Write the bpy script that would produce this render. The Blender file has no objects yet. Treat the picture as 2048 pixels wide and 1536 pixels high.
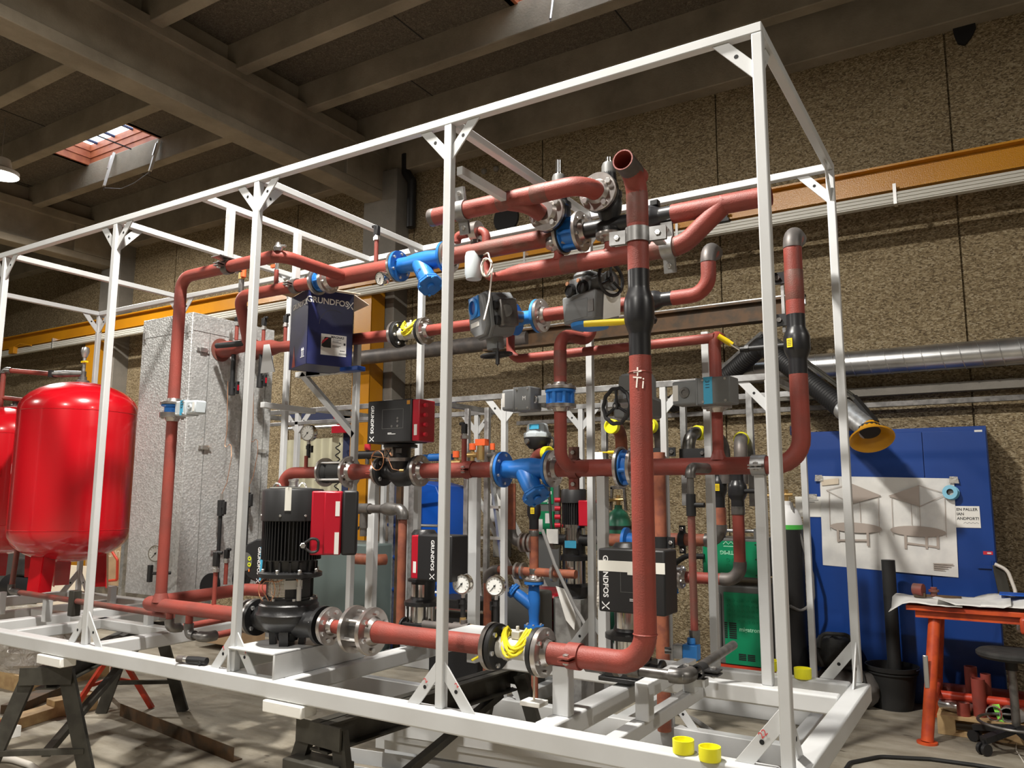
import bpy, math, random
from mathutils import Vector as V, Matrix as MX
random.seed(7)
SC = bpy.context.scene
COL = SC.collection
PI = math.pi

# ---------------------------------------------------------------- camera
CAM = V((0.6347, -2.7617, 0.9635)); FOC = 1574.3
YAW, PITCH, ROLL = math.radians(-31.7199), math.radians(8.0588), math.radians(0.239)
FW = V((math.sin(YAW)*math.cos(PITCH), math.cos(YAW)*math.cos(PITCH), math.sin(PITCH)))
R0 = V((math.cos(YAW), -math.sin(YAW), 0)); U0 = R0.cross(FW)
RT = R0*math.cos(ROLL) + U0*math.sin(ROLL); UP = U0*math.cos(ROLL) - R0*math.sin(ROLL)
cd = bpy.data.cameras.new('camera'); cam = bpy.data.objects.new('camera', cd); COL.objects.link(cam)
cam.matrix_world = MX(((RT.x, UP.x, -FW.x, CAM.x), (RT.y, UP.y, -FW.y, CAM.y), (RT.z, UP.z, -FW.z, CAM.z), (0, 0, 0, 1)))
cd.sensor_fit = 'HORIZONTAL'; cd.sensor_width = 36; cd.lens = FOC/2048*36; cd.clip_start = .05; cd.clip_end = 100
SC.camera = cam
SC.view_settings.view_transform = 'Standard'; SC.view_settings.look = 'None'
SC.view_settings.gamma = 1; SC.view_settings.use_curve_mapping = False
SC.view_settings.exposure = 0.42

# ---------------------------------------------------------------- sky seen through the roof lights
w = bpy.data.worlds.new('sky'); SC.world = w; w.use_nodes = True
w.node_tree.nodes['Background'].inputs[0].default_value = (.80, .90, 1, 1)
w.node_tree.nodes['Background'].inputs[1].default_value = 6.0

LAMPS = [(-1.75, -1.0, 4.85, 470), (-9.18, 1.59, 4.70, 330), (-1.0, -5.6, 4.85, 280), (-8.2, -5.0, 4.85, 280), (5.0, -1.0, 4.85, 150)]
for i, (x, y, z, p) in enumerate(LAMPS):
    ld = bpy.data.lights.new('lamp_light', 'AREA'); ld.shape = 'DISK'; ld.size = .34; ld.energy = p
    ld.color = (1, .955, .88)
    lo = bpy.data.objects.new('lamp_light', ld); COL.objects.link(lo); lo.location = (x*1.1726-.1095, y*1.1726+.4767, (z-.03)*1.1726-.1663)

# hall plan units -> metres of this scene (the hall was surveyed at a smaller scale than the frame)
HALL = MX.Translation(V((-.1095, .4767, -.1663))) @ MX.Scale(1.1726, 4)
G = None
def at(px, py, x=None, y=None, z=None):
    """world point where the calibrated sight line of a photo pixel meets a known plane"""
    d = RT*((px-1024)/FOC) - UP*((py-768)/FOC) + FW
    k, v = (0, x) if x is not None else (1, y) if y is not None else (2, z)
    return CAM + d*((v-CAM[k])/d[k])
def ax(px, py, y): return at(px, py, y=y).x
def az(px, py, y): return at(px, py, y=y).z

# ---------------------------------------------------------------- materials (all procedural)
MATS = {}
def mat(name, col, rough=.5, metal=0., col2=None, nscale=6., bump=0., bscale=60., mix=(.42, .62), spec=None, coat=0.):
    m = bpy.data.materials.new(name); m.use_nodes = True; nt = m.node_tree; b = nt.nodes['Principled BSDF']
    b.inputs['Base Color'].default_value = (*col, 1); b.inputs['Roughness'].default_value = rough; b.inputs['Metallic'].default_value = metal
    if coat: b.inputs['Coat Weight'].default_value = coat; b.inputs['Coat Roughness'].default_value = .08
    if spec is not None: b.inputs['Specular IOR Level'].default_value = spec
    g = None
    if col2 or bump:
        g = nt.nodes.new('ShaderNodeNewGeometry')
    if col2:
        n = nt.nodes.new('ShaderNodeTexNoise'); n.inputs['Scale'].default_value = nscale; n.inputs['Detail'].default_value = 5
        r = nt.nodes.new('ShaderNodeMapRange'); r.inputs[1].default_value, r.inputs[2].default_value = mix
        x = nt.nodes.new('ShaderNodeMix'); x.data_type = 'RGBA'
        x.inputs[6].default_value = (*col, 1); x.inputs[7].default_value = (*col2, 1)
        nt.links.new(g.outputs['Position'], n.inputs['Vector']); nt.links.new(n.outputs[0], r.inputs[0])
        nt.links.new(r.outputs[0], x.inputs[0]); nt.links.new(x.outputs[2], b.inputs['Base Color'])
    if bump:
        n2 = nt.nodes.new('ShaderNodeTexNoise'); n2.inputs['Scale'].default_value = bscale; n2.inputs['Detail'].default_value = 3
        bp = nt.nodes.new('ShaderNodeBump'); bp.inputs['Strength'].default_value = bump; bp.inputs['Distance'].default_value = .01
        nt.links.new(g.outputs['Position'], n2.inputs['Vector']); nt.links.new(n2.outputs[0], bp.inputs['Height']); nt.links.new(bp.outputs[0], b.inputs['Normal'])
    MATS[name] = m; return m
M = MATS
mat('white_paint', (.57, .58, .585), .38, col2=(.53, .535, .535), nscale=3)
mat('bare_steel', (.42, .42, .42), .42, .7, col2=(.25, .245, .24), nscale=9)
mat('primer', (.27, .048, .034), .55, col2=(.215, .046, .034), nscale=7, bump=.15, bscale=160)
mat('primer_worn', (.15, .06, .045), .55, col2=(.22, .048, .036), nscale=8, bump=.15, bscale=160)
mat('primer_rust', (.33, .105, .055), .6, col2=(.22, .07, .045), nscale=14)
mat('raw_pipe', (.10, .092, .088), .5, .35, col2=(.15, .13, .12), nscale=11)
mat('pipe_inside', (.006, .006, .007), .8)
mat('fitting', (.22, .21, .20), .38, .75, col2=(.13, .125, .12), nscale=16)
mat('flange_steel', (.52, .49, .47), .3, .9, col2=(.40, .36, .34), nscale=12)
mat('bolt_steel', (.66, .65, .64), .28, .9)
mat('gasket', (.02, .02, .022), .6)
mat('galvanised', (.55, .56, .57), .42, .8, col2=(.40, .41, .42), nscale=25)
mat('valve_blue', (.018, .14, .47), .36, col2=(.022, .165, .52), nscale=5)
mat('valve_blue_light', (.03, .22, .62), .4)
mat('cast_black', (.013, .013, .014), .36, bump=.12, bscale=220)
mat('plastic_black', (.012, .012, .013), .5)
mat('ball_black', (.016, .016, .018), .34)
mat('actuator_grey', (.185, .195, .20), .48, col2=(.165, .172, .178), nscale=4)
mat('actuator_light', (.50, .55, .58), .42)
mat('pump_red', (.40, .008, .022), .34)
mat('tank_red', (.50, .003, .010), .24, coat=.5)
mat('red_plastic', (.62, .03, .05), .4)
mat('white_card', (.72, .71, .68), .6)
mat('paper', (.78, .77, .74), .7, col2=(.66, .655, .64), nscale=5)
mat('print_grey', (.40, .34, .30), .7)
mat('print_black', (.02, .02, .022), .6)
mat('lettering_white', (.82, .82, .82), .5)
mat('lettering_green', (.35, .70, .48), .5)
mat('lettering_yellow', (.8, .5, .02), .5)
mat('lettering_red', (.65, .05, .05), .5)
mat('chalk', (.75, .68, .62), .7)
mat('box_blue', (.010, .014, .075), .42, col2=(.013, .017, .085), nscale=4)
mat('box_orange', (.30, .05, .03), .5)
mat('cardboard', (.42, .29, .17), .8, col2=(.36, .24, .14), nscale=8)
mat('cardboard_pale', (.66, .57, .45), .8)
mat('yellow_cable', (.78, .66, .02), .5)
mat('cap_yellow', (.83, .78, .02), .42)
mat('handle_yellow', (.80, .58, .01), .42)
mat('crane_yellow', (.50, .215, .008), .3, col2=(.46, .19, .008), nscale=2, bump=.2, bscale=120)
mat('pallet_yellow', (.75, .5, .01), .4)
mat('busbar_white', (.55, .53, .47), .5)
mat('brass', (.66, .45, .19), .3, .85)
mat('copper', (.72, .36, .2), .35, .8)
mat('cable_white', (.66, .62, .56), .5)
mat('cable_grey', (.17, .165, .16), .5)
mat('tape_blue', (.05, .36, .58), .6)
mat('masking_tape', (.72, .71, .65), .7)
mat('rubber', (.014, .014, .014), .65)
mat('trestle_steel', (.055, .052, .042), .5, .25, col2=(.035, .032, .026), nscale=9)
mat('rust_brown', (.12, .065, .03), .6, .2, col2=(.065, .045, .028), nscale=8)
mat('orange_paint', (.60, .085, .018), .45, col2=(.42, .05, .02), nscale=9)
mat('trestle_red', (.55, .05, .02), .4)
mat('cabinet_blue', (.006, .045, .235), .38, col2=(.006, .05, .26), nscale=1.5)
mat('panel_blue', (.004, .09, .50), .4)
mat('machine_green', (.0, .235, .10), .42, col2=(.0, .21, .09), nscale=3)
mat('machine_grey', (.11, .11, .105), .5)
mat('locker_green', (.13, .17, .165), .5)
mat('sign_green', (.0, .22, .08), .5)
mat('bottle_green', (.03, .16, .095), .35)
mat('bottle_lime', (.08, .5, .08), .4)
mat('aluminium', (.68, .69, .68), .38, .75)
mat('ladder_orange', (.75, .12, .03), .5)
mat('wood', (.55, .38, .19), .7, col2=(.42, .27, .13), nscale=10)
mat('wood_red', (.42, .13, .055), .55, col2=(.33, .09, .04), nscale=6)
mat('canvas_black', (.022, .022, .021), .8, col2=(.035, .034, .032), nscale=12, bump=.3, bscale=60)
mat('canvas_grey', (.10, .092, .085), .8)
mat('hood_yellow', (.62, .29, .012), .38)
mat('spool_blue', (.18, .46, .62), .4)
mat('cloth_cream', (.52, .50, .36), .8, col2=(.42, .40, .29), nscale=3)
mat('curtain_navy', (.012, .02, .07), .7)
mat('dial_white', (.80, .80, .77), .4)
mat('stainless', (.66, .64, .60), .16, 1.0)
mat('foam_white', (.80, .79, .75), .7)
mat('lime', (.25, .75, .08), .5)

def lamp_mat(name, col, s):
    m = bpy.data.materials.new(name); m.use_nodes = True; nt = m.node_tree
    e = nt.nodes.new('ShaderNodeEmission'); e.inputs[0].default_value = (*col, 1); e.inputs[1].default_value = s
    nt.links.new(e.outputs[0], nt.nodes['Material Output'].inputs[0]); MATS[name] = m
lamp_mat('lamp_glow', (1, .96, .9), 25)
lamp_mat('button_yellow', (.85, .85, .05), .6)
lamp_mat('led_orange', (1, .25, .05), 1)

def tex_mat(name, build):
    m = bpy.data.materials.new(name); m.use_nodes = True; nt = m.node_tree
    build(nt, nt.nodes['Principled BSDF']); MATS[name] = m
def N(nt, t, **k):
    n = nt.nodes.new(t)
    for a, b in k.items():
        if a.startswith('i_'):
            n.inputs[a[2:].replace('_', ' ')].default_value = b
        else: setattr(n, a, b)
    return n
def ramp(nt, src, stops):
    r = nt.nodes.new('ShaderNodeValToRGB'); e = r.color_ramp.elements
    while len(e) < len(stops): e.new(.5)
    for k, (p, c) in zip(e, stops): k.position = p; k.color = (*c, 1)
    nt.links.new(src, r.inputs[0]); return r.outputs[0]
def mapped(nt, scale):
    g = N(nt, 'ShaderNodeNewGeometry'); mp = N(nt, 'ShaderNodeMapping'); mp.inputs['Scale'].default_value = scale
    nt.links.new(g.outputs['Position'], mp.inputs['Vector']); return mp.outputs[0]
def mul(nt, a, b, f=1.):
    x = N(nt, 'ShaderNodeMix', data_type='RGBA', blend_type='MULTIPLY'); x.inputs[0].default_value = f
    nt.links.new(a, x.inputs[6]); nt.links.new(b, x.inputs[7]); return x.outputs[2]
def bumpit(nt, b, src, s, d=.01):
    bp = N(nt, 'ShaderNodeBump'); bp.inputs['Strength'].default_value = s; bp.inputs['Distance'].default_value = d
    nt.links.new(src, bp.inputs['Height']); nt.links.new(bp.outputs[0], b.inputs['Normal'])

def aggregate(nt, b):       # exposed-aggregate concrete facing: small pale and dark flakes
    p = mapped(nt, (1, 1, 1.7)); d = N(nt, 'ShaderNodeTexNoise', i_Scale=9., i_Detail=3.); nt.links.new(p, d.inputs['Vector'])
    ad = N(nt, 'ShaderNodeVectorMath', operation='MULTIPLY_ADD'); ad.inputs[1].default_value = (.06, .06, .06)
    nt.links.new(d.outputs[1], ad.inputs[0]); nt.links.new(p, ad.inputs[2])
    v = N(nt, 'ShaderNodeTexVoronoi', i_Scale=58.); nt.links.new(ad.outputs[0], v.inputs['Vector'])
    sp = N(nt, 'ShaderNodeSeparateColor'); nt.links.new(v.outputs['Color'], sp.inputs[0])
    c = ramp(nt, sp.outputs[0], [(0, (.11, .078, .04)), (.35, (.235, .175, .095)), (.7, (.33, .26, .15)), (1, (.46, .385, .255))])
    n = N(nt, 'ShaderNodeTexNoise', i_Scale=.7, i_Detail=4.); nt.links.new(p, n.inputs['Vector'])
    c2 = ramp(nt, n.outputs[0], [(.3, (.78, .76, .74)), (.7, (1, 1, 1))])
    nt.links.new(mul(nt, c, c2), b.inputs['Base Color']); b.inputs['Roughness'].default_value = .85
    bumpit(nt, b, v.outputs['Distance'], .6, .012)
tex_mat('aggregate_wall', aggregate)
def woodwool(nt, b):        # dark wood-wool roof boards
    p = mapped(nt, (1, 1, 1)); d = N(nt, 'ShaderNodeTexNoise', i_Scale=14., i_Detail=2.); nt.links.new(p, d.inputs['Vector'])
    ad = N(nt, 'ShaderNodeVectorMath', operation='MULTIPLY_ADD'); ad.inputs[1].default_value = (.35, .35, .35)
    nt.links.new(d.outputs[1], ad.inputs[0]); nt.links.new(p, ad.inputs[2])
    n = N(nt, 'ShaderNodeTexNoise', i_Scale=26., i_Detail=4., i_Roughness=.75); nt.links.new(ad.outputs[0], n.inputs['Vector'])
    c = ramp(nt, n.outputs[0], [(.3, (.055, .044, .032)), (.5, (.15, .122, .09)), (.72, (.32, .275, .21))])
    nt.links.new(c, b.inputs['Base Color']); b.inputs['Roughness'].default_value = .95; bumpit(nt, b, n.outputs[0], .8, .02)
tex_mat('wood_wool', woodwool)
def concrete(nt, b, c0=(.20, .17, .125), c1=(.36, .31, .235), s=1.6):
    p = mapped(nt, (1, 1, 1)); n = N(nt, 'ShaderNodeTexNoise', i_Scale=s, i_Detail=9., i_Roughness=.62); nt.links.new(p, n.inputs['Vector'])
    c = ramp(nt, n.outputs[0], [(.3, c0), (.68, c1)])
    nt.links.new(c, b.inputs['Base Color']); b.inputs['Roughness'].default_value = .8
    n2 = N(nt, 'ShaderNodeTexNoise', i_Scale=45., i_Detail=4.); nt.links.new(p, n2.inputs['Vector']); bumpit(nt, b, n2.outputs[0], .25)
tex_mat('beam_concrete', lambda nt, b: concrete(nt, b))
tex_mat('column_concrete', lambda nt, b: concrete(nt, b, (.15, .14, .12), (.24, .22, .19)))
def floorc(nt, b):
    p = mapped(nt, (1, 1, 1)); n = N(nt, 'ShaderNodeTexNoise', i_Scale=1.1, i_Detail=10., i_Roughness=.65, i_Distortion=.6); nt.links.new(p, n.inputs['Vector'])
    c = ramp(nt, n.outputs[0], [(.28, (.17, .148, .115)), (.5, (.30, .27, .215)), (.72, (.42, .385, .315))])
    st = mapped(nt, (1.2, 4.5, 1)); n3 = N(nt, 'ShaderNodeTexNoise', i_Scale=2.2, i_Detail=6., i_Roughness=.6); nt.links.new(st, n3.inputs['Vector'])
    c2 = ramp(nt, n3.outputs[0], [(.35, (.72, .69, .64)), (.62, (1, 1, 1))])
    v = N(nt, 'ShaderNodeTexNoise', i_Scale=5.5, i_Detail=2.); nt.links.new(st, v.inputs['Vector'])
    c3 = ramp(nt, v.outputs[0], [(.235, (.25, .2, .15)), (.275, (1, 1, 1))])
    nt.links.new(mul(nt, mul(nt, c, c2), c3), b.inputs['Base Color']); b.inputs['Roughness'].default_value = .72
    n2 = N(nt, 'ShaderNodeTexNoise', i_Scale=30., i_Detail=5.); nt.links.new(p, n2.inputs['Vector']); bumpit(nt, b, n2.outputs[0], .2)
tex_mat('floor_concrete', floorc)
def spangle(nt, b):         # embossed galvanised cladding sheet
    p = mapped(nt, (1, 1, 1)); v = N(nt, 'ShaderNodeTexVoronoi', i_Scale=70.); nt.links.new(p, v.inputs['Vector'])
    sp = N(nt, 'ShaderNodeSeparateColor'); nt.links.new(v.outputs['Color'], sp.inputs[0])
    c = ramp(nt, sp.outputs[0], [(0, (.42, .42, .415)), (1, (.60, .605, .60))])
    nt.links.new(c, b.inputs['Base Color']); b.inputs['Metallic'].default_value = .45; b.inputs['Roughness'].default_value = .38
    bumpit(nt, b, v.outputs['Distance'], .35, .006)
tex_mat('cladding_sheet', spangle)
def spiral(nt, b):
    b.inputs['Base Color'].default_value = (.55, .55, .55, 1); b.inputs['Metallic'].default_value = .9; b.inputs['Roughness'].default_value = .3
    p = mapped(nt, (1, 1, 1)); n = N(nt, 'ShaderNodeTexNoise', i_Scale=4., i_Detail=3.); nt.links.new(p, n.inputs['Vector'])
    nt.links.new(ramp(nt, n.outputs[0], [(.3, (.38, .38, .38)), (.7, (.62, .62, .62))]), b.inputs['Base Color'])
tex_mat('duct_steel', spiral)
def film(nt, b):
    b.inputs['Base Color'].default_value = (.55, .52, .47, 1); b.inputs['Roughness'].default_value = .2; b.inputs['Alpha'].default_value = .75
    p = mapped(nt, (1, 1, 1)); n = N(nt, 'ShaderNodeTexNoise', i_Scale=9., i_Detail=4., i_Distortion=1.5); nt.links.new(p, n.inputs['Vector']); bumpit(nt, b, n.outputs[0], 1., .04)
tex_mat('plastic_film', film)
def glass(nt, b):
    b.inputs['Base Color'].default_value = (.9, .96, 1, 1); b.inputs['Roughness'].default_value = .15; b.inputs['Alpha'].default_value = .25
tex_mat('skylight_plastic', glass)

# ---------------------------------------------------------------- mesh building
def basis(d):
    d = V(d).normalized(); a = V((0, 0, 1)) if abs(d.z) < .9 else V((1, 0, 0))
    u = d.cross(a).normalized(); return u, d.cross(u).normalized()
def fillet(pts, rad, seg=7):
    pts = [V(p) for p in pts]; out = [pts[0]]
    for i in range(1, len(pts)-1):
        a, b, c = pts[i-1], pts[i], pts[i+1]; u = (a-b); v = (c-b); lu, lv = u.length, v.length
        if lu < 1e-6 or lv < 1e-6: continue
        u /= lu; v /= lv; ang = u.angle(v)
        if ang > PI-.03: out.append(b); continue
        t = min(rad/math.tan(ang/2), lu*.49 if i > 1 else lu*.98, lv*.49 if i < len(pts)-2 else lv*.98); r = t*math.tan(ang/2)
        cen = b + (u+v).normalized()*(r/math.sin(ang/2)); s = b+u*t-cen; e = b+v*t-cen; om = s.angle(e)
        for k in range(seg+1):
            f = k/seg; out.append(cen + (s*math.sin((1-f)*om)+e*math.sin(f*om))/math.sin(om))
    out.append(pts[-1]); return out
class MB:
    def __init__(s, T=None): s.v = []; s.f = []; s.T = T
    def add(s, vs, fs):
        o = len(s.v); s.v += [V(q) for q in vs]; s.f += [tuple(i+o for i in f) for f in fs]; return s
    def box(s, a, b, R=None, c=None):
        x0, y0, z0 = [min(p, q) for p, q in zip(a, b)]; x1, y1, z1 = [max(p, q) for p, q in zip(a, b)]
        vs = [V((x, y, z)) for x in (x0, x1) for y in (y0, y1) for z in (z0, z1)]
        if R is not None:
            c = V(c) if c is not None else V(((x0+x1)/2, (y0+y1)/2, (z0+z1)/2)); vs = [c+R@(q-c) for q in vs]
        return s.add(vs, [(0, 1, 3, 2), (4, 6, 7, 5), (0, 4, 5, 1), (2, 3, 7, 6), (0, 2, 6, 4), (1, 5, 7, 3)])
    def beam(s, a, b, wx, wz, up=(0, 0, 1)):         # rectangular bar from a to b
        a, b = V(a), V(b); d = (b-a).normalized(); u = V(up); u = (u-d*u.dot(d)).normalized(); r = d.cross(u)
        vs = [p+r*(i*wx/2)+u*(j*wz/2) for p in (a, b) for i in (-1, 1) for j in (-1, 1)]
        return s.add(vs, [(0, 1, 3, 2), (4, 6, 7, 5), (0, 4, 5, 1), (2, 3, 7, 6), (0, 2, 6, 4), (1, 5, 7, 3)])
    def cyl(s, a, b, r, r2=None, n=20): return s.lathe(a, V(b)-V(a), [(0, 0), (r, 0), (r if r2 is None else r2, (V(b)-V(a)).length), (0, (V(b)-V(a)).length)], n)
    def lathe(s, o, d, prof, n=24, ph=0.):           # prof: (radius, height along d)
        o = V(o); d = V(d).normalized(); u, w_ = basis(d); vs = []; fs = []; rings = []
        for r, h in prof:
            if r < 1e-6: rings.append([len(vs)]); vs.append(o+d*h)
            else:
                rings.append(list(range(len(vs), len(vs)+n)))
                vs += [o+d*h+(u*math.cos(2*PI*k/n+ph)+w_*math.sin(2*PI*k/n+ph))*r for k in range(n)]
        for A, B in zip(rings, rings[1:]):
            for k in range(n):
                k2 = (k+1) % n
                if len(A) == 1 and len(B) == 1: continue
                if len(A) == 1: fs.append((A[0], B[k2], B[k]))
                elif len(B) == 1: fs.append((A[k], A[k2], B[0]))
                else: fs.append((A[k], A[k2], B[k2], B[k]))
        return s.add(vs, fs)
    def tube(s, pts, r, n=14, rad=None, caps=True, hole=None, closed=False):
        """swept round bar; rad fillets the corners; hole leaves the last end open with a bore"""
        pts = [V(p) for p in pts]
        if rad: pts = fillet(pts, rad)
        P = [pts[0]]
        for p in pts[1:]:
            if (p-P[-1]).length > 1e-5: P.append(p)
        pts = P; m = len(pts); rr = r if isinstance(r, (list, tuple)) else [r]*m
        ds = [((pts[min(i+1, m-1)]-pts[i]).normalized()+(pts[i]-pts[max(i-1, 0)]).normalized()).normalized() if 0 < i < m-1 else (pts[1]-pts[0]).normalized() if i == 0 else (pts[-1]-pts[-2]).normalized() for i in range(m)]
        u = basis(ds[0])[0]; vs = []; fs = []
        for i in range(m):
            u = (u-ds[i]*u.dot(ds[i])).normalized(); q = ds[i].cross(u)
            vs += [pts[i]+(u*math.cos(2*PI*k/n)+q*math.sin(2*PI*k/n))*rr[i] for k in range(n)]
        for i in range(m-1):
            for k in range(n): fs.append((i*n+k, i*n+(k+1) % n, (i+1)*n+(k+1) % n, (i+1)*n+k))
        if caps:
            fs.append(tuple(range(n-1, -1, -1)))
            if hole is None: fs.append(tuple((m-1)*n+k for k in range(n)))
        if hole is not None:
            e = pts[-1]; ri, dep = hole; o = len(vs)
            vs += [e+(V(p)-e)*(ri/rr[-1]) for p in vs[(m-1)*n:m*n]]; vs += [V(p)-ds[-1]*dep for p in vs[o:o+n]]
            for k in range(n):
                k2 = (k+1) % n; fs.append(((m-1)*n+k, (m-1)*n+k2, o+k2, o+k)); fs.append((o+k, o+k2, o+n+k2, o+n+k))
            fs.append(tuple(o+n+k for k in range(n)))
        return s.add(vs, fs)
    def prism(s, poly, ext):
        poly = [V(p) for p in poly]; e = V(ext); n = len(poly)
        return s.add(poly+[p+e for p in poly], [tuple(range(n))[::-1], tuple(range(n, 2*n))]+[(k, (k+1) % n, n+(k+1) % n, n+k) for k in range(n)])
    def ball(s, c, r, n=16, sz=1.): return s.lathe(V(c)-V((0, 0, r*sz)), (0, 0, 1), [(r*math.sin(PI*k/8), r*sz*(1-math.cos(PI*k/8))) for k in range(9)], n)
    def build(s, name, m, parent=None, bevel=0., smooth=True):
        vs = [s.T@q for q in s.v] if s.T is not None else s.v
        if G is not None: vs = [G@q for q in vs]
        if parent is not None:
            off = root_of(parent).location.copy()
        else:
            zz = min(q.z for q in vs); off = V(((min(q.x for q in vs)+max(q.x for q in vs))/2, (min(q.y for q in vs)+max(q.y for q in vs))/2, zz))
        me = bpy.data.meshes.new(name); me.from_pydata([q-off for q in vs], [], s.f); me.validate()
        import bmesh
        bm = bmesh.new(); bm.from_mesh(me); bmesh.ops.recalc_face_normals(bm, faces=bm.faces); bm.to_mesh(me); bm.free()
        me.materials.append(M[m] if isinstance(m, str) else m)
        if smooth:
            me.polygons.foreach_set('use_smooth', [True]*len(me.polygons)); me.set_sharp_from_angle(angle=math.radians(38))
        o = bpy.data.objects.new(name, me); COL.objects.link(o)
        if parent is not None: o.parent = parent
        else: o.location = off
        if bevel:
            b = o.modifiers.new('bevel', 'BEVEL'); b.width = bevel; b.segments = 2; b.limit_method = 'ANGLE'; b.angle_limit = math.radians(40)
        return o
def root_of(o):
    while o.parent is not None: o = o.parent
    return o
def tag(o, label, cat, group=None, kind=None):
    if label: o['label'] = label
    if cat: o['category'] = cat
    if group: o['group'] = group
    if kind: o['kind'] = kind
    return o
def thing(name, label, cat, loc, group=None):
    o = bpy.data.objects.new(name, None); o.empty_display_size = .05; COL.objects.link(o); o.location = V(loc) if G is None else G@V(loc); return tag(o, label, cat, group)
def struct(name, mb, m, bevel=0.):
    return tag(mb.build(name, m, bevel=bevel), None, None, kind='structure')
def Tm(loc, rz=0., s=1.): return MX.Translation(V(loc)) @ MX.Rotation(rz, 4, 'Z') @ MX.Scale(s, 4)
def axisT(o, d, up=(0, 0, 1)):      # local +X along d, +Z near up
    d = V(d).normalized(); u = V(up); u = (u-d*u.dot(d)).normalized(); y = u.cross(d)
    return MX(((d.x, y.x, u.x, o[0]), (d.y, y.y, u.y, o[1]), (d.z, y.z, u.z, o[2]), (0, 0, 0, 1)))
BOLT = {}
def bolt(parent, p, d, r=.009, h=.008, m='bolt_steel'):
    d = V(d).normalized(); k = (round(r, 4), round(h, 4), tuple(round(c, 2) for c in d), m)
    if k not in BOLT:
        q = MB().lathe((0, 0, 0), d, [(0, 0), (r, 0), (r, h*.85), (r*.86, h), (0, h)], 6)
        me = bpy.data.meshes.new('bolt'); me.from_pydata(q.v, [], q.f); me.materials.append(M[m]); BOLT[k] = me
    o = bpy.data.objects.new('bolt', BOLT[k]); COL.objects.link(o); o.parent = parent; o.location = (V(p) if G is None else G@V(p))-root_of(parent).location
    if G is not None: o.scale = (1.1726,)*3
    return o
def flange(parent, c, d, R=.095, t=.02, nb=6, hub=.05, m='flange_steel', bolts=1, ph=.4, br=.0095, name='flange'):
    """pipe flange whose outer face centre is c, facing along d (towards the bolt heads)"""
    c = V(c); d = V(d).normalized(); u, w_ = basis(d)
    f = MB().lathe(c-d*t, d, [(0, 0), (R, 0), (R, t*.9), (R*.98, t), (hub*1.25, t), (hub, t+.022), (0, t+.022)], 32).build(name, m, parent)
    if bolts:
        for k in range(nb):
            a = 2*PI*k/nb+ph; q = c+(u*math.cos(a)+w_*math.sin(a))*(R*.76); bolt(f, q, d, br, br*1.0)
    return f
def text(parent, s, size, T, m='lettering_white', name='lettering', fat=0., align='CENTER'):
    cu = bpy.data.curves.new('t', 'FONT'); cu.body = s; cu.size = size; cu.align_x = align; cu.align_y = 'CENTER'; cu.offset = fat*size; cu.extrude = .0004; cu.resolution_u = 3
    o = bpy.data.objects.new('t', cu); COL.objects.link(o); dg = bpy.context.evaluated_depsgraph_get(); dg.update()
    me = bpy.data.meshes.new_from_object(o.evaluated_get(dg)); bpy.data.objects.remove(o); bpy.data.curves.remove(cu)
    me.transform(T if G is None else G@T); off = root_of(parent).location; me.transform(MX.Translation(-off)); me.name = name; me.materials.clear(); me.materials.append(M[m])
    ob = bpy.data.objects.new(name, me); COL.objects.link(ob); ob.parent = parent; return ob
def planeT(o, right, up):           # text plane: local x -> right, y -> up
    r = V(right).normalized(); u = V(up).normalized(); n = r.cross(u).normalized()
    return MX(((r.x, u.x, n.x, o[0]), (r.y, u.y, n.y, o[1]), (r.z, u.z, n.z, o[2]), (0, 0, 0, 1)))
def emblem(parent, s, T, m='lettering_white'):      # crossed-stroke logo mark, as printed after the word
    b = MB(T)
    for q in ([(-.5, .5), (-.3, .5), (.05, .08), (.0, -.02), (-.1, .08)], [(.5, .5), (.32, .5), (-.02, -.05), (-.5, -.5), (-.3, -.5), (.08, -.05)], [(.5, -.5), (.3, -.5), (.1, -.2), (.18, -.08)]):
        b.prism([(x*s, y*s, 0) for x, y in q], (0, 0, .0006))
    return b.build('emblem', m, parent, smooth=False)
def dup(root, loc, label, group=None):
    r = root.copy(); COL.objects.link(r); r.location = V(loc); r['label'] = label
    if group: r['group'] = group
    for ch in list(root.children):
        c = ch.copy(); COL.objects.link(c); c.parent = r
        for g in list(ch.children):
            d = g.copy(); COL.objects.link(d); d.parent = c
    return r
G = HALL
# ================================================================ room
FL = -.54
struct('floor', MB().box((-20, -10, FL-.1), (6.5, 4.7, FL)), 'floor_concrete')
JX = [-20, -17.8, -15.4, -13.04, -10.94, -9.8, -7.2, -5.19, -3.41, -1.477, .484, 2.4, 4.4, 6.5]
wb = MB()
for a, b in zip(JX, JX[1:]): wb.box((a+.008, 4.4, FL), (b-.008, 4.58, 5.4))
wb.box((-20, 4.43, FL), (6.5, 4.7, 5.4)); struct('wall_back', wb, 'aggregate_wall')
struct('wall_left', MB().box((-20.2, -10, FL), (-20, 4.7, 6)), 'column_concrete')
struct('wall_right', MB().box((6.5, -10, FL), (6.7, 4.7, 6)), 'column_concrete')
struct('wall_front', MB().box((-20.2, -10.2, FL), (6.7, -10, 6)), 'column_concrete')
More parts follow.
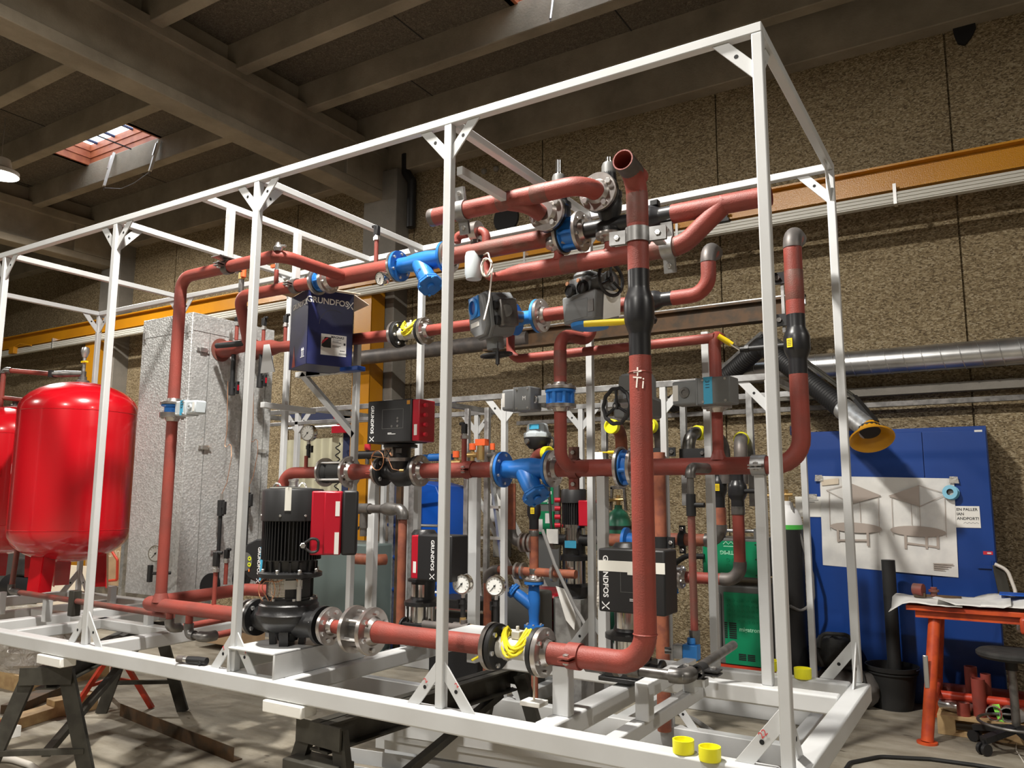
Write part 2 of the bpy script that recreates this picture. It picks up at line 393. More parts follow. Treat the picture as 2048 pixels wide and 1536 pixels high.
# roof deck with two roof-light openings
DZ = 5.4
dk = MB(); HOLES = [(-9.68, -8.08), (-2.84, -1.3)]; H0, H1 = 2.16, 2.93
dk.box((-20, -10.2, DZ), (6.7, H0, DZ+.2)).box((-20, H1, DZ), (6.7, 4.7, DZ+.2))
xs = [-20]+[v for h in HOLES for v in h]+[6.7]
for k in range(0, len(xs), 2): dk.box((xs[k], H0, DZ), (xs[k+1], H1, DZ+.2))
struct('ceiling', dk, 'wood_wool')
jn = MB()
for k in range(-6, 3):
    for j in range(-10, 5): jn.box((k*2.4+.3*((j % 3)-1)+.6, j*.93+.4, DZ-.004), (k*2.4+.3*((j % 3)-1)+.612, j*.93+1.2, DZ+.01))
struct('trim_1', jn, 'print_black')
n = 2
for yf in [3.95-.93*k for k in range(14)]:
    if yf > -9.5: struct('trim_%d' % n, MB().box((-20, yf-.135, 5.1), (6.5, yf, DZ+.02)), 'beam_concrete', bevel=.012); n += 1
struct('trim_%d' % n, MB().box((-20, 4.24, 4.85), (6.5, 4.5, DZ+.02)), 'beam_concrete', bevel=.012); n += 1
for bx in (-5.635, -11.2, -16.8):       # deep precast roof beams on columns
    b = MB()
    b.box((bx-.135, -10, 4.5), (bx+.135, 4.3, 4.61)).box((bx-.085, -10, 4.6), (bx+.085, 4.3, 5.05)).box((bx-.15, -10, 5.03), (bx+.15, 4.3, 5.16))
    b.box((bx-.135, 3.55, 4.61), (bx+.135, 4.3, 5.05)); b.box((bx-.01, -10, 5.1), (bx+.01, 4.3, DZ))
    struct('trim_%d' % n, b, 'beam_concrete', bevel=.01); n += 1
    struct('trim_%d' % n, MB().box((bx-.16, 4.16, FL), (bx+.36, 4.42, 4.86)), 'column_concrete', bevel=.01); n += 1
# roof lights: timber-lined shafts with a plastic dome, glazing bars and opener rods
for i, (a, c) in enumerate(HOLES):
    wn = tag(thing('window_%d' % (i+1), None, None, ((a+c)/2, (H0+H1)/2, DZ)), None, None, kind='structure')
    f = MB()
    for z0 in (DZ-.0, DZ+.095, DZ+.19): 
        t = .03+.012*round((z0-DZ)/.095); f.box((a-.05, H0-.05, z0), (a+t, H1+.05, z0+.092)).box((c-t, H0-.05, z0), (c+.05, H1+.05, z0+.092)).box((a, H0-.05, z0), (c, H0+t, z0+.092)).box((a, H1-t, z0), (c, H1+.05, z0+.092))
    f.build('timber_lining', 'wood_red', wn)
    g = MB()
    for k in range(4):
        y = a+.2+(c-a-.4)*k/3; g.box((y-.014, H0, DZ+.255), (y+.014, H1, DZ+.28))
    g.build('glazing_bar', 'curtain_navy', wn)
    MB().box((a, H0, DZ+.285), (c, H1, DZ+.29)).build('dome_sheet', 'skylight_plastic', wn)
for i, (px, py, qx, qy, lab) in enumerate([(228, 306, 208, 372, 'white opener rod hanging from the near side of the left roof light'), (318, 282, 300, 342, 'white opener rod hanging from the far side of the left roof light'), (1106, 0, 1101, 38, 'thin chrome opener rod hanging from the roof light over the frame')]):
    p, q = at(px, py, y=2.86), at(qx, qy, y=2.78)
    r = thing('roof_light_opener', lab, 'window opener', p, None if i == 2 else 'opener rods of the roof light')
    if i < 2: MB().beam(p, q, .05, .03).build('casing', 'foam_white', r); MB().beam(p+(q-p)*.1-V((0, .02, 0)), p+(q-p)*.5-V((0, .02, 0)), .03, .02).build('track', 'bolt_steel', r); MB().tube([q, q-V((0, 0, .06))], .006).build('rod', 'fitting', r)
    else: MB().tube([p, q], .011).build('casing', 'bolt_steel', r); MB().tube([q, q-V((0, 0, .025))], .005).build('rod', 'fitting', r)
a, b = at(210, 376, y=2.76), at(298, 345, y=2.76)
tag(MB().tube([a, a*.6+b*.4-V((0, 0, .09)), a*.3+b*.7-V((0, 0, .07)), b], .005, 6, rad=.2).build('opener_cable', 'cable_grey'), 'thin grey cable slung between the two roof light openers', 'cable')
# hall lamps
for i, (x, y, z, p) in enumerate(LAMPS):
    lab = ['round white high bay lamp hung over the front of the pipe frame', 'bright round lamp at the left edge below the roof boards', 'round white high bay lamp behind the photographer', 'round white high bay lamp at the far left front of the hall', 'round white high bay lamp at the right end of the hall'][i]
    L = thing('ceiling_lamp', lab, 'lamp', (x, y, z), 'round hall lamps')
    MB().lathe((x, y, z-.02), (0, 0, 1), [(.2, 0), (.2, .05), (.12, .09), (.1, .2), (0, .2)], 28).build('housing', 'white_card', L)
    MB().cyl((x, y, z-.024), (x, y, z-.016), .17).build('diffuser', 'lamp_glow', L)
    MB().cyl((x, y, z+.2), (x, y, 5.12 if abs((y-3.88) % .93) < .14 else DZ), .008, n=8).build('hanger', 'bolt_steel', L)
# crane runway
t = thing('crane_runway', 'orange-yellow crane runway girder on brackets along the back wall', 'crane rail', (-6, 3.95, 3.38))
b = MB(); b.box((-19.9, 3.88, 3.57), (6.4, 4.02, 3.586)).box((-19.9, 3.945, 3.38), (6.4, 3.957, 3.58)).box((-19.9, 3.88, 3.372), (6.4, 4.02, 3.386)); b.build('girder', 'crane_yellow', t)
for x in (-11.0, -5.42, .48):
    MB().box((x-.13, 4.0, 3.42), (x+.13, 4.39, 3.56)).prism([(x-.008, 4.02, 3.58), (x-.008, 4.39, 3.58), (x-.008, 4.39, 3.78)], (.016, 0, 0)).build('bracket', 'crane_yellow', t)
for i, x in enumerate((-11.05, -5.52)):
    tt = thing('crane_column', ['orange-yellow steel column behind the big black motor', 'orange-yellow steel column at the left beside the red tank'][1-i], 'column', (x, 4.02, FL))
    MB().box((x-.13, 3.9, FL), (x+.13, 3.915, 3.37)).box((x-.13, 4.12, FL), (x+.13, 4.135, 3.37)).box((x+.0, 3.915, FL), (x+.014, 4.12, 3.37)).box((x-.13, 3.91, FL), (x-.12, 4.12, 3.37)).box((x+.12, 3.91, FL), (x+.13, 4.12, 3.37)).build('shaft', 'crane_yellow', tt)
    MB().box((x-.2, 3.85, FL), (x+.2, 4.18, FL+.02)).build('base_plate', 'crane_yellow', tt)
t = thing('crane_busbar', 'long off-white conductor rail under the orange-yellow crane girder', 'conductor rail', (-6, 3.86, 3.27))
b = MB(); b.box((-19.9, 3.84, 3.245), (6.4, 3.9, 3.335))
for z in (3.262, 3.29, 3.318): b.box((-19.9, 3.832, z-.006), (6.4, 3.842, z+.006))
b.build('rail', 'busbar_white', t)
for x in (-16.5, -14.2, -12.0, -7.6, -3.3, -1.7, .08, 2.6): MB().box((x-.012, 3.825, 3.235), (x+.012, 3.9, 3.40)).build('clip', 'bolt_steel', t)
x = at(350, 700, y=3.8).x
tag(MB().box((-13.2, 3.77, 3.25), (-13.06, 3.84, 3.36)).tube([(-13.1, 3.8, 3.36), (-12.9, 3.8, 3.4), (-12.6, 3.82, 3.34)], .012).build('current_collector', 'crane_yellow'), 'small yellow current collector riding on the conductor rail at far left', 'current collector')
tag(MB().box((-1.38, 3.8, 3.335), (-1.22, 3.9, 3.36)).box((-1.30, 3.83, 3.36), (-1.24, 3.87, 3.46)).build('rail_joint', 'plastic_black'), 'small black joint box on the conductor rail right of the red riser', 'joint box')
# black rusty beam, channel and pipe stored along the wall
y = 3.75
p = at(720, 716, y=y); q = at(1560, 618, y=y); zz = (p.z+q.z)/2
tag(MB().tube([(p.x-.9, y, p.z), (-3.2, y, p.z)], .08, 20).build('wall_pipe', 'raw_pipe'), 'thick dark raw steel pipe stored along the wall behind the yellow meter', 'pipe')
b = MB(); z0 = az(1400, 655, y); b.box((-3.7, y-.06, z0-.01), (-.72, y+.06, z0+.01)).box((-3.7, y-.006, z0), (-.72, y+.006, z0+.16)).box((-3.7, y-.06, z0+.15), (-.72, y+.06, z0+.17))
tag(b.build('stored_beam', 'rust_brown'), 'rusty brown steel beam hung along the wall behind the right pipes', 'beam')
z0 = az(1650, 592, y); tag(MB().box((-3.4, y+.05, z0-.03), (-.62, y+.09, z0+.05)).box((-3.4, y, z0+.03), (-.62, y+.09, z0+.05)).build('stored_channel', 'galvanised'), 'grey galvanised channel hung above the rusty beam on the wall', 'channel')
# black drain pipe near the concrete column
p = [at(812, 310, y=4.28), at(812, 345, y=4.28), at(824, 362, y=4.28), at(822, 455, y=4.28)]
tag(MB().tube(p, .055, 14, rad=.04).build('drain_pipe', 'plastic_black'), 'black plastic drain pipe beside the concrete roof beam end', 'pipe')
p = at(1012, 437, y=4.39); tag(MB().lathe((p.x, 4.41, p.z), (0, -1, 0), [(0, 0), (.17, 0), (.16, .03), (0, .03)], 24).build('wall_duct_cap', 'plastic_black'), 'round black cap on the wall behind the relief valves', 'duct cap')
p = at(1922, 68, y=4.39); tag(MB().prism([(p.x+a*.1, 4.4, p.z+c*.1) for a, c in [(-.6, .9), (.4, .8), (1, 1.1), (1.1, .2), (.7, -.6), (.2, -1.1), (-.3, -.8), (-.5, 0)]], (0, -.03, 0)).build('wall_hole_filler', 'pipe_inside'), 'ragged black foam patch high on the wall at the right', 'foam patch')
for q, s in ((at(968, 343, y=4.39), .05), (at(992, 338, y=4.39), .05)): tag(MB().ball(q, s*.7, 8).build('mortar_lump', 'column_concrete'), 'small grey mortar lump high on the wall left of the relief valves', 'mortar lump', 'mortar lumps on the wall')
# spiral duct
y = 4.16; p = at(1500, 742, y=y); q = at(2048, 703, y=y); zd = (p.z+q.z)/2; x0 = at(1440, 750, y=y).x
t = thing('spiral_duct', 'shiny galvanised spiral duct along the wall above the blue cabinet', 'duct', (x0, y, zd))
MB().tube([(x0, y, zd), (6.4, y, zd)], .105, 24).build('duct_wall', 'duct_steel', t)
b = MB(); N_ = 52
for k in range(N_):
    xx = x0+.13*k; pts = [(xx+.13*j/20, y+.107*math.cos(2*PI*j/20), zd+.107*math.sin(2*PI*j/20)) for j in range(21)]
    b.tube(pts, .004, 5, caps=False)
b.build('spiral_seam', 'duct_steel', t)
t = thing('wall_ledge', 'narrow wooden ledge board along the wall under the spiral duct', 'ledge', (0, 4.35, 1.8))
z0 = az(1700, 782, 4.3); MB().box((x0-2.2, 4.3, z0-.05), (6.4, 4.4, z0+.02)).build('board', 'column_concrete', t)
MB().box((x0-2.2, 4.26, z0-.15), (6.4, 4.31, z0-.11)).build('pipe_rail', 'fitting', t)
G = None
# ================================================================ main white pipe frame
XP = [0, -1.407, -2.704, -4.02, -5.39, -6.64]       # right faces of the posts
WB = 1.448                                            # front face of the rear top rail
fr = thing('pipe_frame', 'large white steel frame of square tube carrying the red pipework', 'frame', (-3.3, .7, 0))
def rail(a, b, name='rail', m='white_paint', bev=.004): return MB().box(a, b).build(name, m, fr, bevel=bev)
rail((-6.68, 0, 2.66), (0, .04, 2.70), 'top_rail'); rail((-6.68, WB, 2.66), (0, WB+.04, 2.70), 'top_rail')
for x in XP+[-3.20]: rail((x-.04, .04, 2.66), (x, WB, 2.70), 'cross_rail')
rail((-6.70, -.033, 0), (-.05, .05, .083), 'base_beam', bev=.009); rail((-6.70, 1.385, 0), (-.05, 1.468, .083), 'base_beam', bev=.009)
rail((-.046, -.033, 0), (.039, 1.468, .083), 'base_beam', bev=.009); rail((-6.78, -.033, 0), (-6.70, 1.468, .083), 'base_beam', bev=.009)
rail((-1.9, 1.107, 0), (-.05, 1.19, .083), 'base_beam', bev=.009)
for x in (-.995, -2.435, -4.075, -5.43): rail((x, .05, 0), (x+.09, 1.385, .083), 'cross_beam', bev=.009)
rail((-.72, .05, .0), (-.66, 1.107, .06), 'cross_beam', bev=.006)
rail((-.70, .36, .06), (-.64, .42, .21), 'pad_leg'); rail((-.70, .42, .15), (-.64, .98, .21), 'pad_arm'); rail((-.70, .92, .06), (-.64, .98, .15), 'pad_leg')
for i, x in enumerate(XP):
    rail((x-.04, 0, .083), (x, .04, 2.66), 'post')
    rail((x-.04, WB, .083), (x, WB+.04, 2.66), 'post')
def gusset(c, a, b, out, marks=None):
    """flat drilled brace: c = corner point, legs along a and b (vectors), out = plate thickness vector"""
    c, a, b, o = V(c), V(a), V(b), V(out); w_ = .42
    p = [c+a, c+a*(1-w_), c+b*(1-w_), c+b]
    g = MB().prism(p, o).build('gusset', 'white_paint', fr, bevel=.0015)
    m_ = (p[0]+p[1]+p[2]+p[3])/4; n = o.normalized()
    MB().cyl(m_-n*.0006, m_+o+n*.0006, .0085, n=12).build('hole', 'pipe_inside', g)
    if marks:
        text(g, marks, .03, planeT(m_+(a-b).normalized()*.0+V((.005, -.002, .027)), (.6, 0, .6), (-.6, 0, .6)), 'lettering_red', 'mark')
    return g
L1, L2 = .17, .15
for i, x in enumerate(XP):
    y0 = .012
    for s in (-1, 1):
        if (i == 0 and s > 0) or (i == 5 and s < 0): continue
        xc = x if s > 0 else x-.04
        gusset((xc, y0, 2.66), (s*L2, 0, 0), (0, 0, -.17), (0, .008, 0))
        gusset((xc, y0, .083), (s*.155, 0, 0), (0, 0, .19), (0, .008, 0), {0: '22', 1: '2', 2: '7'}.get(i) if not (i == 1 and s > 0) else '2')
        gusset((xc, WB+.015, 2.66), (s*L2, 0, 0), (0, 0, -.17), (0, .008, 0))
        gusset((xc, WB+.015, .083), (s*.155, 0, 0), (0, 0, .19), (0, .008, 0))
    if i in (0, 2, 3, 5):
        gusset((x-.024, .04, 2.66), (0, .15, 0), (0, 0, -.17), (.008, 0, 0)); gusset((x-.024, WB, 2.66), (0, -.15, 0), (0, 0, -.17), (.008, 0, 0))
    if i in (0, 5):
        gusset((x-.02, .05, .083), (0, .155, 0), (0, 0, .19), (.008, 0, 0)); gusset((x-.02, WB, .083), (0, -.155, 0), (0, 0, .19), (.008, 0, 0))
# hangers under the cross rail and stub posts for the clamps
for y, z in ((.2, 2.335), (.73, 2.345)): rail((-3.20, y-.02, z), (-3.16, y+.02, 2.66), 'hanger')
def stub(x, y, z0, z1, wx=.05, name='stub_post'): return rail((x-wx/2, y-.025, z0), (x+wx/2, y+.025, z1), name)
stub(-.945, .2, .083, .275, .075); stub(-.37, 1.18, .083, 1.07); stub(-2.06, 1.18, .0, 1.07, .06); stub(-2.86, 1.18, .0, 1.07, .06)
stub(-1.22, 1.18, .083, 1.07)
MB().beam((-1.22, 1.18, .92), (-1.36, 1.43, 1.2), .045, .045).build('stay', 'white_paint', fr)
stub(-.70, 1.43, .083, 1.86, .04)
# rear ladder-like support behind the cardboard box
rail((-3.72, .95, 1.56), (-3.68, 1.44, 1.60), 'support_arm'); rail((-3.10, 1.2, .083), (-3.06, 1.24, 2.0), 'support_post'); rail((-3.66, 1.2, 1.80), (-3.06, 1.24, 1.84), 'support_arm')
MB().beam((-3.60, 1.22, 1.82), (-3.08, 1.22, 1.36), .04, .04).build('stay', 'white_paint', fr)
for x, y in ((-3.66, .93), (-3.5, 1.2)): MB().prism([(x-.05, y, 1.80), (x+.09, y, 1.80), (x+.02, y, 2.0), (x-.03, y, 2.0)], (0, .008, 0)).build('bracket_plate', 'white_paint', fr)
# pump console (folded white channel) on the front rail
b = MB(); xa, xb, zt = -2.735, -2.395, .205
b.box((xa, -.02, zt-.012), (xb, .62, zt)).box((xb-.012, -.02, .083), (xb, .62, zt)).box((xa, -.02, .083), (xa+.012, .62, zt))
b.build('pump_console', 'white_paint', fr, bevel=.005)
b = MB(); b.box((-1.86, .55, .19), (-1.36, .86, .275)); b.build('pump_console', 'white_paint', fr, bevel=.012)
# tank cradles at the left end
for x in (-5.98, -5.02): rail((x, .05, .0), (x+.07, 1.385, .07), 'cross_beam', bev=.006)
rail((-5.9, .66, .0), (-4.1, .74, .07), 'cradle_beam', bev=.006); rail((-5.9, 1.12, .0), (-4.1, 1.2, .07), 'cradle_beam', bev=.006)
for x, y in ((-5.86, .42), (-5.22, .42), (-5.54, 1.1), (-4.45, 1.16), (-4.45, .70)): rail((x-.025, y-.025, .06), (x+.025, y+.025, .225), 'cradle_leg')
# sawhorses under the frame
FLOOR = -.7995
def sawhorse(o, ang, lab, L=1.75):
    t = thing('sawhorse', lab, 'trestle', (o[0], o[1], FLOOR), 'dark steel trestles under the frame')
    T = MX.Translation(V((o[0], o[1], 0))) @ MX.Rotation(ang, 4, 'Z'); zt = -.078      # local +Y runs along the trestle
    MB(T).box((-.06, 0, zt-.01), (.06, L, zt)).box((-.005, .0, zt-.12), (.005, L, zt)).box((-.06, 0, zt-.13), (.06, L, zt-.12)).build('top_beam', 'trestle_steel', t)
    MB(T).box((-.15, -.012, zt-.10), (.15, 0, zt)).build('end_plate', 'trestle_steel', t); MB(T).box((-.15, L, zt-.10), (.15, L+.012, zt)).build('end_plate', 'trestle_steel', t)
    for y, s in ((.03, -1), (L-.03, 1)):
        for k in (-1, 1): MB(T).beam((k*.10, y, zt-.03), (k*.32, y+s*.06, FLOOR), .085, .035, up=(0, 1, 0)).build('leg', 'trestle_steel', t)
        MB(T).beam((-.26, y+s*.045, FLOOR+.24), (.26, y+s*.045, FLOOR+.24), .035, .03).build('tie_bar', 'trestle_steel', t)
    MB(T).beam((0, .08, zt-.52), (0, L-.1, zt-.14), .05, .04).build('brace', 'trestle_steel', t)
    return t
sawhorse((-4.36, -.02), math.radians(38), 'dark steel trestle under the left of the frame near the red trestle')
t2 = sawhorse((-2.12, .02), math.radians(-4), 'dark steel trestle under the frame below the big black pump', 1.5)
MB().box((-2.28, -.05, -.36), (-1.97, .10, -.24)).build('clamp_box', 'trestle_steel', t2, bevel=.006)
def block(x, y, lab): return tag(MB().box((x-.13, y-.05, -.058), (x+.13, y+.05, -.003)).build('spacer_block', 'foam_white', bevel=.006), lab, 'spacer block', 'white spacer blocks')
block(-4.30, 0, 'white plastic block between the left trestle and the frame'); block(-2.30, -.0, 'white plastic block under the frame below the pump console')
# ================================================================ fittings used along the pipes
def pipe_thing(name, label, cat, paths, r, m='primer', n=16, rad=None, group=None, sub=()):
    """welded pipe run; paths = list of point lists (tees share the mesh)"""
    t = thing(name, label, cat, V(paths[0][0]), group); b = MB()
    for k, p in enumerate(paths):
        rr = r[k] if isinstance(r, (list, tuple)) else r
        b.tube(p, rr, n, rad=rad if rad else 2.6*rr)
    b.build('pipe', m, t); return t
def weld(t, c, d, r, m='primer'):
    d = V(d).normalized(); u, w_ = basis(d); c = V(c)
    return MB().tube([c+(u*math.cos(2*PI*k/20)+w_*math.sin(2*PI*k/20))*r for k in range(21)], .0035, 5, caps=False).build('weld_bead', m, t)
def band(t, a, b, r, m='primer_worn', name='worn_band'): return MB().lathe(a, V(b)-V(a), [(r, 0), (r+.0012, .004), (r+.0012, (V(b)-V(a)).length-.004), (r, (V(b)-V(a)).length)], 20).build(name, m, t)
def reducer(t, a, b, r1, r2, m='primer'):
    L = (V(b)-V(a)).length; MB().lathe(a, V(b)-V(a), [(r1, 0), (r1, L*.15), (r1*.7+r2*.3, L*.4), (r1*.3+r2*.7, L*.65), (r2, L*.9), (r2, L)], 20).build('reducer', m, t)
def clamp(label, c, d, lug, r, group=None, m='bare_steel', w_=.05, lugs=2, name='pipe_clamp', L=.05):
    """two-part pipe clamp: band round the pipe and bolted ears along +-lug"""
    c = V(c); d = V(d).normalized(); lug = V(lug).normalized(); q = d.cross(lug)
    t = thing(name, label, 'pipe clamp', c, group)
    MB().lathe(c-d*w_/2, d, [(r, 0), (r+.007, 0), (r+.007, w_), (r, w_)], 24).build('band', m, t)
    for s in ((1, -1) if lugs == 2 else (1,)):
        for k in (-1, 1):
            MB().beam(c+lug*s*(r+.0)+q*k*.007, c+lug*s*(r+L)+q*k*.007, .006, w_*.95, up=d).build('ear', m, t)
        bo = c+lug*s*(r+L*.55); 
        MB().cyl(bo-q*.022, bo+q*.022, .006, n=8).build('stud', 'bolt_steel', t); bolt(t, bo+q*.01, q, .013, .01); bolt(t, bo-q*.01, -q, .013, .01)
    return t
def gauge(label, c, face, r=.05, stem=.09, drop=(0, 0, -1), group='pressure gauges', dial='pressure', valve=True, cock=(1, 0, 0)):
    c = V(c); f = V(face).normalized(); t = thing('pressure_gauge', label, 'gauge', c, group)
    MB().lathe(c-f*.035, f, [(0, 0), (r*.93, 0), (r, .004), (r, .04), (r*.96, .046), (r*.86, .046), (r*.86, .041), (0, .041)], 32).build('case', 'stainless', t)
    MB().lathe(c+f*.0062, f, [(0, 0), (r*.85, 0), (r*.85, .0008), (0, .0008)], 28).build('dial', 'dial_white', t)
    u = V((0, 0, 1)); u = (u-f*u.dot(f)).normalized(); rt = u.cross(f); b = MB(); p = c+f*.0078
    for k in range(11):
        a = math.radians(225-27*k); v = rt*math.cos(a)+u*math.sin(a); b.beam(p+v*r*.62, p+v*r*.78, .0022, .0006, up=f)
    b.build('scale', 'print_black', t, smooth=False)
    a = math.radians(228); v = rt*math.cos(a)+u*math.sin(a); MB().beam(p-v*r*.2+f*.001, p+v*r*.66+f*.001, .003, .001, up=f).cyl(p, p+f*.003, r*.1, n=12).build('needle', 'print_black', t, smooth=False)
    if stem:
        dr = V(drop).normalized(); e = c-f*.015
        MB().cyl(e+dr*r*.95, e+dr*(r+.025), .011, n=8).build('nut', 'bolt_steel', t)
        if valve:
            MB().tube([e+dr*(r+.02), e+dr*(r+stem)], .014, 12).tube([e+dr*(r+.03), e+dr*(r+.055)], .019, 8).build('cock_body', 'plastic_black', t)
            ck = V(cock); q = e+dr*(r+.055); MB().tube([q, q+ck*.035], .008, 8).beam(q+ck*.03+V((0, 0, .024)), q+ck*.03-V((0, 0, .024)), .018, .012, up=ck).build('cock_handle', 'plastic_black', t)
    return t
def sensor(label, p, h, r=.011, head=(-1, 0, 0), group='black sensors on red stubs', m='primer'):
    """small welded red stub with a steel nut and a black plug head"""
    p = V(p); t = thing('sensor_stub', label, 'sensor', p, group)
    MB().tube([p, p+V((0, 0, h*.62))], r, 12).build('stub', m, t)
    MB().lathe(p+V((0, 0, h*.62)), (0, 0, 1), [(0, 0), (r*1.5, 0), (r*1.5, .02), (r*1.1, .024), (r*1.1, .032), (0, .032)], 6).build('nut', 'bolt_steel', t)
    q = p+V((0, 0, h*.62+.03)); d = V(head).normalized()
    MB().box(q-V((.016, .014, 0)), q+V((.016, .014, h*.38-.03))).tube([q+V((0, 0, h*.26)), q+V((0, 0, h*.26))+d*.036], .010, 10).build('plug_head', 'plastic_black', t, bevel=.003)
    return t
def wafer_valve(label, c, d, R, body=.05, fl=.02, lever=None, group='blue wafer valves', hub=.045, nb=6, m='valve_blue'):
    """butterfly valve clamped between two steel flanges"""
    c = V(c); d = V(d).normalized(); t = thing('butterfly_valve', label, 'valve', c, group); h = body/2
    MB().lathe(c-d*h, d, [(hub*.8, 0), (R*.86, 0), (R*.86, .008), (R*.70, .014), (R*.70, body-.014), (R*.86, body-.008), (R*.86, body), (hub*.8, body)], 32).build('valve_body', m, t)
    u, w_ = basis(d)
    for k in range(6):
        a = 2*PI*k/6+.2; q = c+(u*math.cos(a)+w_*math.sin(a))*R*.76; MB().tube([q-d*(h-.006), q+d*(h-.006)], R*.11, 8).build('lug', m, t)
    for s in (-1, 1):
        MB().lathe(c+d*s*h, d*s, [(hub, 0), (R*.9, 0), (R*.9, .004), (hub, .004)], 28).build('gasket', 'gasket', t)
        flange(t, c+d*s*(h+.004+fl), d*s, R, fl, nb, hub)
    return t
def strainer(label, c, d, R, L, down, r=.045, group='blue Y strainers', m='valve_blue', tape=None, fl=.018):
    """cast Y strainer: flanged body along d, inclined basket branch towards 'down' with a bolted cover"""
    c = V(c); d = V(d).normalized(); dn = V(down).normalized(); t = thing('y_strainer', label, 'strainer', c, group); e = d*(L/2)
    MB().tube([c-e, c-e*.8, c-e*.55, c-e*.2, c+e*.25, c+e*.6, c+e], [r, r*1.0, r*1.0, r*1.2, r*1.25, r*1.1, r], 22, caps=True).build('body', m, t)
    br = (dn*1.0-d*.62).normalized() if False else (dn+d*.72).normalized()
    s0 = c-d*.02; MB().tube([s0, s0+br*L*.38, s0+br*L*.55], [r*1.12, r*1.12, r*1.0], 20).build('basket_branch', m, t)
    p = s0+br*L*.54; sd = d.cross(dn).normalized(); b = MB()
    for z0, z1, k in ((0, .014, 1.), (.016, .032, 1.)):
        b.prism([p+br*z0+(sd*math.cos(a)+sd.cross(br)*math.sin(a))*r*1.55 for a in [PI/8+PI/4*i for i in range(8)]], br*(z1-z0))
    b.tube([p+br*.03, p+br*.05], r*.45, 12); cv = b.build('cover', m, t, bevel=.003)
    for i in range(4):
        a = PI/4+PI/2*i; bolt(cv, p+br*.032+(sd*math.cos(a)+sd.cross(br)*math.sin(a))*r*1.3, br, .009, .008, 'valve_blue_light')
    for s in (-1, 1):
        MB().lathe(c+e*s-d*s*fl, d*s, [(0, 0), (R, 0), (R, fl), (0, fl)], 32).build('end_flange', m, t)
        f = MB().lathe(c+e*s, d*s, [(r*.8, 0), (R*.93, 0), (R*.93, .004), (r*.8, .004)], 28).build('gasket', 'gasket', t)
        u, w_ = basis(d)
        for i in range(6):
            a = 2*PI*i/6+.45; bolt(f, c+e*s-d*s*fl+(u*math.cos(a)+w_*math.sin(a))*R*.78, -d*s, .0095, .009)
        flange(t, c+e*s+d*s*(.004+fl), d*s, R, fl, 6, r)
    if tape:
        q = s0+br*L*.28; nrm = V((0, -1, 0)) if abs(d.y) < .5 else V((1, 0, 0)); sdv = nrm.cross(br).normalized()
        nn = nrm; b = MB()
        for i in range(6):
            a0, a1 = -1.0+.33*i, -1.0+.33*(i+1); R_ = r*1.135
            P = [q+br*h+(nn*math.cos(a)+sdv*math.sin(a))*R_ for h, a in ((-.014, a0), (-.014, a1), (.014, a1), (.014, a0))]
            b.add(P, [(0, 1, 2, 3)])
        tp = b.build('marking_tape', 'tape_blue', t)
        if tape != 1: text(tp, tape, .026, planeT(q+nn*(R_+.002), -sdv, br), 'print_black', 'marking')
    return t
def flow_meter(label, c, d, R, L, up=(0, 0, 1), group='flow meters with yellow cable', seed=1, tail=None):
    """ultrasonic flow sensor: grey flow tube between black flanges with a coiled yellow cable"""
    c = V(c); d = V(d).normalized(); up = V(up); t = thing('flow_meter', label, 'flow meter', c, group); sd = d.cross(up); h = L/2; rnd = random.Random(seed)
    MB().tube([c-d*(h-.02), c+d*(h-.02)], R*.44, 22).build('flow_tube', 'busbar_white', t)
    MB().tube([c-d*h*.5, c-d*h*.3+sd*.0, c-d*h*.3], R*.5, 22).build('collar', 'busbar_white', t)
    for s in (-1, 1):
        MB().lathe(c+d*s*(h-.026), d*s, [(0, 0), (R*.93, 0), (R*.97, .004), (R*.97, .022), (0, .022)], 32).build('body_flange', 'plastic_black', t)
        f = flange(t, c+d*s*(h+.024), d*s, R, .022, 6, R*.48)
        u, w_ = basis(d)
        for i in range(6):
            a = 2*PI*i/6+.2; bolt(f, c+d*s*(h-.026)+(u*math.cos(a)+w_*math.sin(a))*R*.76, -d*s, .011, .012)
    b = MB(); rc = R*.62
    pts = []
    for i in range(9*22):
        a = 2*PI*i/22; rr = rc*(.86+.16*math.sin(a*.31+seed)+.05*rnd.random()); off = .012*math.sin(a*.17+seed*2)
        k = (math.sin(a)*.5+.5)
        pts.append(c+d*(math.cos(a)*L*.24+off)+up*(R*.50+.02*math.sin(i*.37)+.018*(1-abs(math.sin(a))))-sd*(math.sin(a)*rr)+up*(-abs(math.sin(a))**1.5*R*.55))
    b.tube(pts, .0055, 6)
    if tail: b.tube([pts[10], pts[10]*.5+(c+V(tail))*.5-up*.01, c+V(tail)], .0055, 6)
    b.build('cable_coil', 'yellow_cable', t)
    MB().box(c+up*R*.42-d*.02-sd*.02, c+up*R*.75+d*.02+sd*.02).tube([c+up*R*.7, c+up*R*.95], .008, 8).build('sensor_head', 'busbar_white', t, bevel=.003)
    return t
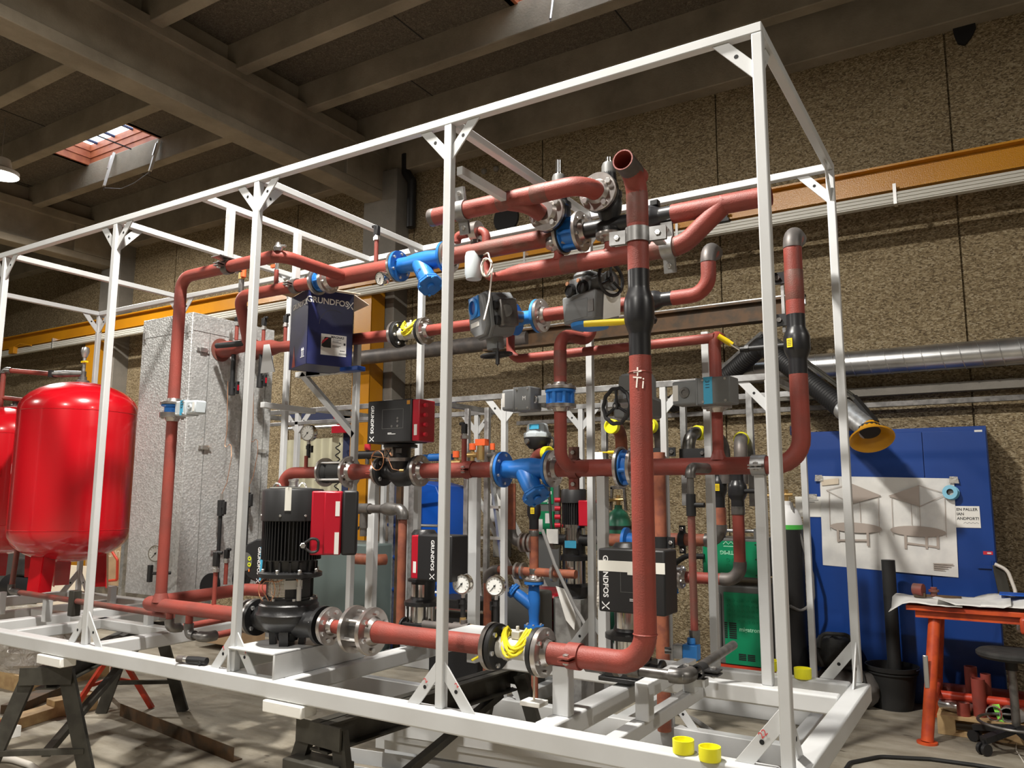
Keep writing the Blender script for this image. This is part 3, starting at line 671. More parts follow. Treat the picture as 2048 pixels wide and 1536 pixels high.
def ball_valve(label, a, b, r, sticker=None, lever=None, group='black ball valves', m='ball_black', bulge=1.45):
    """welded ball valve: slim ends and a swollen middle between a and b"""
    a, b = V(a), V(b); L = (b-a).length; t = thing('ball_valve', label, 'valve', a, group)
    MB().lathe(a, b-a, [(0, 0), (r, 0), (r, L*.24), (r*1.02, L*.27), (r*bulge*.92, L*.36), (r*bulge, L*.42), (r*bulge, L*.62), (r*bulge*.92, L*.68), (r*1.02, L*.77), (r, L*.80), (r, L), (0, L)], 28).build('body', m, t)
    c = (a+b)/2
    if sticker:
        n_ = V(sticker).normalized(); d = (b-a).normalized(); s = n_.cross(d); q = c+n_*(r*bulge-.004)
        st = MB().prism([q+s*x+d*y for x, y in ((-.014, -.022), (.014, -.022), (.014, .022), (-.014, .022))], n_*.0075).build('sticker', 'handle_yellow', t)
        pr = MB()
        for k in (-.012, -.004, .004, .012): pr.prism([q+n_*.0076+s*x+d*y for x, y in ((-.01, k-.0012), (.01, k-.0012), (.01, k+.0012), (-.01, k+.0012))], n_*.0004)
        pr.build('print', 'print_black', st)
    if lever:
        o, hd, L2, col = lever; o = V(o); hd = V(hd).normalized(); q = c+o.normalized()*r*bulge*.9
        MB().tube([q, q+o], .014, 12).lathe(q+o*.8, o, [(0, 0), (.019, 0), (.019, .02), (0, .02)], 6).build('stem', 'plastic_black', t)
        e = q+o; MB().beam(e, e+hd*L2*.5, .026, .006, up=o).build('lever', 'bolt_steel', t)
        MB().tube([e+hd*L2*.35, e+hd*L2*.6, e+hd*L2], [.013, .015, .014], 10).build('grip', col, t)
    return t
def hand_wheel(t, c, d, R, m='plastic_black', spokes=3, scallop=False):
    c = V(c); d = V(d).normalized(); u, w_ = basis(d); b = MB(); n_ = 48
    b.tube([c+(u*math.cos(2*PI*k/n_)+w_*math.sin(2*PI*k/n_))*(R*(1+(.03*math.cos(10*2*PI*k/n_) if scallop else 0))) for k in range(n_+1)], R*.11, 8, caps=False)
    for k in range(spokes):
        a = 2*PI*k/spokes+.5; b.tube([c+(u*math.cos(a)+w_*math.sin(a))*R*.12, c+(u*math.cos(a)+w_*math.sin(a))*R*.98], R*.085, 8)
    b.tube([c-d*R*.12, c+d*R*.12], R*.2, 12); o = b.build('hand_wheel', m, t)
    MB().cyl(c, c-d*R*.16, R*.09, n=10).build('wheel_nut', 'bolt_steel', o); return o
def box_actuator(label, c, right, out, up, s=(.13, .085, .09), tape=None, group=None, plug=True, mark=None, m='actuator_grey'):
    """rectangular electric valve actuator; right/out/up are its width, front-normal and height directions"""
    c = V(c); r, o, u = V(right).normalized(), V(out).normalized(), V(up).normalized(); t = thing('valve_actuator', label, 'actuator', c, group)
    T = MX(((r.x, -o.x, u.x, c.x), (r.y, -o.y, u.y, c.y), (r.z, -o.z, u.z, c.z), (0, 0, 0, 1))); a, b_, h = s[0]/2, s[1]/2, s[2]/2
    MB(T).box((-a, -b_, -h), (a*.12, b_, h)).build('housing', m, t, bevel=.008)
    MB(T).box((a*.12, -b_*.92, -h*.9), (a, b_*.92, h*.9)).build('cover', m, t, bevel=.01)
    MB(T).box((a*.09, -b_*1.02, -h*1.02), (a*.15, b_*1.02, h*1.02)).build('joint', m, t, bevel=.002)
    for x in (-a*.85, -a*.1):
        for z in (-h*.8, h*.8): bolt(t, T@V((x, -b_, z)), o, .007, .005)
    if plug: MB(T).lathe((a*.55, -b_*.92, 0), (0, -1, 0), [(0, 0), (h*.42, 0), (h*.4, .008), (h*.22, .009), (h*.2, .004), (0, .004)], 20).build('position_dial', 'actuator_light' if m == 'actuator_light' else 'fitting', t)
    if tape:
        tp = MB(T).box((-a*.42, -b_-.0012, -h*.98), (-a*.12, -b_+.002, h*.98)).box((-a*.42, -b_-.0012, h-.002), (-a*.12, b_*.6, h+.0012)).build('marking_tape', 'tape_blue', t)
        text(tp, tape, .03, T@planeT((-a*.27, -b_-.0018, h*.45), (0, 0, -1), (1, 0, 0)), 'print_black', 'marking')
    if mark: text(t, mark, .032, T@planeT((-a*.6, -b_-.0005, 0), (1, 0, 0), (0, 0, 1)), 'lettering_white', 'marking')
    lb = MB(T).box((a*.78, -b_*.92-.0008, -h*.6), (a*.97, -b_*.9, h*.6)).build('name_plate', 'white_card', t)
    return t
# ================================================================ red pipework of the main frame
Y1 = .2; Z1 = .318
# --- front suction line with its rear leg and the left riser
xs_ = -3.76
xr = at(322, 1190, y=Y1).x; zv = az(326, 822, Y1); ZT = 2.295
t = pipe_thing('suction_pipe', 'thick red pipe turning back at the left end of the front base beam', 'pipe', [[(-2.87, Y1, Z1), (xs_, Y1, Z1), (xs_, .93, Z1+.012), (-3.2, .93, Z1+.02)], [(xr, Y1, Z1), (xr, Y1, zv-.055)]], [.040, .033], rad=.062)
flange(t, (-2.845, Y1, Z1), (1, 0, 0), .088, .02, 8, .045, bolts=0); MB().lathe((xr, Y1, Z1+.02), (0, 0, 1), [(.05, 0), (.042, .025), (.034, .05)], 20).build('tee_fillet', 'primer', t)
flange(t, (xr, Y1, zv-.034), (0, 0, -1), .075, .016, 4, .036)
sensor('black square sensor on the front red pipe left of the white post', (at(428, 1205, y=Y1).x, Y1, Z1+.035), az(425, 1105, Y1)-Z1-.03, .0125, (1, .3, 0))
b = MB(); xa = ax(340, 1225, Y1); xb2 = ax(379, 1230, Y1)
pt = thing('drain_pipe_pair', 'two small red drain pipes with grey elbows under the front red pipe', 'drain pipes', (xa, Y1, .26))
for p, q in (((xa, Y1, Z1-.03), (xa, Y1, Z1-.075)), ((xb2, Y1, Z1-.03), (xb2, Y1, Z1-.085))): MB().tube([p, q], .021).build('stub', 'primer', pt)
for p, rr in (([(xa, Y1, Z1-.07), (xa, Y1, Z1-.125), (xa+.02, Y1+.07, Z1-.125)], .027), ([(xb2, Y1, Z1-.08), (xb2, Y1, Z1-.14), (xb2+.055, Y1, Z1-.142)], .027), ([(xb2+.1, Y1, Z1-.142), (xb2+.155, Y1, Z1-.142), (xb2+.155, Y1+.06, Z1-.14)], .029)): MB().tube(p, rr, rad=.035).build('elbow', 'fitting', pt)
MB().tube([(xb2+.05, Y1, Z1-.142), (xb2+.11, Y1, Z1-.142)], .019).build('nipple', 'fitting', pt)
for p in ([(xa+.02, Y1+.06, Z1-.125), (xa+.03, 1.1, Z1-.10)], [(xb2+.155, Y1+.055, Z1-.14), (xb2+.16, 1.05, Z1-.12)]): MB().tube(p, .019).build('pipe', 'primer', pt)
# --- valve and actuator on the left riser
t = thing('butterfly_valve', 'blue valve with two steel flanges on the left red riser', 'valve', (xr, Y1, zv), 'blue valves in red pipes')
MB().lathe((xr, Y1, zv-.03), (0, 0, 1), [(.03, 0), (.068, 0), (.068, .008), (.05, .014), (.05, .046), (.068, .052), (.068, .06), (.03, .06)], 28).build('valve_body', 'valve_blue', t)
flange(t, (xr, Y1, zv+.048), (0, 0, 1), .075, .016, 4, .036); flange(t, (xr, Y1, zv-.047), (0, 0, -1), .075, .016, 4, .036)
MB().beam((xr+.05, Y1, zv), (xr+.12, Y1-.01, zv), .03, .03).build('stem_bracket', 'fitting', t)
box_actuator('small grey actuator with blue tape on the left red riser', (xr+.19, Y1-.015, zv), (1, -.1, 0), (-.1, -1, 0), (0, 0, 1), (.21, .085, .088), '153', None, True, m='actuator_light')
# --- upper part of the left riser, running right and then back to the upper header
xt = -2.735
t = pipe_thing('return_pipe', 'red pipe rising at the left, running right under the top rail and turning back', 'pipe', [[(xr, Y1, zv+.04), (xr, Y1, ZT), (xt, Y1, ZT+.005), (xt, .69, ZT+.005)]], .036, rad=.085)
clamp('steel clamp holding the upper left red pipe to a white hanger', (-3.18, Y1, ZT+.002), (1, 0, 0), (0, 1, 0), .037, 'steel pipe clamps', 'fitting', .045)
MB().prism([(-3.22, Y1-.09, ZT+.045), (-3.14, Y1-.09, ZT+.045), (-3.14, Y1+.09, ZT+.045), (-3.22, Y1+.09, ZT+.045)], (0, 0, .006)).build('clamp_plate', 'fitting', t)
p = V((ax(556, 500, Y1), Y1, ZT+.03)); v = thing('air_vent', 'small silver vent cap on the bend of the upper left red pipe', 'air vent', p)
MB().lathe(p, (0, 0, 1), [(0, 0), (.02, 0), (.026, .02), (.016, .035), (.012, .05), (0, .05)], 14).build('cap', 'bolt_steel', v); MB().tube([p+V((0, 0, .03)), p+V((.05, .01, .025))], .008).build('outlet', 'bolt_steel', v)
# --- upper header
Y2 = .73; ZH = 2.305
xe = ax(478, 592, Y2); xv1 = ax(640, 556, Y2); xs0, xs1 = ax(794, 520, Y2), ax(898, 500, Y2); xv2 = ax(1143, 468, Y2); xend = at(1541, 380, y=Y2).x
t = pipe_thing('upper_header', 'red upper pipe rising from the heat exchanger to the first small blue valve', 'pipe', [[(-4.14, .93, 2.005), (-3.84, .93, 2.005), (xe, Y2, ZH), (xv1-.045, Y2, ZH)]], .040, rad=.11)
flange(t, (xv1-.03, Y2, ZH), (-1, 0, 0), .085, .016, 6, .042, bolts=0)
MB().lathe((-4.14, .93, 2.005), (1, 0, 0), [(.058, 0), (.058, .1), (.05, .14), (.041, .19)], 20).build('nozzle_cone', 'primer', t)
wafer_valve('small blue valve above the blue cardboard box', (xv1+.02, Y2, ZH), (1, 0, 0), .078, .05, .014, group='blue valves in red pipes')
t = pipe_thing('upper_header', 'short thick red pipe with a round thermometer left of the upper blue strainer', 'pipe', [[(xv1+.06, Y2, ZH), (xs0-.03, Y2, ZH)]], .052)
MB().tube([(xt, Y1+.45, ZT+.005), (xt, Y2, ZH)], .037).build('branch', 'primer', t)
flange(t, (xv1+.085, Y2, ZH), (1, 0, 0), .088, .018, 6, .055)
c = at(762, 557, y=Y2-.075); fdir = (CAM-c); fdir.z *= .3
th = gauge('round white thermometer on the thick upper red pipe', c, (-.15, -1, -.28), .042, 0, group='dial thermometers')
MB().tube([c+V((0, .03, 0)), (c.x, Y2-.03, ZH-.01)], .009, 8).build('probe', 'bolt_steel', th)
sensor('tall red stub with a black sensor left of the upper blue strainer', (ax(752, 522, Y2), Y2, ZH+.045), .235, .0135, (-1, 0, 0))
strainer('blue strainer taped 401 on the upper red header', ((xs0+xs1)/2, Y2, ZH), (1, 0, 0), .092, xs1-xs0-.02, (0, -.35, -1), .047, tape='401')
t = pipe_thing('upper_header', 'red upper header pipe between the blue strainer and the blue valve behind the relief valves', 'pipe', [[(xs1+.01, Y2, ZH), (xv2-.07, Y2, ZH)]], .048, m='primer_worn')
wafer_valve('larger blue valve behind the two relief valves', (xv2, Y2, ZH), (1, 0, 0), .105, .085, .018, group='blue valves in red pipes', hub=.05)
xbk0, xbk1 = ax(1240, 440, Y2), ax(1345, 425, Y2)
t = thing('black_pipe_piece', 'short black steel pipe right of the large upper blue valve', 'pipe', (xv2+.09, Y2, ZH)); MB().tube([(xv2+.07, Y2, ZH), (xbk0, Y2, ZH)], .043, 18).build('pipe', 'ball_black', t)
ball_valve('black ball valve on the upper header behind the open red riser', (xbk0, Y2, ZH), (xbk1, Y2, ZH), .043, None, None)
xl = ax(1310, 400, Y2); h = tag(MB().box((xl-.02, Y2-.02, ZH+.055), (xl+.02, Y2+.02, ZH+.085)).beam((xl-.01, Y2-.01, ZH+.08), (xl-.01, Y2-.01, ZH+.20), .03, .014).build('valve_lever', 'plastic_black', bevel=.004), 'upright black lever beside the open end of the tall red riser', 'lever')
# lower relief-valve pipe that climbs into the header
ZP = 2.142; xp0, xp1 = ax(1050, 547, Y2), ax(1375, 485, Y2); xj = ax(1440, 410, Y2)
t = thing('upper_header', 'red header end with an open pipe mouth beside the near white post', 'pipe', (xbk1, Y2, ZH))
MB().tube([(xbk1, Y2, ZH), (xend, Y2, ZH)], .046, 20, hole=(.041, .16)).build('pipe', 'primer', t)
t = thing('relief_header', 'red pipe under the relief valves that bends up into the upper header', 'pipe', (xp0, Y2, ZP))
MB().tube([(xp0, Y2, ZP), (xp1-.02, Y2, ZP), (xj+.03, Y2, ZH+.01)], .046, 20, rad=.16).build('pipe', 'primer', t)
xq = ax(990, 560, Y2); reducer(t, (xp0, Y2, ZP), (xq, Y2, ZP), .046, .024)
band(t, (xp0+.23, Y2, ZP), (xp0+.33, Y2, ZP), .046); band(t, (xp1-.2, Y2, ZP), (xp1-.05, Y2, ZP), .046)
xel = ax(972, 540, Y2); z2 = az(960, 462, Y2)
MB().tube([(xq+.01, Y2, ZP), (xel, Y2, ZP), (xel, Y2, z2), (xel-.05, Y2, z2)], .024, 14, rad=.055).build('bypass_pipe', 'primer', t)
# relief outlet pipe
Y3 = .47; pl = at(862, 432, y=Y3); pr_ = at(1130, 380, y=Y3); zo = (pl.z+pr_.z)/2
px1, px2 = ax(1042, 425, Y3), ax(1165, 392, Y3)
t = thing('relief_outlet_pipe', 'thick red pipe with an open left end joining the two relief valves', 'pipe', (pl.x, Y3, zo))
MB().tube([(px2+.02, Y2-.15, zo-.005), (px2+.02, Y3, zo), (pl.x, Y3, zo)], .047, 20, rad=.12, hole=(.042, .15)).tube([(px1-.1, Y3, zo), (px1+.02, Y3+.03, zo-.03), (px1+.055, Y2-.15, zo-.06)], .043, 16, rad=.1).build('pipe', 'primer', t)
band(t, (px1-.13, Y3, zo), (px1-.06, Y3, zo), .047); band(t, (pl.x, Y3, zo), (pl.x+.035, Y3, zo), .047, 'raw_pipe', 'bare_end'); band(t, (px1+.07, Y3, zo), (px1+.16, Y3, zo), .047)
xc = ax(925, 410, Y3)
clamp('steel clamp with square plates on the left of the relief outlet pipe', (xc, Y3, zo), (1, 0, 0), (0, -.25, 1), .048, 'steel pipe clamps', 'bare_steel', .06, L=.075)
xc = ax(905, 440, .05); MB().box((-1.40, .04, zo-.02), (-1.37, Y3-.05, zo+.02)).build('clamp_arm', 'white_paint', fr)
# relief valves
def relief_valve(label, px_stub, py_bot, xo, zoff, py_top):
    x = xo; zb = ZP+.045; t = thing('relief_valve', label, 'relief valve', (x, Y2, zb), 'relief valves')
    MB().lathe((x, Y2, zb-.02), (0, 0, 1), [(.042, 0), (.026, .03), (.026, .06), (.03, .075)], 18).build('riser_stub', 'primer', t)
    zf = zb+.055
    flange(t, (x, Y2, zf), (0, 0, -1), .07, .022, 4, .03)
    MB().lathe((x, Y2, zf+.022), (0, 0, 1), [(0, 0), (.07, 0), (.07, .02), (.045, .024), (.036, .05), (.05, .085), (.062, .12), (.066, .16), (.06, .19), (.066, .195), (.066, .215), (.05, .222), (.044, .24), (.038, .30), (.034, .36), (.03, .372), (0, .375)], 26).build('body', 'actuator_grey' if False else 'cast_black', t)
    MB().lathe((x, Y2, zf+.25), (0, 0, 1), [(.0, 0), (.039, 0), (.036, .13), (.03, .145), (0, .147)], 22).build('spring_bonnet', 'machine_grey', t)
    ztop = az(px_stub, py_top, Y2)
    MB().lathe((x, Y2, zf+.39), (0, 0, 1), [(0, 0), (.021, 0), (.021, .012), (.0165, .016), (.0165, ztop-zf-.395), (.012, ztop-zf-.39), (0, ztop-zf-.39)], 14).build('cap', 'stainless', t)
    zc = zo+zoff; q = V((xo, Y2-.055, zc))
    MB().tube([(xo, Y2, zc), (xo, Y2-.10, zc)], .052, 18).lathe((xo, Y2-.115, zc), (0, 1, 0), [(0, 0), (.098, 0), (.098, .018), (0, .018)], 30).build('outlet_neck', 'cast_black', t)
    flange(t, (xo, Y2-.14, zc), (0, -1, 0), .098, .02, 4, .05, br=.016, ph=.55)
    return t
relief_valve('left relief valve with a steel cap behind the red outlet pipe', 1076, 487, px1+.075, -.05, 330)
relief_valve('right relief valve with a steel cap at the bend of the red outlet pipe', 1201, 460, px2+.02, 0, 318)
# motor valve hanging left of the relief pipe
c = at(946, 462, y=Y2); t = thing('motor_valve', 'small grey motor valve with white cable hanging left of the relief pipe', 'valve', c)
MB().lathe((xel-.045, Y2, z2), (-1, 0, 0), [(.02, 0), (.058, 0), (.058, .045), (.02, .045)], 26).build('ring_body', 'flange_steel', t)
MB().tube([(xel-.07, Y2, z2-.05), (xel-.07, Y2, z2-.13)], .03, 12).box((xel-.1, Y2-.03, z2-.125), (xel-.04, Y2+.03, z2-.105)).build('neck', 'fitting', t)
MB().lathe((xel-.075, Y2-.01, z2-.125), (0, 0, -1), [(0, 0), (.046, 0), (.05, .02), (.05, .12), (.042, .15), (0, .152)], 20).build('motor', 'actuator_light', t)
MB().tube([(xel-.13, Y2, z2), (xel-.2, Y2, z2), (xel-.2, Y2, z2-.04)], .024, rad=.03).build('inlet', 'primer', t)
q = V((xel-.02, Y2-.02, z2-.15)); pts = [q, q+V((.06, -.02, -.0)), q+V((.09, -.03, -.08))]
cc = at(973, 535, y=.66)
for k in range(40): a = 2*PI*k/13; pts.append(cc+V((math.cos(a)*.03+.004*math.sin(k), .01*math.sin(k*.7), math.sin(a)*.05)))
pts += [at(978, 600, y=.55), at(968, 640, y=.42)]
MB().tube(pts, .0045, 6, rad=.01).build('cable', 'cable_white', t); MB().tube([q-V((.035, 0, 0)), q+V((.02, 0, 0))], .012, 8).build('cable_gland', 'plastic_black', t)
# --- tall open riser at the right front with its ball valve
XR = -.583
xfm0, xfm1 = ax(990, 1292, Y1), ax(1082, 1303, Y1)
zb1, zb0 = az(1285, 540, Y1), az(1285, 712, Y1)
t = thing('tall_riser', 'tall thick red riser at the right bending up from the front base pipe', 'pipe', (XR, Y1, Z1))
MB().tube([(xfm1+.02, Y1, Z1), (XR, Y1, Z1), (XR, Y1, zb0)], .045, 22, rad=.115).build('pipe', 'primer', t)
weld(t, (XR, Y1, az(1285, 1268, Y1)), (0, 0, 1), .0455); weld(t, (XR, Y1, az(1285, 745, Y1)), (0, 0, 1), .0455)
text(t, '+', .075, planeT(at(1275, 745, y=Y1-.0462), (1, -.05, .1), (0, 0, 1)), 'chalk', 'chalk_mark'); text(t, 'Ti', .065, planeT(at(1277, 766, y=Y1-.0462), (1, 0, -.15), (.1, 0, 1)), 'chalk', 'chalk_mark')
clamp('red painted clamp on the front red pipe beside the yellow cable meter', (ax(1150, 1305, Y1), Y1, Z1), (1, 0, 0), (0, -1, 0), .046, None, 'primer', .055, L=.06)
ball_valve('large black ball valve with a yellow lever on the tall open riser', (XR, Y1, zb0), (XR, Y1, zb1), .0445, None, ((.0, .10, 0), (-1, -.3, 0), .30, 'handle_yellow'), bulge=1.4)
t = thing('tall_riser', 'upper red end of the tall riser with an open mouth facing left', 'pipe', (XR, Y1, zb1))
zt = 2.305; MB().tube([(XR, Y1, zb1), (XR, Y1, zt), (XR, Y1-.145, zt+.01)], .0445, 22, rad=.11, hole=(.039, .18)).build('pipe', 'primer', t)
zz = az(1275, 395, Y1); band(t, (XR, Y1, zz-.12), (XR, Y1, zz+.02), .0445); MB().tube([(XR, Y1-.035, zt-.005), (XR, Y1-.145, zt+.01)], .0455, 22, caps=False).build('bare_elbow_end', 'raw_pipe', t)
zc = az(1275, 472, Y1); clamp('wide steel clamp with big bolts on the tall open riser', (XR, Y1, zc), (0, 0, 1), (1, .12, 0), .046, None, 'bare_steel', .062, L=.075)
q = V((XR+.06, Y1+.02, zc)); e = V((ax(1325, 490, Y2-.06), Y2-.07, ZP)); tag(MB().beam(q, e, .045, .012).build('clamp_strut', 'bare_steel'), 'flat steel strut between the riser clamp and the relief header clamp', 'strut')
clamp('steel clamp on the relief header right of the tall riser', (ax(1337, 490, Y2), Y2, ZP), (1, 0, 0), (0, -.15, 1), .047, 'steel pipe clamps', 'bare_steel', .06, L=.075)
# --- front discharge line
xo = -2.20; xd0, xd1 = ax(712, 1252, Y1), ax(748, 1257, Y1)
t = thing('discharge_pipe', 'red pipe between the big black pump and the flow meter with yellow cable', 'pipe', (xd1, Y1, Z1))
MB().tube([(xd1+.2, Y1, Z1), (xfm0-.02, Y1, Z1)], .043, 22).build('pipe', 'primer', t); reducer(t, (xd1-.01, Y1, Z1), (xd1+.21, Y1, Z1), .052, .043)
flange(t, (xd1, Y1, Z1), (1, 0, 0), .112, .022, 6, .055, br=.0125)
flange(t, (xd0-.02, Y1, Z1), (-1, 0, 0), .112, .022, 6, .04, bolts=0)
MB().lathe((xd0-.02, Y1, Z1), (1, 0, 0), [(.03, 0), (.062, .0), (.062, xd1-xd0), (.03, xd1-xd0)], 22).build('check_valve_body', 'fitting', t)
for k in range(6):
    a = 2*PI*k/6+.4; MB().cyl((xd0-.02, Y1+math.cos(a)*.085, Z1+math.sin(a)*.085), (xd1-.01, Y1+math.cos(a)*.085, Z1+math.sin(a)*.085), .008, n=8).build('tie_rod', 'bolt_steel', t)
reducer(t, (xo-.06, Y1, Z1), (xd0-.02, Y1, Z1), .030, .040)
f = flange(t, (ax(664, 1246, Y1), Y1, Z1), (1, 0, 0), .092, .02, 8, .036, br=.0115)
flow_meter('flow meter with a thick yellow cable coil on the front red pipe', ((xfm0+xfm1)/2, Y1, Z1), (1, 0, 0), .10, xfm1-xfm0, seed=2, tail=(-.16, -.11, -.045))
# --- middle line from the heat exchanger to the right
Y4 = 1.2; ZM = 2.03
xm0, xm1 = ax(795, 666, Y4), ax(848, 660, Y4); xb1 = ax(1055, 637, Y4); xend4 = ax(1418, 575, Y4)
ZM = (az(750, 673, Y4)+az(1110, 630, Y4))/2
t = thing('middle_pipe', 'red pipe leaving the top of the heat exchanger behind the blue cardboard box', 'pipe', (-4.14, Y4, ZM))
MB().tube([(-4.14, Y4+.02, ZM+.04), (-3.7, Y4, ZM+.02), (xm0-.02, Y4, ZM)], .040, 18).build('pipe', 'primer', t); MB().lathe((-4.14, Y4+.02, ZM+.04), (1, 0, -.04), [(.06, 0), (.06, .2), (.041, .28)], 20).build('nozzle_cone', 'primer', t)
flow_meter('small flow meter with yellow cable on the middle red pipe', ((xm0+xm1)/2, Y4, ZM), (1, 0, 0), .09, xm1-xm0, seed=5)
t = thing('middle_pipe', 'red middle pipe between the yellow cable meter and the blue taped actuator', 'pipe', (xm1, Y4, ZM)); MB().tube([(xm1+.02, Y4, ZM), (xb1-.09, Y4, ZM)], .036, 18).build('pipe', 'primer', t)
t = thing('control_valve_body', 'light blue flanged valve right of the grey actuator with blue window', 'valve', (xb1, Y4, ZM), 'blue valves in red pipes')
MB().tube([(xb1-.1, Y4, ZM), (xb1-.03, Y4, ZM), (xb1+.03, Y4, ZM), (xb1+.08, Y4, ZM)], [.055, .04, .04, .055], 20).build('valve_body', 'valve_blue_light', t)
for s in (-1, 1): MB().lathe((xb1-.01+s*.075, Y4, ZM), (s, 0, 0), [(0, 0), (.1, 0), (.1, .018), (0, .018)], 30).build('valve_flange', 'valve_blue_light', t); flange(t, (xb1-.01+s*.116, Y4, ZM), (s, 0, 0), .1, .02, 4, .045)
t = thing('middle_pipe', 'red middle pipe running behind the second grey actuator', 'pipe', (xb1+.1, Y4, ZM)); xk = ax(1305, 600, Y4); MB().tube([(xb1+.1, Y4, ZM), (xk-.14, Y4, ZM)], .040, 18).build('pipe', 'primer', t)
xk2 = ax(1345, 590, Y4); ball_valve('black ball valve on the middle pipe behind the tall riser', (xk-.14, Y4, ZM), (xk2, Y4, ZM), .038, None, None)
t = thing('middle_pipe', 'red pipe bend rising behind the tall riser with a bare rounded end', 'pipe', (xk2, Y4, ZM)); zt = az(1425, 492, Y4)
MB().tube([(xk2, Y4, ZM), (xend4, Y4, ZM), (xend4, Y4, zt), (xend4, Y4+.13, zt)], .040, 18, rad=.1).build('pipe', 'primer', t); MB().tube([(xend4, Y4, zt-.085), (xend4, Y4, zt), (xend4, Y4+.132, zt)], .0408, 18, rad=.1).build('bare_end', 'raw_pipe', t)
# --- small loop pipe dropping from the middle line
xa = ax(1021, 690, Y4); zl = az(1040, 717, Y4); xb_ = ax(1437, 690, 1.16); zl2 = az(1300, 693, Y4)
XV2 = ax(1435, 860, 1.18)
t = thing('loop_pipe', 'thin red pipe dropping from the middle line and running right behind the risers', 'pipe', (xa, Y4, zl))
MB().tube([(xa, Y4, ZM-.02), (xa, Y4, zl), (XV2, 1.18, zl)], .026, 14, rad=.07).build('pipe', 'primer', t)
# --- lower header
Y5 = 1.18; Z5 = 1.115
xc0 = ax(655, 947, Y5); xc1 = ax(697, 947, Y5); xpm = ax(800, 942, Y5); xq0, xq1 = ax(1000, 940, Y5), ax(1108, 938, Y5); xw = ax(1256, 937, Y5); xe5 = -.168
xg = ax(590, 955, Y5)-.12
t = thing('lower_header', 'red bend of the lower header coming up behind the big black motor', 'pipe', (xg, Y5, Z5)); MB().tube([(-3.9, Y5, .36), (xg, Y5, .36), (xg, Y5, Z5), (xc0-.03, Y5, Z5)], .040, 18, rad=.11).build('pipe', 'primer', t)
flange(t, (xc0-.03, Y5, Z5), (-1, 0, 0), .098, .018, 6, .045, bolts=0)
t = thing('lower_header', 'short red reducer pipe between the steel compensator and the small pump', 'pipe', (xc1, Y5, Z5))
flange(t, (xc1+.02, Y5, Z5), (1, 0, 0), .105, .02, 6, .055); MB().lathe((xc0-.03, Y5, Z5), (1, 0, 0), [(.03, 0), (.07, 0), (.075, .03), (.055, .05), (.075, .08), (.07, xc1-xc0+.03), (.03, xc1-xc0+.03)], 24).build('compensator', 'rubber', t)
for k in range(4):
    a = 2*PI*k/4+.7; MB().cyl((xc0-.05, Y5+math.cos(a)*.08, Z5+math.sin(a)*.08), (xc1+.02, Y5+math.cos(a)*.08, Z5+math.sin(a)*.08), .008, n=8).build('tie_rod', 'bolt_steel', t)
reducer(t, (xc1+.02, Y5, Z5), (xc1+.2, Y5, Z5), .055, .043); MB().tube([(xc1+.19, Y5, Z5), (xpm-.17, Y5, Z5)], .043).build('pipe', 'primer', t)
clamp('red clamp under the lower header left of the small pump', (xc1+.26, Y5, Z5), (1, 0, 0), (0, -1, -.1), .044, 'red pipe clamps', 'primer', .055)
t = thing('lower_header', 'red lower header pipe between the small pump and the lower blue strainer', 'pipe', (xpm+.15, Y5, Z5)); MB().tube([(xpm+.13, Y5, Z5), (xq0-.02, Y5, Z5)], .047, 18).build('pipe', 'primer', t)
clamp('red clamp on the lower header above a white stub post', (ax(940, 940, Y5), Y5, Z5), (1, 0, 0), (0, -1, 0), .048, 'red pipe clamps', 'primer', .06)
strainer('blue strainer with plain blue tape on the lower red header', ((xq0+xq1)/2, Y5, Z5), (1, 0, 0), .105, xq1-xq0-.03, (0, -.35, -1), .052, tape=1)
t = thing('lower_header', 'red lower header pipe right of the lower blue strainer with a bend rising from it', 'pipe', (xq1, Y5, Z5)); Y6 = .96; XV1 = ax(1121, 860, Y6); zv1 = az(1120, 797, Y6); zt1 = az(1125, 668, Y6); xj1 = ax(1182, 688, Y4)
MB().tube([(xq1+.01, Y5, Z5), (xw-.06, Y5, Z5)], .048, 18).tube([(XV1, Y6, zv1-.04), (XV1, Y6, Z5+.005), (XV1+.06, Y5, Z5+.005)], .0345, 16, rad=.085).build('pipe', 'primer', t)
flange(t, (XV1, Y6, zv1-.05), (0, 0, -1), .086, .018, 6, .036)
clamp('dark red plate clamp on the lower header right of the rising bend', (ax(1148, 935, Y5), Y5, Z5), (1, 0, 0), (0, 0, 1), .049, 'red pipe clamps', 'primer_worn', .06, L=.07)
wafer_valve('large blue valve on the lower header behind the tall riser', (xw, Y5, Z5), (1, 0, 0), .112, .05, .018, group='blue valves in red pipes', hub=.05)
t = thing('lower_header', 'red lower header end bending up into the right riser', 'pipe', (xw, Y5, Z5)); zr0, zr1 = az(1606, 748, Y5), az(1604, 628, Y5)
MB().tube([(xw+.04, Y5, Z5), (xe5, Y5, Z5), (xe5, Y5, zr0)], .044, 20, rad=.13).tube([(XV2, Y5, Z5), (XV2, Y5, az(1437, 815, Y5))], .028, 14).build('pipe', 'primer', t); MB().lathe((XV2, Y5, Z5+.03), (0, 0, 1), [(.044, 0), (.032, .03), (.028, .05)], 16).build('tee_fillet', 'primer', t)
clamp('steel clamp with stacked plates at the right end of the lower header', (-.372, Y5, Z5), (1, 0, 0), (0, -1, -.1), .045, 'steel pipe clamps', 'bare_steel', .07)
ball_valve('black ball valve with a yellow label on the right red riser', (xe5, Y5, zr0), (xe5, Y5, zr1), .044, (-.35, -1, 0), ((-.22, .0, 0), (-.6, -.2, .45), .13, 'handle_yellow'), bulge=1.42)
t = thing('right_riser', 'upper end of the right red riser with a bare grey elbow', 'pipe', (xe5, Y5, zr1)); zt = az(1600, 462, Y5)
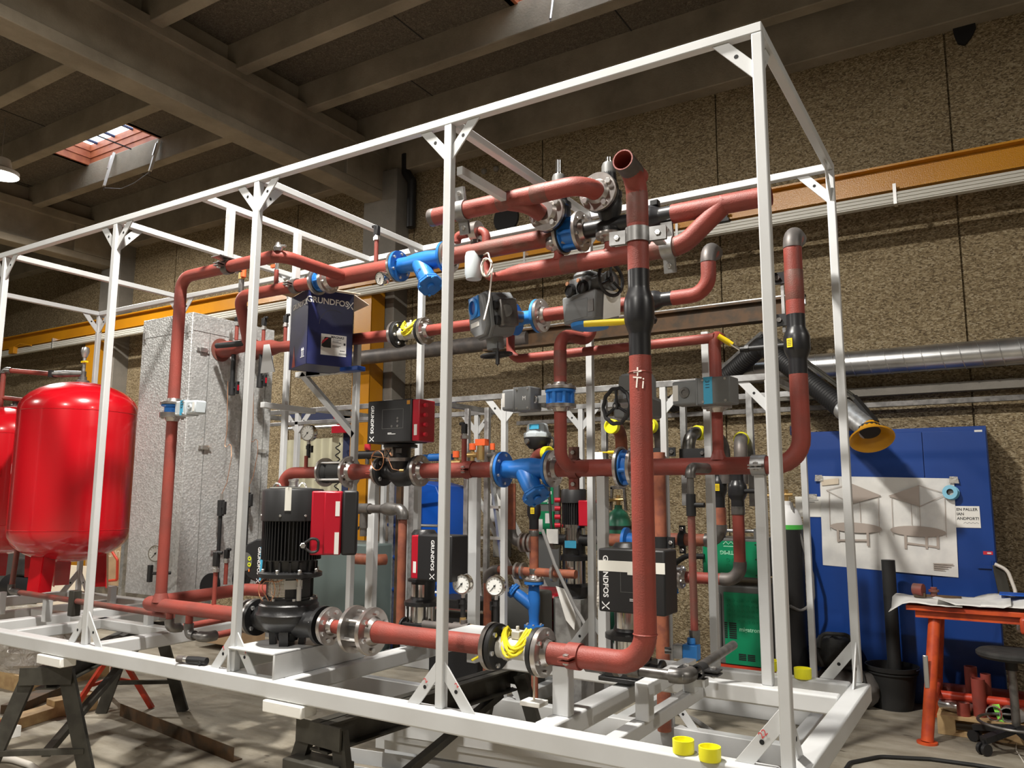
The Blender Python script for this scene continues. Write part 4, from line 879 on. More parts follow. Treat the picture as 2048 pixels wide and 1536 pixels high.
MB().tube([(xe5, Y5, zr1), (xe5, Y5, zt), (xe5, Y5+.13, zt)], .044, 20, rad=.1).build('pipe', 'primer', t); MB().tube([(xe5, Y5, zt-.08), (xe5, Y5, zt), (xe5, Y5+.132, zt)], .0448, 20, rad=.1).build('bare_end', 'raw_pipe', t)
zz = az(1600, 560, Y5); band(t, (xe5, Y5, zz-.1), (xe5, Y5, zz+.05), .044)
for z, l in ((az(1578, 550, Y5), 'upper'), (az(1580, 635, Y5), 'lower')):
    tt = thing('riser_bracket', l+' black clamp bracket behind the top of the right red riser', 'bracket', (xe5-.06, Y5+.05, z), 'black riser brackets'); MB().box((xe5-.12, Y5+.03, z-.03), (xe5-.04, Y5+.045, z+.03)).box((xe5-.12, Y5+.0, z+.02), (xe5-.1, Y5+.04, z+.05)).build('plate', 'plastic_black', tt); bolt(tt, (xe5-.085, Y5+.03, z), (0, -1, 0), .014, .01, 'fitting')
tag(MB().box((xe5-.075, Y5+.045, az(1578, 660, Y5)), (xe5-.06, Y5+.06, az(1578, 540, Y5))).build('bracket_rail', 'bare_steel'), 'narrow steel strip joining the two black riser brackets', 'strip')
# vertical pipe with taped valve, second one with actuator
t = thing('valve_riser', 'red pipe over the middle blue valve turning back into the middle line', 'pipe', (XV1, Y6, zv1)); MB().tube([(XV1, Y6, zv1+.04), (XV1, Y6, zt1), (xj1, Y4, zt1), (xj1, Y4, ZM)], .0345, 16, rad=.075).build('pipe', 'primer', t)
band(t, (XV1, Y6, zv1+.12), (XV1, Y6, zv1+.26), .0345)
t = thing('butterfly_valve', 'dark blue valve with two steel flanges in the middle vertical pipe', 'valve', (XV1, Y6, zv1), 'blue valves in red pipes')
MB().lathe((XV1, Y6, zv1-.045), (0, 0, 1), [(.03, 0), (.082, 0), (.082, .012), (.066, .02), (.066, .07), (.082, .078), (.082, .09), (.03, .09)], 30).build('valve_body', 'valve_blue', t)
b = MB()
for k in range(8): a = 2*PI*k/8; b.box((-.02, -.078, -.026), (.02, -.06, .026)) if False else b.tube([(XV1+math.cos(a)*.068, Y6+math.sin(a)*.068, zv1-.035), (XV1+math.cos(a)*.068, Y6+math.sin(a)*.068, zv1+.035)], .012, 8)
b.build('rib', 'valve_blue', t); flange(t, (XV1, Y6, zv1+.066), (0, 0, 1), .086, .018, 6, .036); MB().box((XV1-.19, Y6-.02, zv1-.02), (XV1-.07, Y6+.02, zv1+.02)).build('stem_bracket', 'galvanised', t); MB().lathe((XV1-.155, Y6-.03, zv1+.0), (0, -1, 0), [(0, 0), (.03, 0), (.03, .02), (0, .02)], 16).build('drive_hub', 'stainless', t)
c = at(1043, 800, y=Y6-.02); box_actuator('plain grey box actuator left of the middle vertical blue valve', c, (-1, .12, 0), (-.12, -1, 0), (0, 0, 1), (.20, .11, .13), None, None, False, 'M')
zv2 = az(1437, 795, Y5)
t = thing('valve_riser', 'thin red pipe with a rounded elbow above the taped grey actuator', 'pipe', (XV2, Y5, zv2)); MB().tube([(XV2, Y5, zv2), (XV2, Y5, zl+.012), (XV2+.0, Y5+.1, zl+.012)], .031, 16, rad=.05).build('pipe', 'primer', t); flange(t, (XV2, Y5, zv2-.055), (0, 0, -1), .075, .018, 4, .03)
box_actuator('grey actuator with blue tape marked 311 in the right vertical pipe', (XV2-.035, Y5-.075, zv2+.02), (-1, .1, 0), (-.1, -1, 0), (0, 0, 1), (.31, .12, .135), '311')

# ================================================================ pumps, actuators, vessels of the main frame
def drive_box(parent, c, right, out, s, txt='GRUNDFOS', red=None, flip=1, panel=True, tape=False):
    """black pump controller with vertical lettering; s = width, depth, height"""
    c = V(c); r, o = V(right).normalized(), V(out).normalized(); u = V((0, 0, 1)); a, d, h = s[0]/2, s[1]/2, s[2]/2
    T = MX(((r.x, -o.x, 0, c.x), (r.y, -o.y, 0, c.y), (r.z, -o.z, 1, c.z), (0, 0, 0, 1)))
    cb = MB(T).box((-a, -d, -h), (a, d, h)).build('controller', 'plastic_black', parent, bevel=.008)
    f = -d-.0006; xl = -a+.022*s[0]/.2 if flip > 0 else -a*.1
    sz = s[2]*.125
    text(cb, txt, sz, T@planeT((xl, f, h*.12), (0, 0, -1), (1, 0, 0)), 'lettering_white', 'lettering', .018)
    emblem(cb, sz*1.05, T@planeT((xl, f, -h*.80), (0, 0, -1), (1, 0, 0)))
    if panel:
        b = MB(T); x0, x1, z0, z1 = -a*.32, a*.62, -h*.35, h*.55; w_ = .0018
        b.box((x0, f, z0), (x1, f+.001, z0+w_)).box((x0, f, z1), (x1, f+.001, z1+w_)).box((x0, f, z0), (x0+w_, f+.001, z1)).box((x1, f, z0), (x1+w_, f+.001, z1)); b.build('panel_outline', 'machine_grey', cb, smooth=False)
        for x, z in ((a*.38, .12), (a*.38, -.02), (a*.38, -.24), (a*.12, -.24)): MB(T).lathe((x, f, h*z), (0, -1, 0), [(0, 0), (.008, 0), (.008, .001), (0, .001)], 12).build('key', 'fitting', cb)
        b = MB(T).box((-a*.05, f, -h*.56), (a*.12, f+.001, -h*.54)).box((-a*.05, f, -h*.61), (a*.3, f+.001, -h*.59)); b.build('model_print', 'lettering_white', cb, smooth=False)
    if red:
        x0, x1 = red
        rb = MB(T).box((x0, -d*.9, -h*.96), (x1, d*.95, h*.96)).build('terminal_box', 'pump_red', parent, bevel=.006)
        MB(T).box((x0*.7+x1*.3, -d*.9-.001, -h*.7), (x0*.3+x1*.7, -d*.9+.001, h*.7 if abs(x1-x0) < .05 else -h*.2)).build('rating_label', 'white_card', rb)
        if x1 > a:
            for k in range(4): MB(T).tube([(x1-.004, -d*.3, h*(.7-.45*k)), (x1+.018, -d*.3, h*(.7-.45*k))], .013, 10).build('gland', 'red_plastic', rb)
    if tape:
        MB(T).box((-a-.001, -d-.0015, h*.28), (a+.001, -d+.001, h*.62)).box((-a*.1, -d-.0022, h*.2), (a*.3, -d, h*.3)).build('masking_tape', 'masking_tape', cb)
    return cb
# --- big vertical pump at the front
px_, py_ = -2.545, Y1; zb = .205
def zp(py): return az(592, py, Y1)
big = thing('vertical_pump', 'big black vertical pump with a finned motor on the white console', 'pump', (px_, py_, zb))
LT = lambda prof, m, name, n=36: MB().lathe((px_, py_, 0), (0, 0, 1), prof, n).build(name, m, big)
b = MB()
for a in (.6, 2.2, 3.75, 5.3): b.beam((px_+math.cos(a)*.072, py_+math.sin(a)*.072, zb), (px_+math.cos(a)*.08, py_+math.sin(a)*.08, zb+.09), .045, .03)
b.lathe((px_, py_, 0), (0, 0, 1), [(0, zb+.02), (.05, zb+.02), (.06, zb+.06), (.105, zb+.085), (0, zb+.09)], 24); b.build('foot', 'cast_black', big)
LT([(0, zb+.05), (.075, zb+.06), (.125, zb+.085), (.152, zb+.115), (.157, zb+.122), (.157, zb+.13), (.164, zb+.14), (.164, zb+.155), (.155, zb+.165), (.152, zb+.185), (.152, zb+.20), (.14, zb+.21), (0, zb+.21)], 'cast_black', 'volute')
vz = zb+.205
MB().lathe((px_, py_, 0), (0, 0, 1), [(0, vz), (.143, vz), (.143, vz+.022), (.128, vz+.026), (.128, vz+.036), (.09, vz+.04), (0, vz+.04)], 36).build('head_plate', 'cast_black', big)
hp = big.children[-1]
for k in range(8): a = 2*PI*k/8+.2; bolt(hp, (px_+math.cos(a)*.133, py_+math.sin(a)*.133, vz+.022), (0, 0, 1), .009, .011)
zl0, zl1 = vz+.036, zp(1152)
MB().lathe((px_, py_, 0), (0, 0, 1), [(.06, zl0), (.06, zl1), (0, zl1)], 24).build('shaft_housing', 'stainless', big)
for a0, a1 in ((-2.75, -1.95), (-.95, .3), (.75, 2.5)):
    b = MB()
    pts = [(math.cos(a0+(a1-a0)*k/10), math.sin(a0+(a1-a0)*k/10)) for k in range(11)]
    b.prism([(px_+x*.118, py_+y*.118, zl0) for x, y in pts]+[(px_+x*.104, py_+y*.104, zl0) for x, y in pts[::-1]], (0, 0, zl1-zl0)); b.build('lantern', 'cast_black', big)
for a0, a1, m_ in ((-1.95, -.95, 'stainless'),):
    b = MB(); pts = [(math.cos(a0+(a1-a0)*k/10), math.sin(a0+(a1-a0)*k/10)) for k in range(11)]
    b.prism([(px_+x*.1145, py_+y*.1145, zl0+.004) for x, y in pts]+[(px_+x*.1125, py_+y*.1125, zl0+.004) for x, y in pts[::-1]], (0, 0, zl1-zl0-.008)); g = b.build('coupling_guard', m_, big)
    b = MB()
    for k in range(1, 6): z = zl0+(zl1-zl0)*k/6; b.tube([(px_+x*.1155, py_+y*.1155, z) for x, y in pts], .0012, 5)
    for k in range(0, 11, 2): b.tube([(px_+pts[k][0]*.1155, py_+pts[k][1]*.1155, zl0+.01), (px_+pts[k][0]*.1155, py_+pts[k][1]*.1155, zl1-.01)], .0012, 5)
    b.build('guard_mesh', 'print_grey', g)
a = -.62; q = V((px_+math.cos(a)*.1185, py_+math.sin(a)*.1185, (zl0+zl1)/2+.015)); o_ = V((math.cos(a), math.sin(a), 0)); MB(axisT(q, o_)).box((-.001, -.045, -.022), (.001, .045, .022)).build('name_plate', 'bolt_steel', big)
zm0 = zl1; LT([(0, zm0-.004), (.155, zm0-.004), (.162, zm0), (.162, zm0+.018), (.148, zm0+.024), (.12, zm0+.03), (0, zm0+.03)], 'cast_black', 'motor_flange')
mf = big.children[-1]
for k in range(8): a = 2*PI*k/8+.35; bolt(mf, (px_+math.cos(a)*.142, py_+math.sin(a)*.142, zm0+.018), (0, 0, 1), .010, .022)
zf0, zf1 = zp(1118), zp(1042); zc1 = zp(978)
b = MB().lathe((px_, py_, 0), (0, 0, 1), [(0, zm0+.02), (.122, zm0+.02), (.128, zf0-.01), (.135, zf0), (0, zf0+.01)], 30)
for k in range(16): a = 2*PI*k/16; b.beam((px_+math.cos(a)*.128, py_+math.sin(a)*.128, zm0+.02), (px_+math.cos(a)*.128, py_+math.sin(a)*.128, zf0-.01), .012, .016, up=(math.cos(a), math.sin(a), 0))
b.build('end_shield', 'cast_black', big)
b = MB().lathe((px_, py_, 0), (0, 0, 1), [(0, zf0), (.125, zf0), (.125, zf1+.02), (0, zf1+.02)], 36)
for k in range(52):
    a = 2*PI*k/52; x, y = math.cos(a), math.sin(a); b.beam((px_+x*.138, py_+y*.138, zf0), (px_+x*.138, py_+y*.138, zf1+.01), .0055, .028, up=(x, y, 0))
b.build('cooling_fins', 'cast_black', big)
LT([(.150, zf1), (.158, zf1+.004), (.158, zc1-.012), (.150, zc1), (.10, zc1+.004), (0, zc1+.004)], 'plastic_black', 'fan_cover', 40)
fcv = big.children[-1]
for a in (-1.15, -.35, -2.2): bolt(fcv, (px_+math.cos(a)*.158, py_+math.sin(a)*.158, zf1+.03), (math.cos(a), math.sin(a), 0), .0065, .004)
a = -.9; b = MB()
pts = [(math.cos(-1.02+.2*k/4), math.sin(-1.02+.2*k/4)) for k in range(5)]
b.prism([(px_+x*.1605, py_+y*.1605, zc1-.11) for x, y in pts]+[(px_+x*.1575, py_+y*.1575, zc1-.11) for x, y in pts[::-1]], (0, 0, .115)); b.prism([(px_-.06, py_-.11, zc1+.004), (px_+.10, py_-.13, zc1+.004), (px_+.11, py_+.02, zc1+.004), (px_-.04, py_+.05, zc1+.004)], (0, 0, .004)); b.build('paper_tape', 'masking_tape', big)
MB().lathe((px_-.05, py_+.04, zc1), (0, 0, 1), [(0, 0), (.022, 0), (.022, .04), (.027, .042), (.027, .052), (0, .052)], 18).build('lifting_pin', 'bolt_steel', big)
MB().tube([(px_+.03+.028*math.cos(PI*k/8), py_+.03, zc1+.032*math.sin(PI*k/8)) for k in range(9)], .005, 8).build('lifting_eye', 'bolt_steel', big); MB().tube([(px_-.13+.03*math.cos(PI*k/8), py_+.0, zc1+.03*math.sin(PI*k/8)) for k in range(9)], .006, 8).build('lifting_eye', 'bolt_steel', big)
MB().tube([(px_-.15, py_-.03, zc1+.004), (px_-.05, py_-.05, zc1+.01), (px_+.06, py_-.02, zc1+.008)], .005, 6).build('strap', 'rubber', big)
TR = MX.Translation(V((px_, py_, 0))) @ MX.Rotation(math.radians(42), 4, 'Z') @ MX.Translation(V((-px_, -py_, 0)))
zr0_, zr1_ = zp(1108), zp(982)
tb = MB(TR).box((px_+.10, py_-.125, zr0_), (px_+.255, py_+.13, zr1_)).build('terminal_box', 'pump_red', big, bevel=.008)
MB(TR).box((px_+.165, py_-.135, zr0_+.004), (px_+.25, py_-.12, zr1_-.004)).build('terminal_ridge', 'pump_red', tb, bevel=.006)
for z, h in ((zr1_-.09, .075), (zr0_+.06, .11)): lb = MB(TR).box((px_+.222, py_-.1362, z-h/2+.0), (px_+.244, py_-.1345, z+h/2)).build('rating_label', 'white_card', tb)
MB(TR).box((px_+.256, py_-.13, zr0_-.002), (px_+.335, py_+.135, zr1_+.004)).build('drive_cover', 'plastic_black', big, bevel=.012)
q = V((px_+.06, py_-.158, (zf0+zf1)/2-.02)); lg = MB(TR).tube([q+V((.0, 0, 0)), q+V((.05, -.01, .035)), q+V((.085, -.012, .03)), q+V((.085, -.012, -.03)), q+V((.05, -.01, -.035)), q], .007, 8, rad=.02).build('lifting_lug', 'cast_black', big); bolt(lg, TR@(q+V((.01, -.012, 0))), TR.to_3x3()@V((0, -1, 0)), .014, .012)
for s in (-1, 1):
    x = ax(512, 1235, Y1) if s < 0 else ax(650, 1246, Y1)
    MB().tube([(px_+s*.09, py_, Z1), (x-s*.01, py_, Z1)], [.075, .06], 20).lathe((x, py_, Z1), (-s, 0, 0), [(0, 0), (.094, 0), (.094, .022), (.07, .026), (0, .026)], 34).build('pump_flange', 'cast_black', big)
    pf = big.children[-1]
    for k in range(4 if s < 0 else 6): a = 2*PI*k/(4 if s < 0 else 6)+.75; bolt(pf, (x-s*.022, py_+math.cos(a)*.073, Z1+math.sin(a)*.073), (-s, 0, 0), .012, .012)
    if s < 0: MB().lathe((x-.001, py_, Z1), (-1, 0, 0), [(.05, 0), (.094, 0), (.094, .016), (.05, .016)], 34).build('mating_flange', 'flange_steel', big)
p0 = V((px_+.13, py_-.06, vz+.045)); MB().tube([p0-V((0, 0, .02)), p0+V((0, 0, .05))], .013, 10).tube([p0+V((0, 0, .05)), p0+V((0, 0, .085))], .009, 10).build('vent_valve', 'bolt_steel', big)
pts = [p0+V((0, 0, .06)), p0+V((-.02, -.02, .11)), V((px_+.04, py_-.125, zl1-.02)), V((px_-.10, py_-.13, zl1-.02))]
for k in range(20): a = -1.2-2*PI*k/19; pts.append(V((px_-.02+.06*math.cos(a), py_-.135, (zl0+zl1)/2-.01+.062*math.sin(a))))
MB().tube(pts, .0022, 5, rad=.03).build('capillary', 'copper', big)
# --- small in-line pump on the lower header
x = xpm; t = thing('inline_pump', 'small black in-line pump with a black controller box on the lower header', 'pump', (x, Y5, Z5))
MB().tube([(x-.13, Y5, Z5), (x-.06, Y5, Z5-.005), (x, Y5, Z5-.03), (x+.06, Y5, Z5-.03), (x+.13, Y5, Z5)], [.05, .055, .07, .066, .05], 20).lathe((x, Y5, Z5), (0, 0, 1), [(.06, -.02), (.085, .03), (.09, .06), (0, .06)], 24).build('pump_body', 'cast_black', t)
for s in (-1, 1):
    MB().lathe((x+s*.15, Y5, Z5), (-s, 0, 0), [(0, 0), (.095, 0), (.095, .02), (.06, .03), (0, .03)], 30).build('pump_flange', 'cast_black', t); pf = t.children[-1]
    for k in range(4): a = 2*PI*k/4+.78; bolt(pf, (x+s*.13, Y5+math.cos(a)*.07, Z5+math.sin(a)*.07), (-s, 0, 0), .014, .012)
flange(t, (x+.174, Y5, Z5), (1, 0, 0), .1, .02, 6, .05); flange(t, (x-.172, Y5, Z5), (-1, 0, 0), .095, .018, 6, .05, bolts=0)
zl_ = Z5+.06; zt_ = az(790, 892, Y5); MB().lathe((x, Y5, zl_), (0, 0, 1), [(0, 0), (.095, 0), (.095, .022), (.07, .026), (0, .026)], 28).build('steel_ring', 'flange_steel', t)
MB().lathe((x, Y5, zl_+.02), (0, 0, 1), [(0, 0), (.068, 0), (.068, zt_-zl_-.03), (0, zt_-zl_-.03)], 24).build('lantern', 'cast_black', t)
gd = MB().box((x-.075, Y5-.075, zl_+.03), (x-.0, Y5-.066, zt_-.01)).build('coupling_guard', 'stainless', t, bevel=.004); emblem(gd, .05, planeT((x-.037, Y5-.0757, (zl_+zt_)/2), (1, 0, 0), (0, 0, 1)), 'print_black')
MB().box((x+.02, Y5-.07, (zl_+zt_)/2), (x+.065, Y5-.066, (zl_+zt_)/2+.03)).build('name_plate', 'fitting', t)
MB().lathe((x, Y5, zt_-.012), (0, 0, 1), [(0, 0), (.11, 0), (.11, .018), (.08, .03), (.08, .06), (0, .06)], 24).build('motor_flange', 'cast_black', t)
zc = (az(782, 805, Y5)+az(782, 890, Y5))/2; hb = az(782, 805, Y5)-az(782, 890, Y5); wl, wr = ax(738, 850, Y5-.12), ax(826, 850, Y5-.12)
MB().tube([(x, Y5+.02, zt_+.04), (x, Y5+.02, zc+hb*.3)], .085, 24).build('motor', 'cast_black', t)
drive_box(t, ((wl+wr)/2, Y5-.05, zc), (1, 0, 0), (0, -1, 0), (wr-wl, .17, hb*.97), red=((wr-wl)/2-.004, (wr-wl)/2+.055))
MB().box((wl+.12, Y5-.12, zc+hb*.485), (wl+.19, Y5-.02, zc+hb*.5)).build('white_label', 'white_card', t); MB().box((wr-.04, Y5-.136, zc+hb*.36), (wr-.015, Y5-.134, zc+hb*.45)).build('warning_label', 'crane_yellow', t)
pts = [V((x-.02, Y5-.08, zl_+.08)), V((x-.1, Y5-.1, zl_+.07))]
for k in range(30): a = 1.2+2*PI*k/13; pts.append(V((x-.09+.052*math.cos(a), Y5-.115-.004*(k//13), zl_+.005+.062*math.sin(a))))
pts += [V((x-.02, Y5-.10, zl_+.02)), V((x+.03, Y5-.11, Z5+.01)), V((x+.08, Y5-.1, Z5-.0))]
MB().tube(pts, .0018, 5).build('capillary', 'copper', t); MB().tube([V((x+.08, Y5-.1, Z5)), V((x+.105, Y5-.09, Z5))], .009, 8).build('capillary_nut', 'brass', t)
# --- small multistage pump behind the red discharge pipe
def multistage(label, x, y, zb, ztop, box, red=None, flip=1, tape=False, rr=.075, group='vertical multistage pumps', face=(0, -1, 0), bw=None):
    t = thing('multistage_pump', label, 'pump', (x, y, zb), group); H = ztop-zb
    MB().box((x-rr*1.5, y-rr*1.2, zb), (x+rr*1.5, y+rr*1.2, zb+.02)).box((x-rr*1.15, y-rr*1.1, zb+.02), (x+rr*1.15, y+rr*1.1, zb+.09)).tube([(x-rr*1.9, y, zb+.055), (x+rr*1.9, y, zb+.055)], .028, 16).lathe((x-rr*1.9, y, zb+.055), (1, 0, 0), [(0, 0), (.05, 0), (.05, .016), (0, .016)], 20).lathe((x+rr*1.9, y, zb+.055), (-1, 0, 0), [(0, 0), (.05, 0), (.05, .016), (0, .016)], 20).build('pump_base', 'cast_black', t, bevel=.004)
    z1 = zb+.09; z2 = zb+H*.30
    MB().lathe((x, y, z1), (0, 0, 1), [(0, 0), (rr*.95, 0), (rr*.95, z2-z1), (0, z2-z1)], 26).build('sleeve', 'stainless', t)
    for a in (.78, 2.36, 3.93, 5.5): MB().cyl((x+math.cos(a)*rr*1.15, y+math.sin(a)*rr*1.15, z1), (x+math.cos(a)*rr*1.15, y+math.sin(a)*rr*1.15, z2), .006, n=8).build('staybolt', 'cast_black', t)
    z3 = zb+H*.52
    MB().lathe((x, y, z2), (0, 0, 1), [(0, 0), (rr*1.45, 0), (rr*1.45, .022), (rr*1.0, .035), (rr*.9, .06), (rr*.95, z3-z2), (0, z3-z2)], 26).build('lantern', 'cast_black', t)
    MB().prism([(x+math.cos(-PI/2+.25*k)*rr*.97, y+math.sin(-PI/2+.25*k)*rr*.97, z2+.05) for k in range(-2, 4)]+[(x+math.cos(-PI/2+.25*k)*rr*.93, y+math.sin(-PI/2+.25*k)*rr*.93, z2+.05) for k in range(3, -3, -1)], (0, 0, z3-z2-.065)).build('coupling_guard', 'stainless', t)
    MB().lathe((x, y, z3), (0, 0, 1), [(0, 0), (rr*1.2, 0), (rr*1.2, .014), (rr, .02), (rr, ztop-z3-.02), (rr*.8, ztop-z3), (0, ztop-z3)], 26).build('motor', 'cast_black', t)
    if box:
        c, s = box; drive_box(t, c, (1, 0, 0), face, s, red=red, flip=flip, tape=tape, panel=flip > 0)
    return t
y = .98; zb_ = az(845, 1275, y); xb_ = ax(846, 1200, y); wl, wr = ax(836, 1130, y-.14), ax(905, 1130, y-.14); zt_, zl_ = az(865, 1070, y-.14), az(865, 1162, y-.14)
multistage('black multistage pump with a red-edged controller left of the middle post', xb_, y, zb_, zt_+.02, (((wl+wr)/2, y-.07, (zt_+zl_)/2), (wr-wl, .16, zt_-zl_)), red=(-(wr-wl)/2-.05, -(wr-wl)/2+.004), flip=-1)
y = .86; wl, wr = ax(1197, 1160, y-.16), ax(1330, 1160, y-.16); zt_, zl_ = az(1240, 1098, y-.16), az(1240, 1226, y-.16); xb_ = ax(1262, 1280, y)
t4 = multistage('black pump with white tape across its controller behind the tall riser', xb_, y, .10, zt_+.02, (((wl+wr)/2, y-.08, (zt_+zl_)/2), (wr-wl, .16, zt_-zl_)), tape=True, rr=.085)
MB().prism([(wl-.012, y-.16, zl_+.02), (wl+.004, y-.165, zl_+.01), (wl+.004, y-.165, zt_-.15), (wl-.004, y-.16, zt_-.12)], (0, .002, 0)).build('plastic_wrap', 'plastic_film', t4)
# --- actuators on the middle line
c = at(985, 633, y=.93); f_ = V((-.50, -.86, -.12)).normalized(); sd = V((.86, -.50, 0)); up_ = sd.cross(-f_); 
t = thing('valve_actuator', 'grey faceted actuator with a blue ring window above a black hand wheel', 'actuator', c)
T = MX(((sd.x, f_.x, up_.x, c.x), (sd.y, f_.y, up_.y, c.y), (sd.z, f_.z, up_.z, c.z), (0, 0, 0, 1)))
oc = [(-.6, 1), (.75, 1), (1, .7), (1, -.6), (.6, -1), (-.45, -1), (-1, -.55), (-1, .5)]
MB(T).prism([(x*.115, -.09, z*.125) for x, z in oc], (0, .15, 0)).build('housing', 'actuator_grey', t, bevel=.012)
MB(T).prism([(x*.122, .052, z*.132) for x, z in oc], (0, .022, 0)).build('joint', 'actuator_grey', t, bevel=.004)
cv = MB(T).prism([(x*.112, .07, z*.12) for x, z in oc], (0, .03, 0)).build('front_cover', 'actuator_grey', t, bevel=.01)
MB(T).box((-.075, .098, -.005), (.045, .106, .115)).lathe((-.012, .1, .052), (0, 1, 0), [(0, 0), (.056, 0), (.056, .014), (.040, .02), (.040, .006), (0, .006)], 28).build('blue_window', 'valve_blue_light', cv)
MB(T).lathe((-.012, .1, .052), (0, 1, 0), [(0, .007), (.038, .007), (.036, .012), (0, .012)], 24).build('glass', 'cabinet_blue', cv)
MB(T).box((-.085, .1, -.055), (.02, .1015, -.028)).build('rating_label', 'white_card', cv); text(cv, 'auma', .022, T@planeT((-.03, .1015, -.075), (-1, 0, 0), (0, 0, 1)), 'lettering_white', 'lettering') if False else None
MB(T).box((.105, -.08, -.085), (.165, .03, .075)).build('terminal_head', 'fitting', t, bevel=.012)
for z in (.04, -.045): MB(T).tube([(.13, .025, z), (.13, .05, z)], .026, 14).build('cable_gland', 'plastic_black', t)
MB(T).tube([(-.0, .0, -.12), (-.0, .0, -.19)], .05, 14).tube([(0, 0, -.18), (0, 0, -.225)], .02, 10).build('wheel_shaft', 'actuator_grey', t)
hand_wheel(t, T@V((0, 0, -.225)), up_, .085)
MB().tube([T@V((.17, 0, 0)), V((xb1-.06, Y4-.1, ZM)), V((xb1-.02, Y4, ZM))], .035, 12).build('valve_neck', 'fitting', t)
q = T@V((.09, .03, -.16)); MB().tube([q, q-V((0, 0, .14))], .003, 6).tube([q-V((0, 0, .06)), q-V((0, 0, .13))], .012, 8).build('hanging_plug', 'plastic_black', t)
c = at(1182, 612, y=.98); t = thing('valve_actuator', 'second grey actuator with two black ports left of the tall riser', 'actuator', c)
r_ = V((.93, -.36, 0)); o_ = V((-.36, -.93, 0)); T = MX(((r_.x, o_.x, 0, c.x), (r_.y, o_.y, 0, c.y), (0, 0, 1, c.z), (0, 0, 0, 1)))
MB(T).prism([(-.125, -.1, -.10), (-.14, -.1, .06), (.13, -.1, .06), (.115, -.1, -.10)], (0, .19, 0)).build('housing', 'actuator_grey', t, bevel=.014)
MB(T).box((-.105, .085, -.085), (.07, .094, .02)).build('front_cover', 'actuator_grey', t, bevel=.01); MB(T).box((.075, .088, -.06), (.115, .093, .005)).build('rating_label', 'fitting', t)
MB(T).box((-.10, -.09, .06), (.055, .075, .155)).lathe((-.03, .0, .15), (0, 0, 1), [(0, 0), (.075, 0), (.075, .03), (.06, .036), (0, .036)], 24).build('motor_block', 'actuator_grey', t, bevel=.015)
for x in (-.075, .02): MB(T).lathe((x, .07, .085), (0, 1, 0), [(0, 0), (.04, 0), (.04, .012), (.03, .026), (.028, .02), (0, .02)], 20).build('port_plug', 'plastic_black', t)
for x in (-.1, -.01): MB(T).tube([(x, .075, .13), (x, .085, .13)], .012, 8).build('stud', 'copper', t)
MB(T).tube([(.05, -.01, .11), (.14, -.01, .11)], [.06, .045], 18).tube([(.13, -.01, .11), (.15, -.01, .11)], .055, 18).build('gear_neck', 'actuator_grey', t)
hand_wheel(t, T@V((.175, .02, .105)), r_, .085); MB(T).tube([(.14, -.01, .11), (.18, .02, .105)], .018, 10).build('wheel_shaft', 'bolt_steel', t)
MB(T).lathe((-.01, -.0, -.10), (0, 0, -1), [(0, 0), (.105, 0), (.1, .018), (.06, .028), (0, .028)], 26).build('blue_base', 'valve_blue_light', t)
MB(T).prism([(.135, .03, .06), (.185, -.04, .04), (.18, -.04, -.08), (.125, .03, -.10)], (0, .002, 0)).build('paper_tag', 'paper', t)
# --- dark actuator with a large hand wheel above the lower blue valve
c = at(1275, 800, y=Y5-.03); t = thing('valve_actuator', 'dark grey actuator with a large black hand wheel behind the tall riser', 'actuator', c)
MB().lathe(c+V((0, 0, .0)), (0, 0, 1), [(0, 0), (.10, 0), (.10, .10), (.085, .135), (0, .14)], 20).build('dome', 'actuator_grey', t)
MB().box(c-V((.105, .085, .10)), c+V((.105, .085, .01))).build('gear_case', 'actuator_grey', t, bevel=.012); MB().tube([c-V((0, 0, .09)), (c.x, c.y, Z5+.1)], .032, 12).build('valve_neck', 'actuator_grey', t)
MB().box(c+V((-.09, -.088, -.03)), c+V((-.0, -.084, .02))).build('data_plate', 'fitting', t); MB().box(c+V((-.06, -.104, .04)), c+V((.05, -.098, .12))).build('window', 'machine_grey', t, bevel=.006)
w0 = at(1233, 812, y=Y5-.22); hand_wheel(t, w0, (0.35, 1, 0), .092, scallop=True); MB().tube([w0, w0+V((.06, .15, .02))], .016, 10).build('wheel_shaft', 'bolt_steel', t)
# --- cardboard pump box used as a dust cover
e1 = V((.396, .915, 0)).normalized(); e2 = V((-.915, .396, 0)).normalized(); c0 = at(612, 727, y=.80)
zt_ = at(626, 574, y=.80).z; hb = zt_-c0.z; W1, W2 = .315, .33
t = thing('cardboard_box', 'dark blue cardboard pump box with open flaps hung over the middle pipe', 'box', c0)
T = MX(((e1.x, e2.x, 0, c0.x), (e1.y, e2.y, 0, c0.y), (0, 0, 1, c0.z), (0, 0, 0, 1)))
b = MB(T); k = .006
b.box((0, 0, 0), (W1, k, hb)).box((0, W2-k, 0), (W1, W2, hb)).box((0, 0, 0), (k, W2, hb)).box((W1-k, 0, 0), (W1, W2, hb)); bx_ = b.build('carton', 'box_blue', t, bevel=.002)
MB(T).box((k, k, .002), (W1-k, W2-k, .01)).build('bottom_flap', 'box_blue', t)
MB(T).prism([(0, 0, hb), (W1, 0, hb), (W1-.02, -.15, hb-.03), (.03, -.15, hb-.03)], (0, 0, .005)).build('front_flap', 'cardboard_pale', t)
MB(T).prism([(0, 0, hb), (0, W2, hb), (-.15, W2-.03, hb+.015), (-.15, .02, hb+.015)], (0, 0, .005)).build('side_flap', 'cardboard', t)
MB(T).prism([(W1, 0, hb), (W1, W2, hb), (W1+.12, W2-.03, hb-.05), (W1+.12, .02, hb-.05)], (0, 0, .005)).build('side_flap', 'cardboard_pale', t)
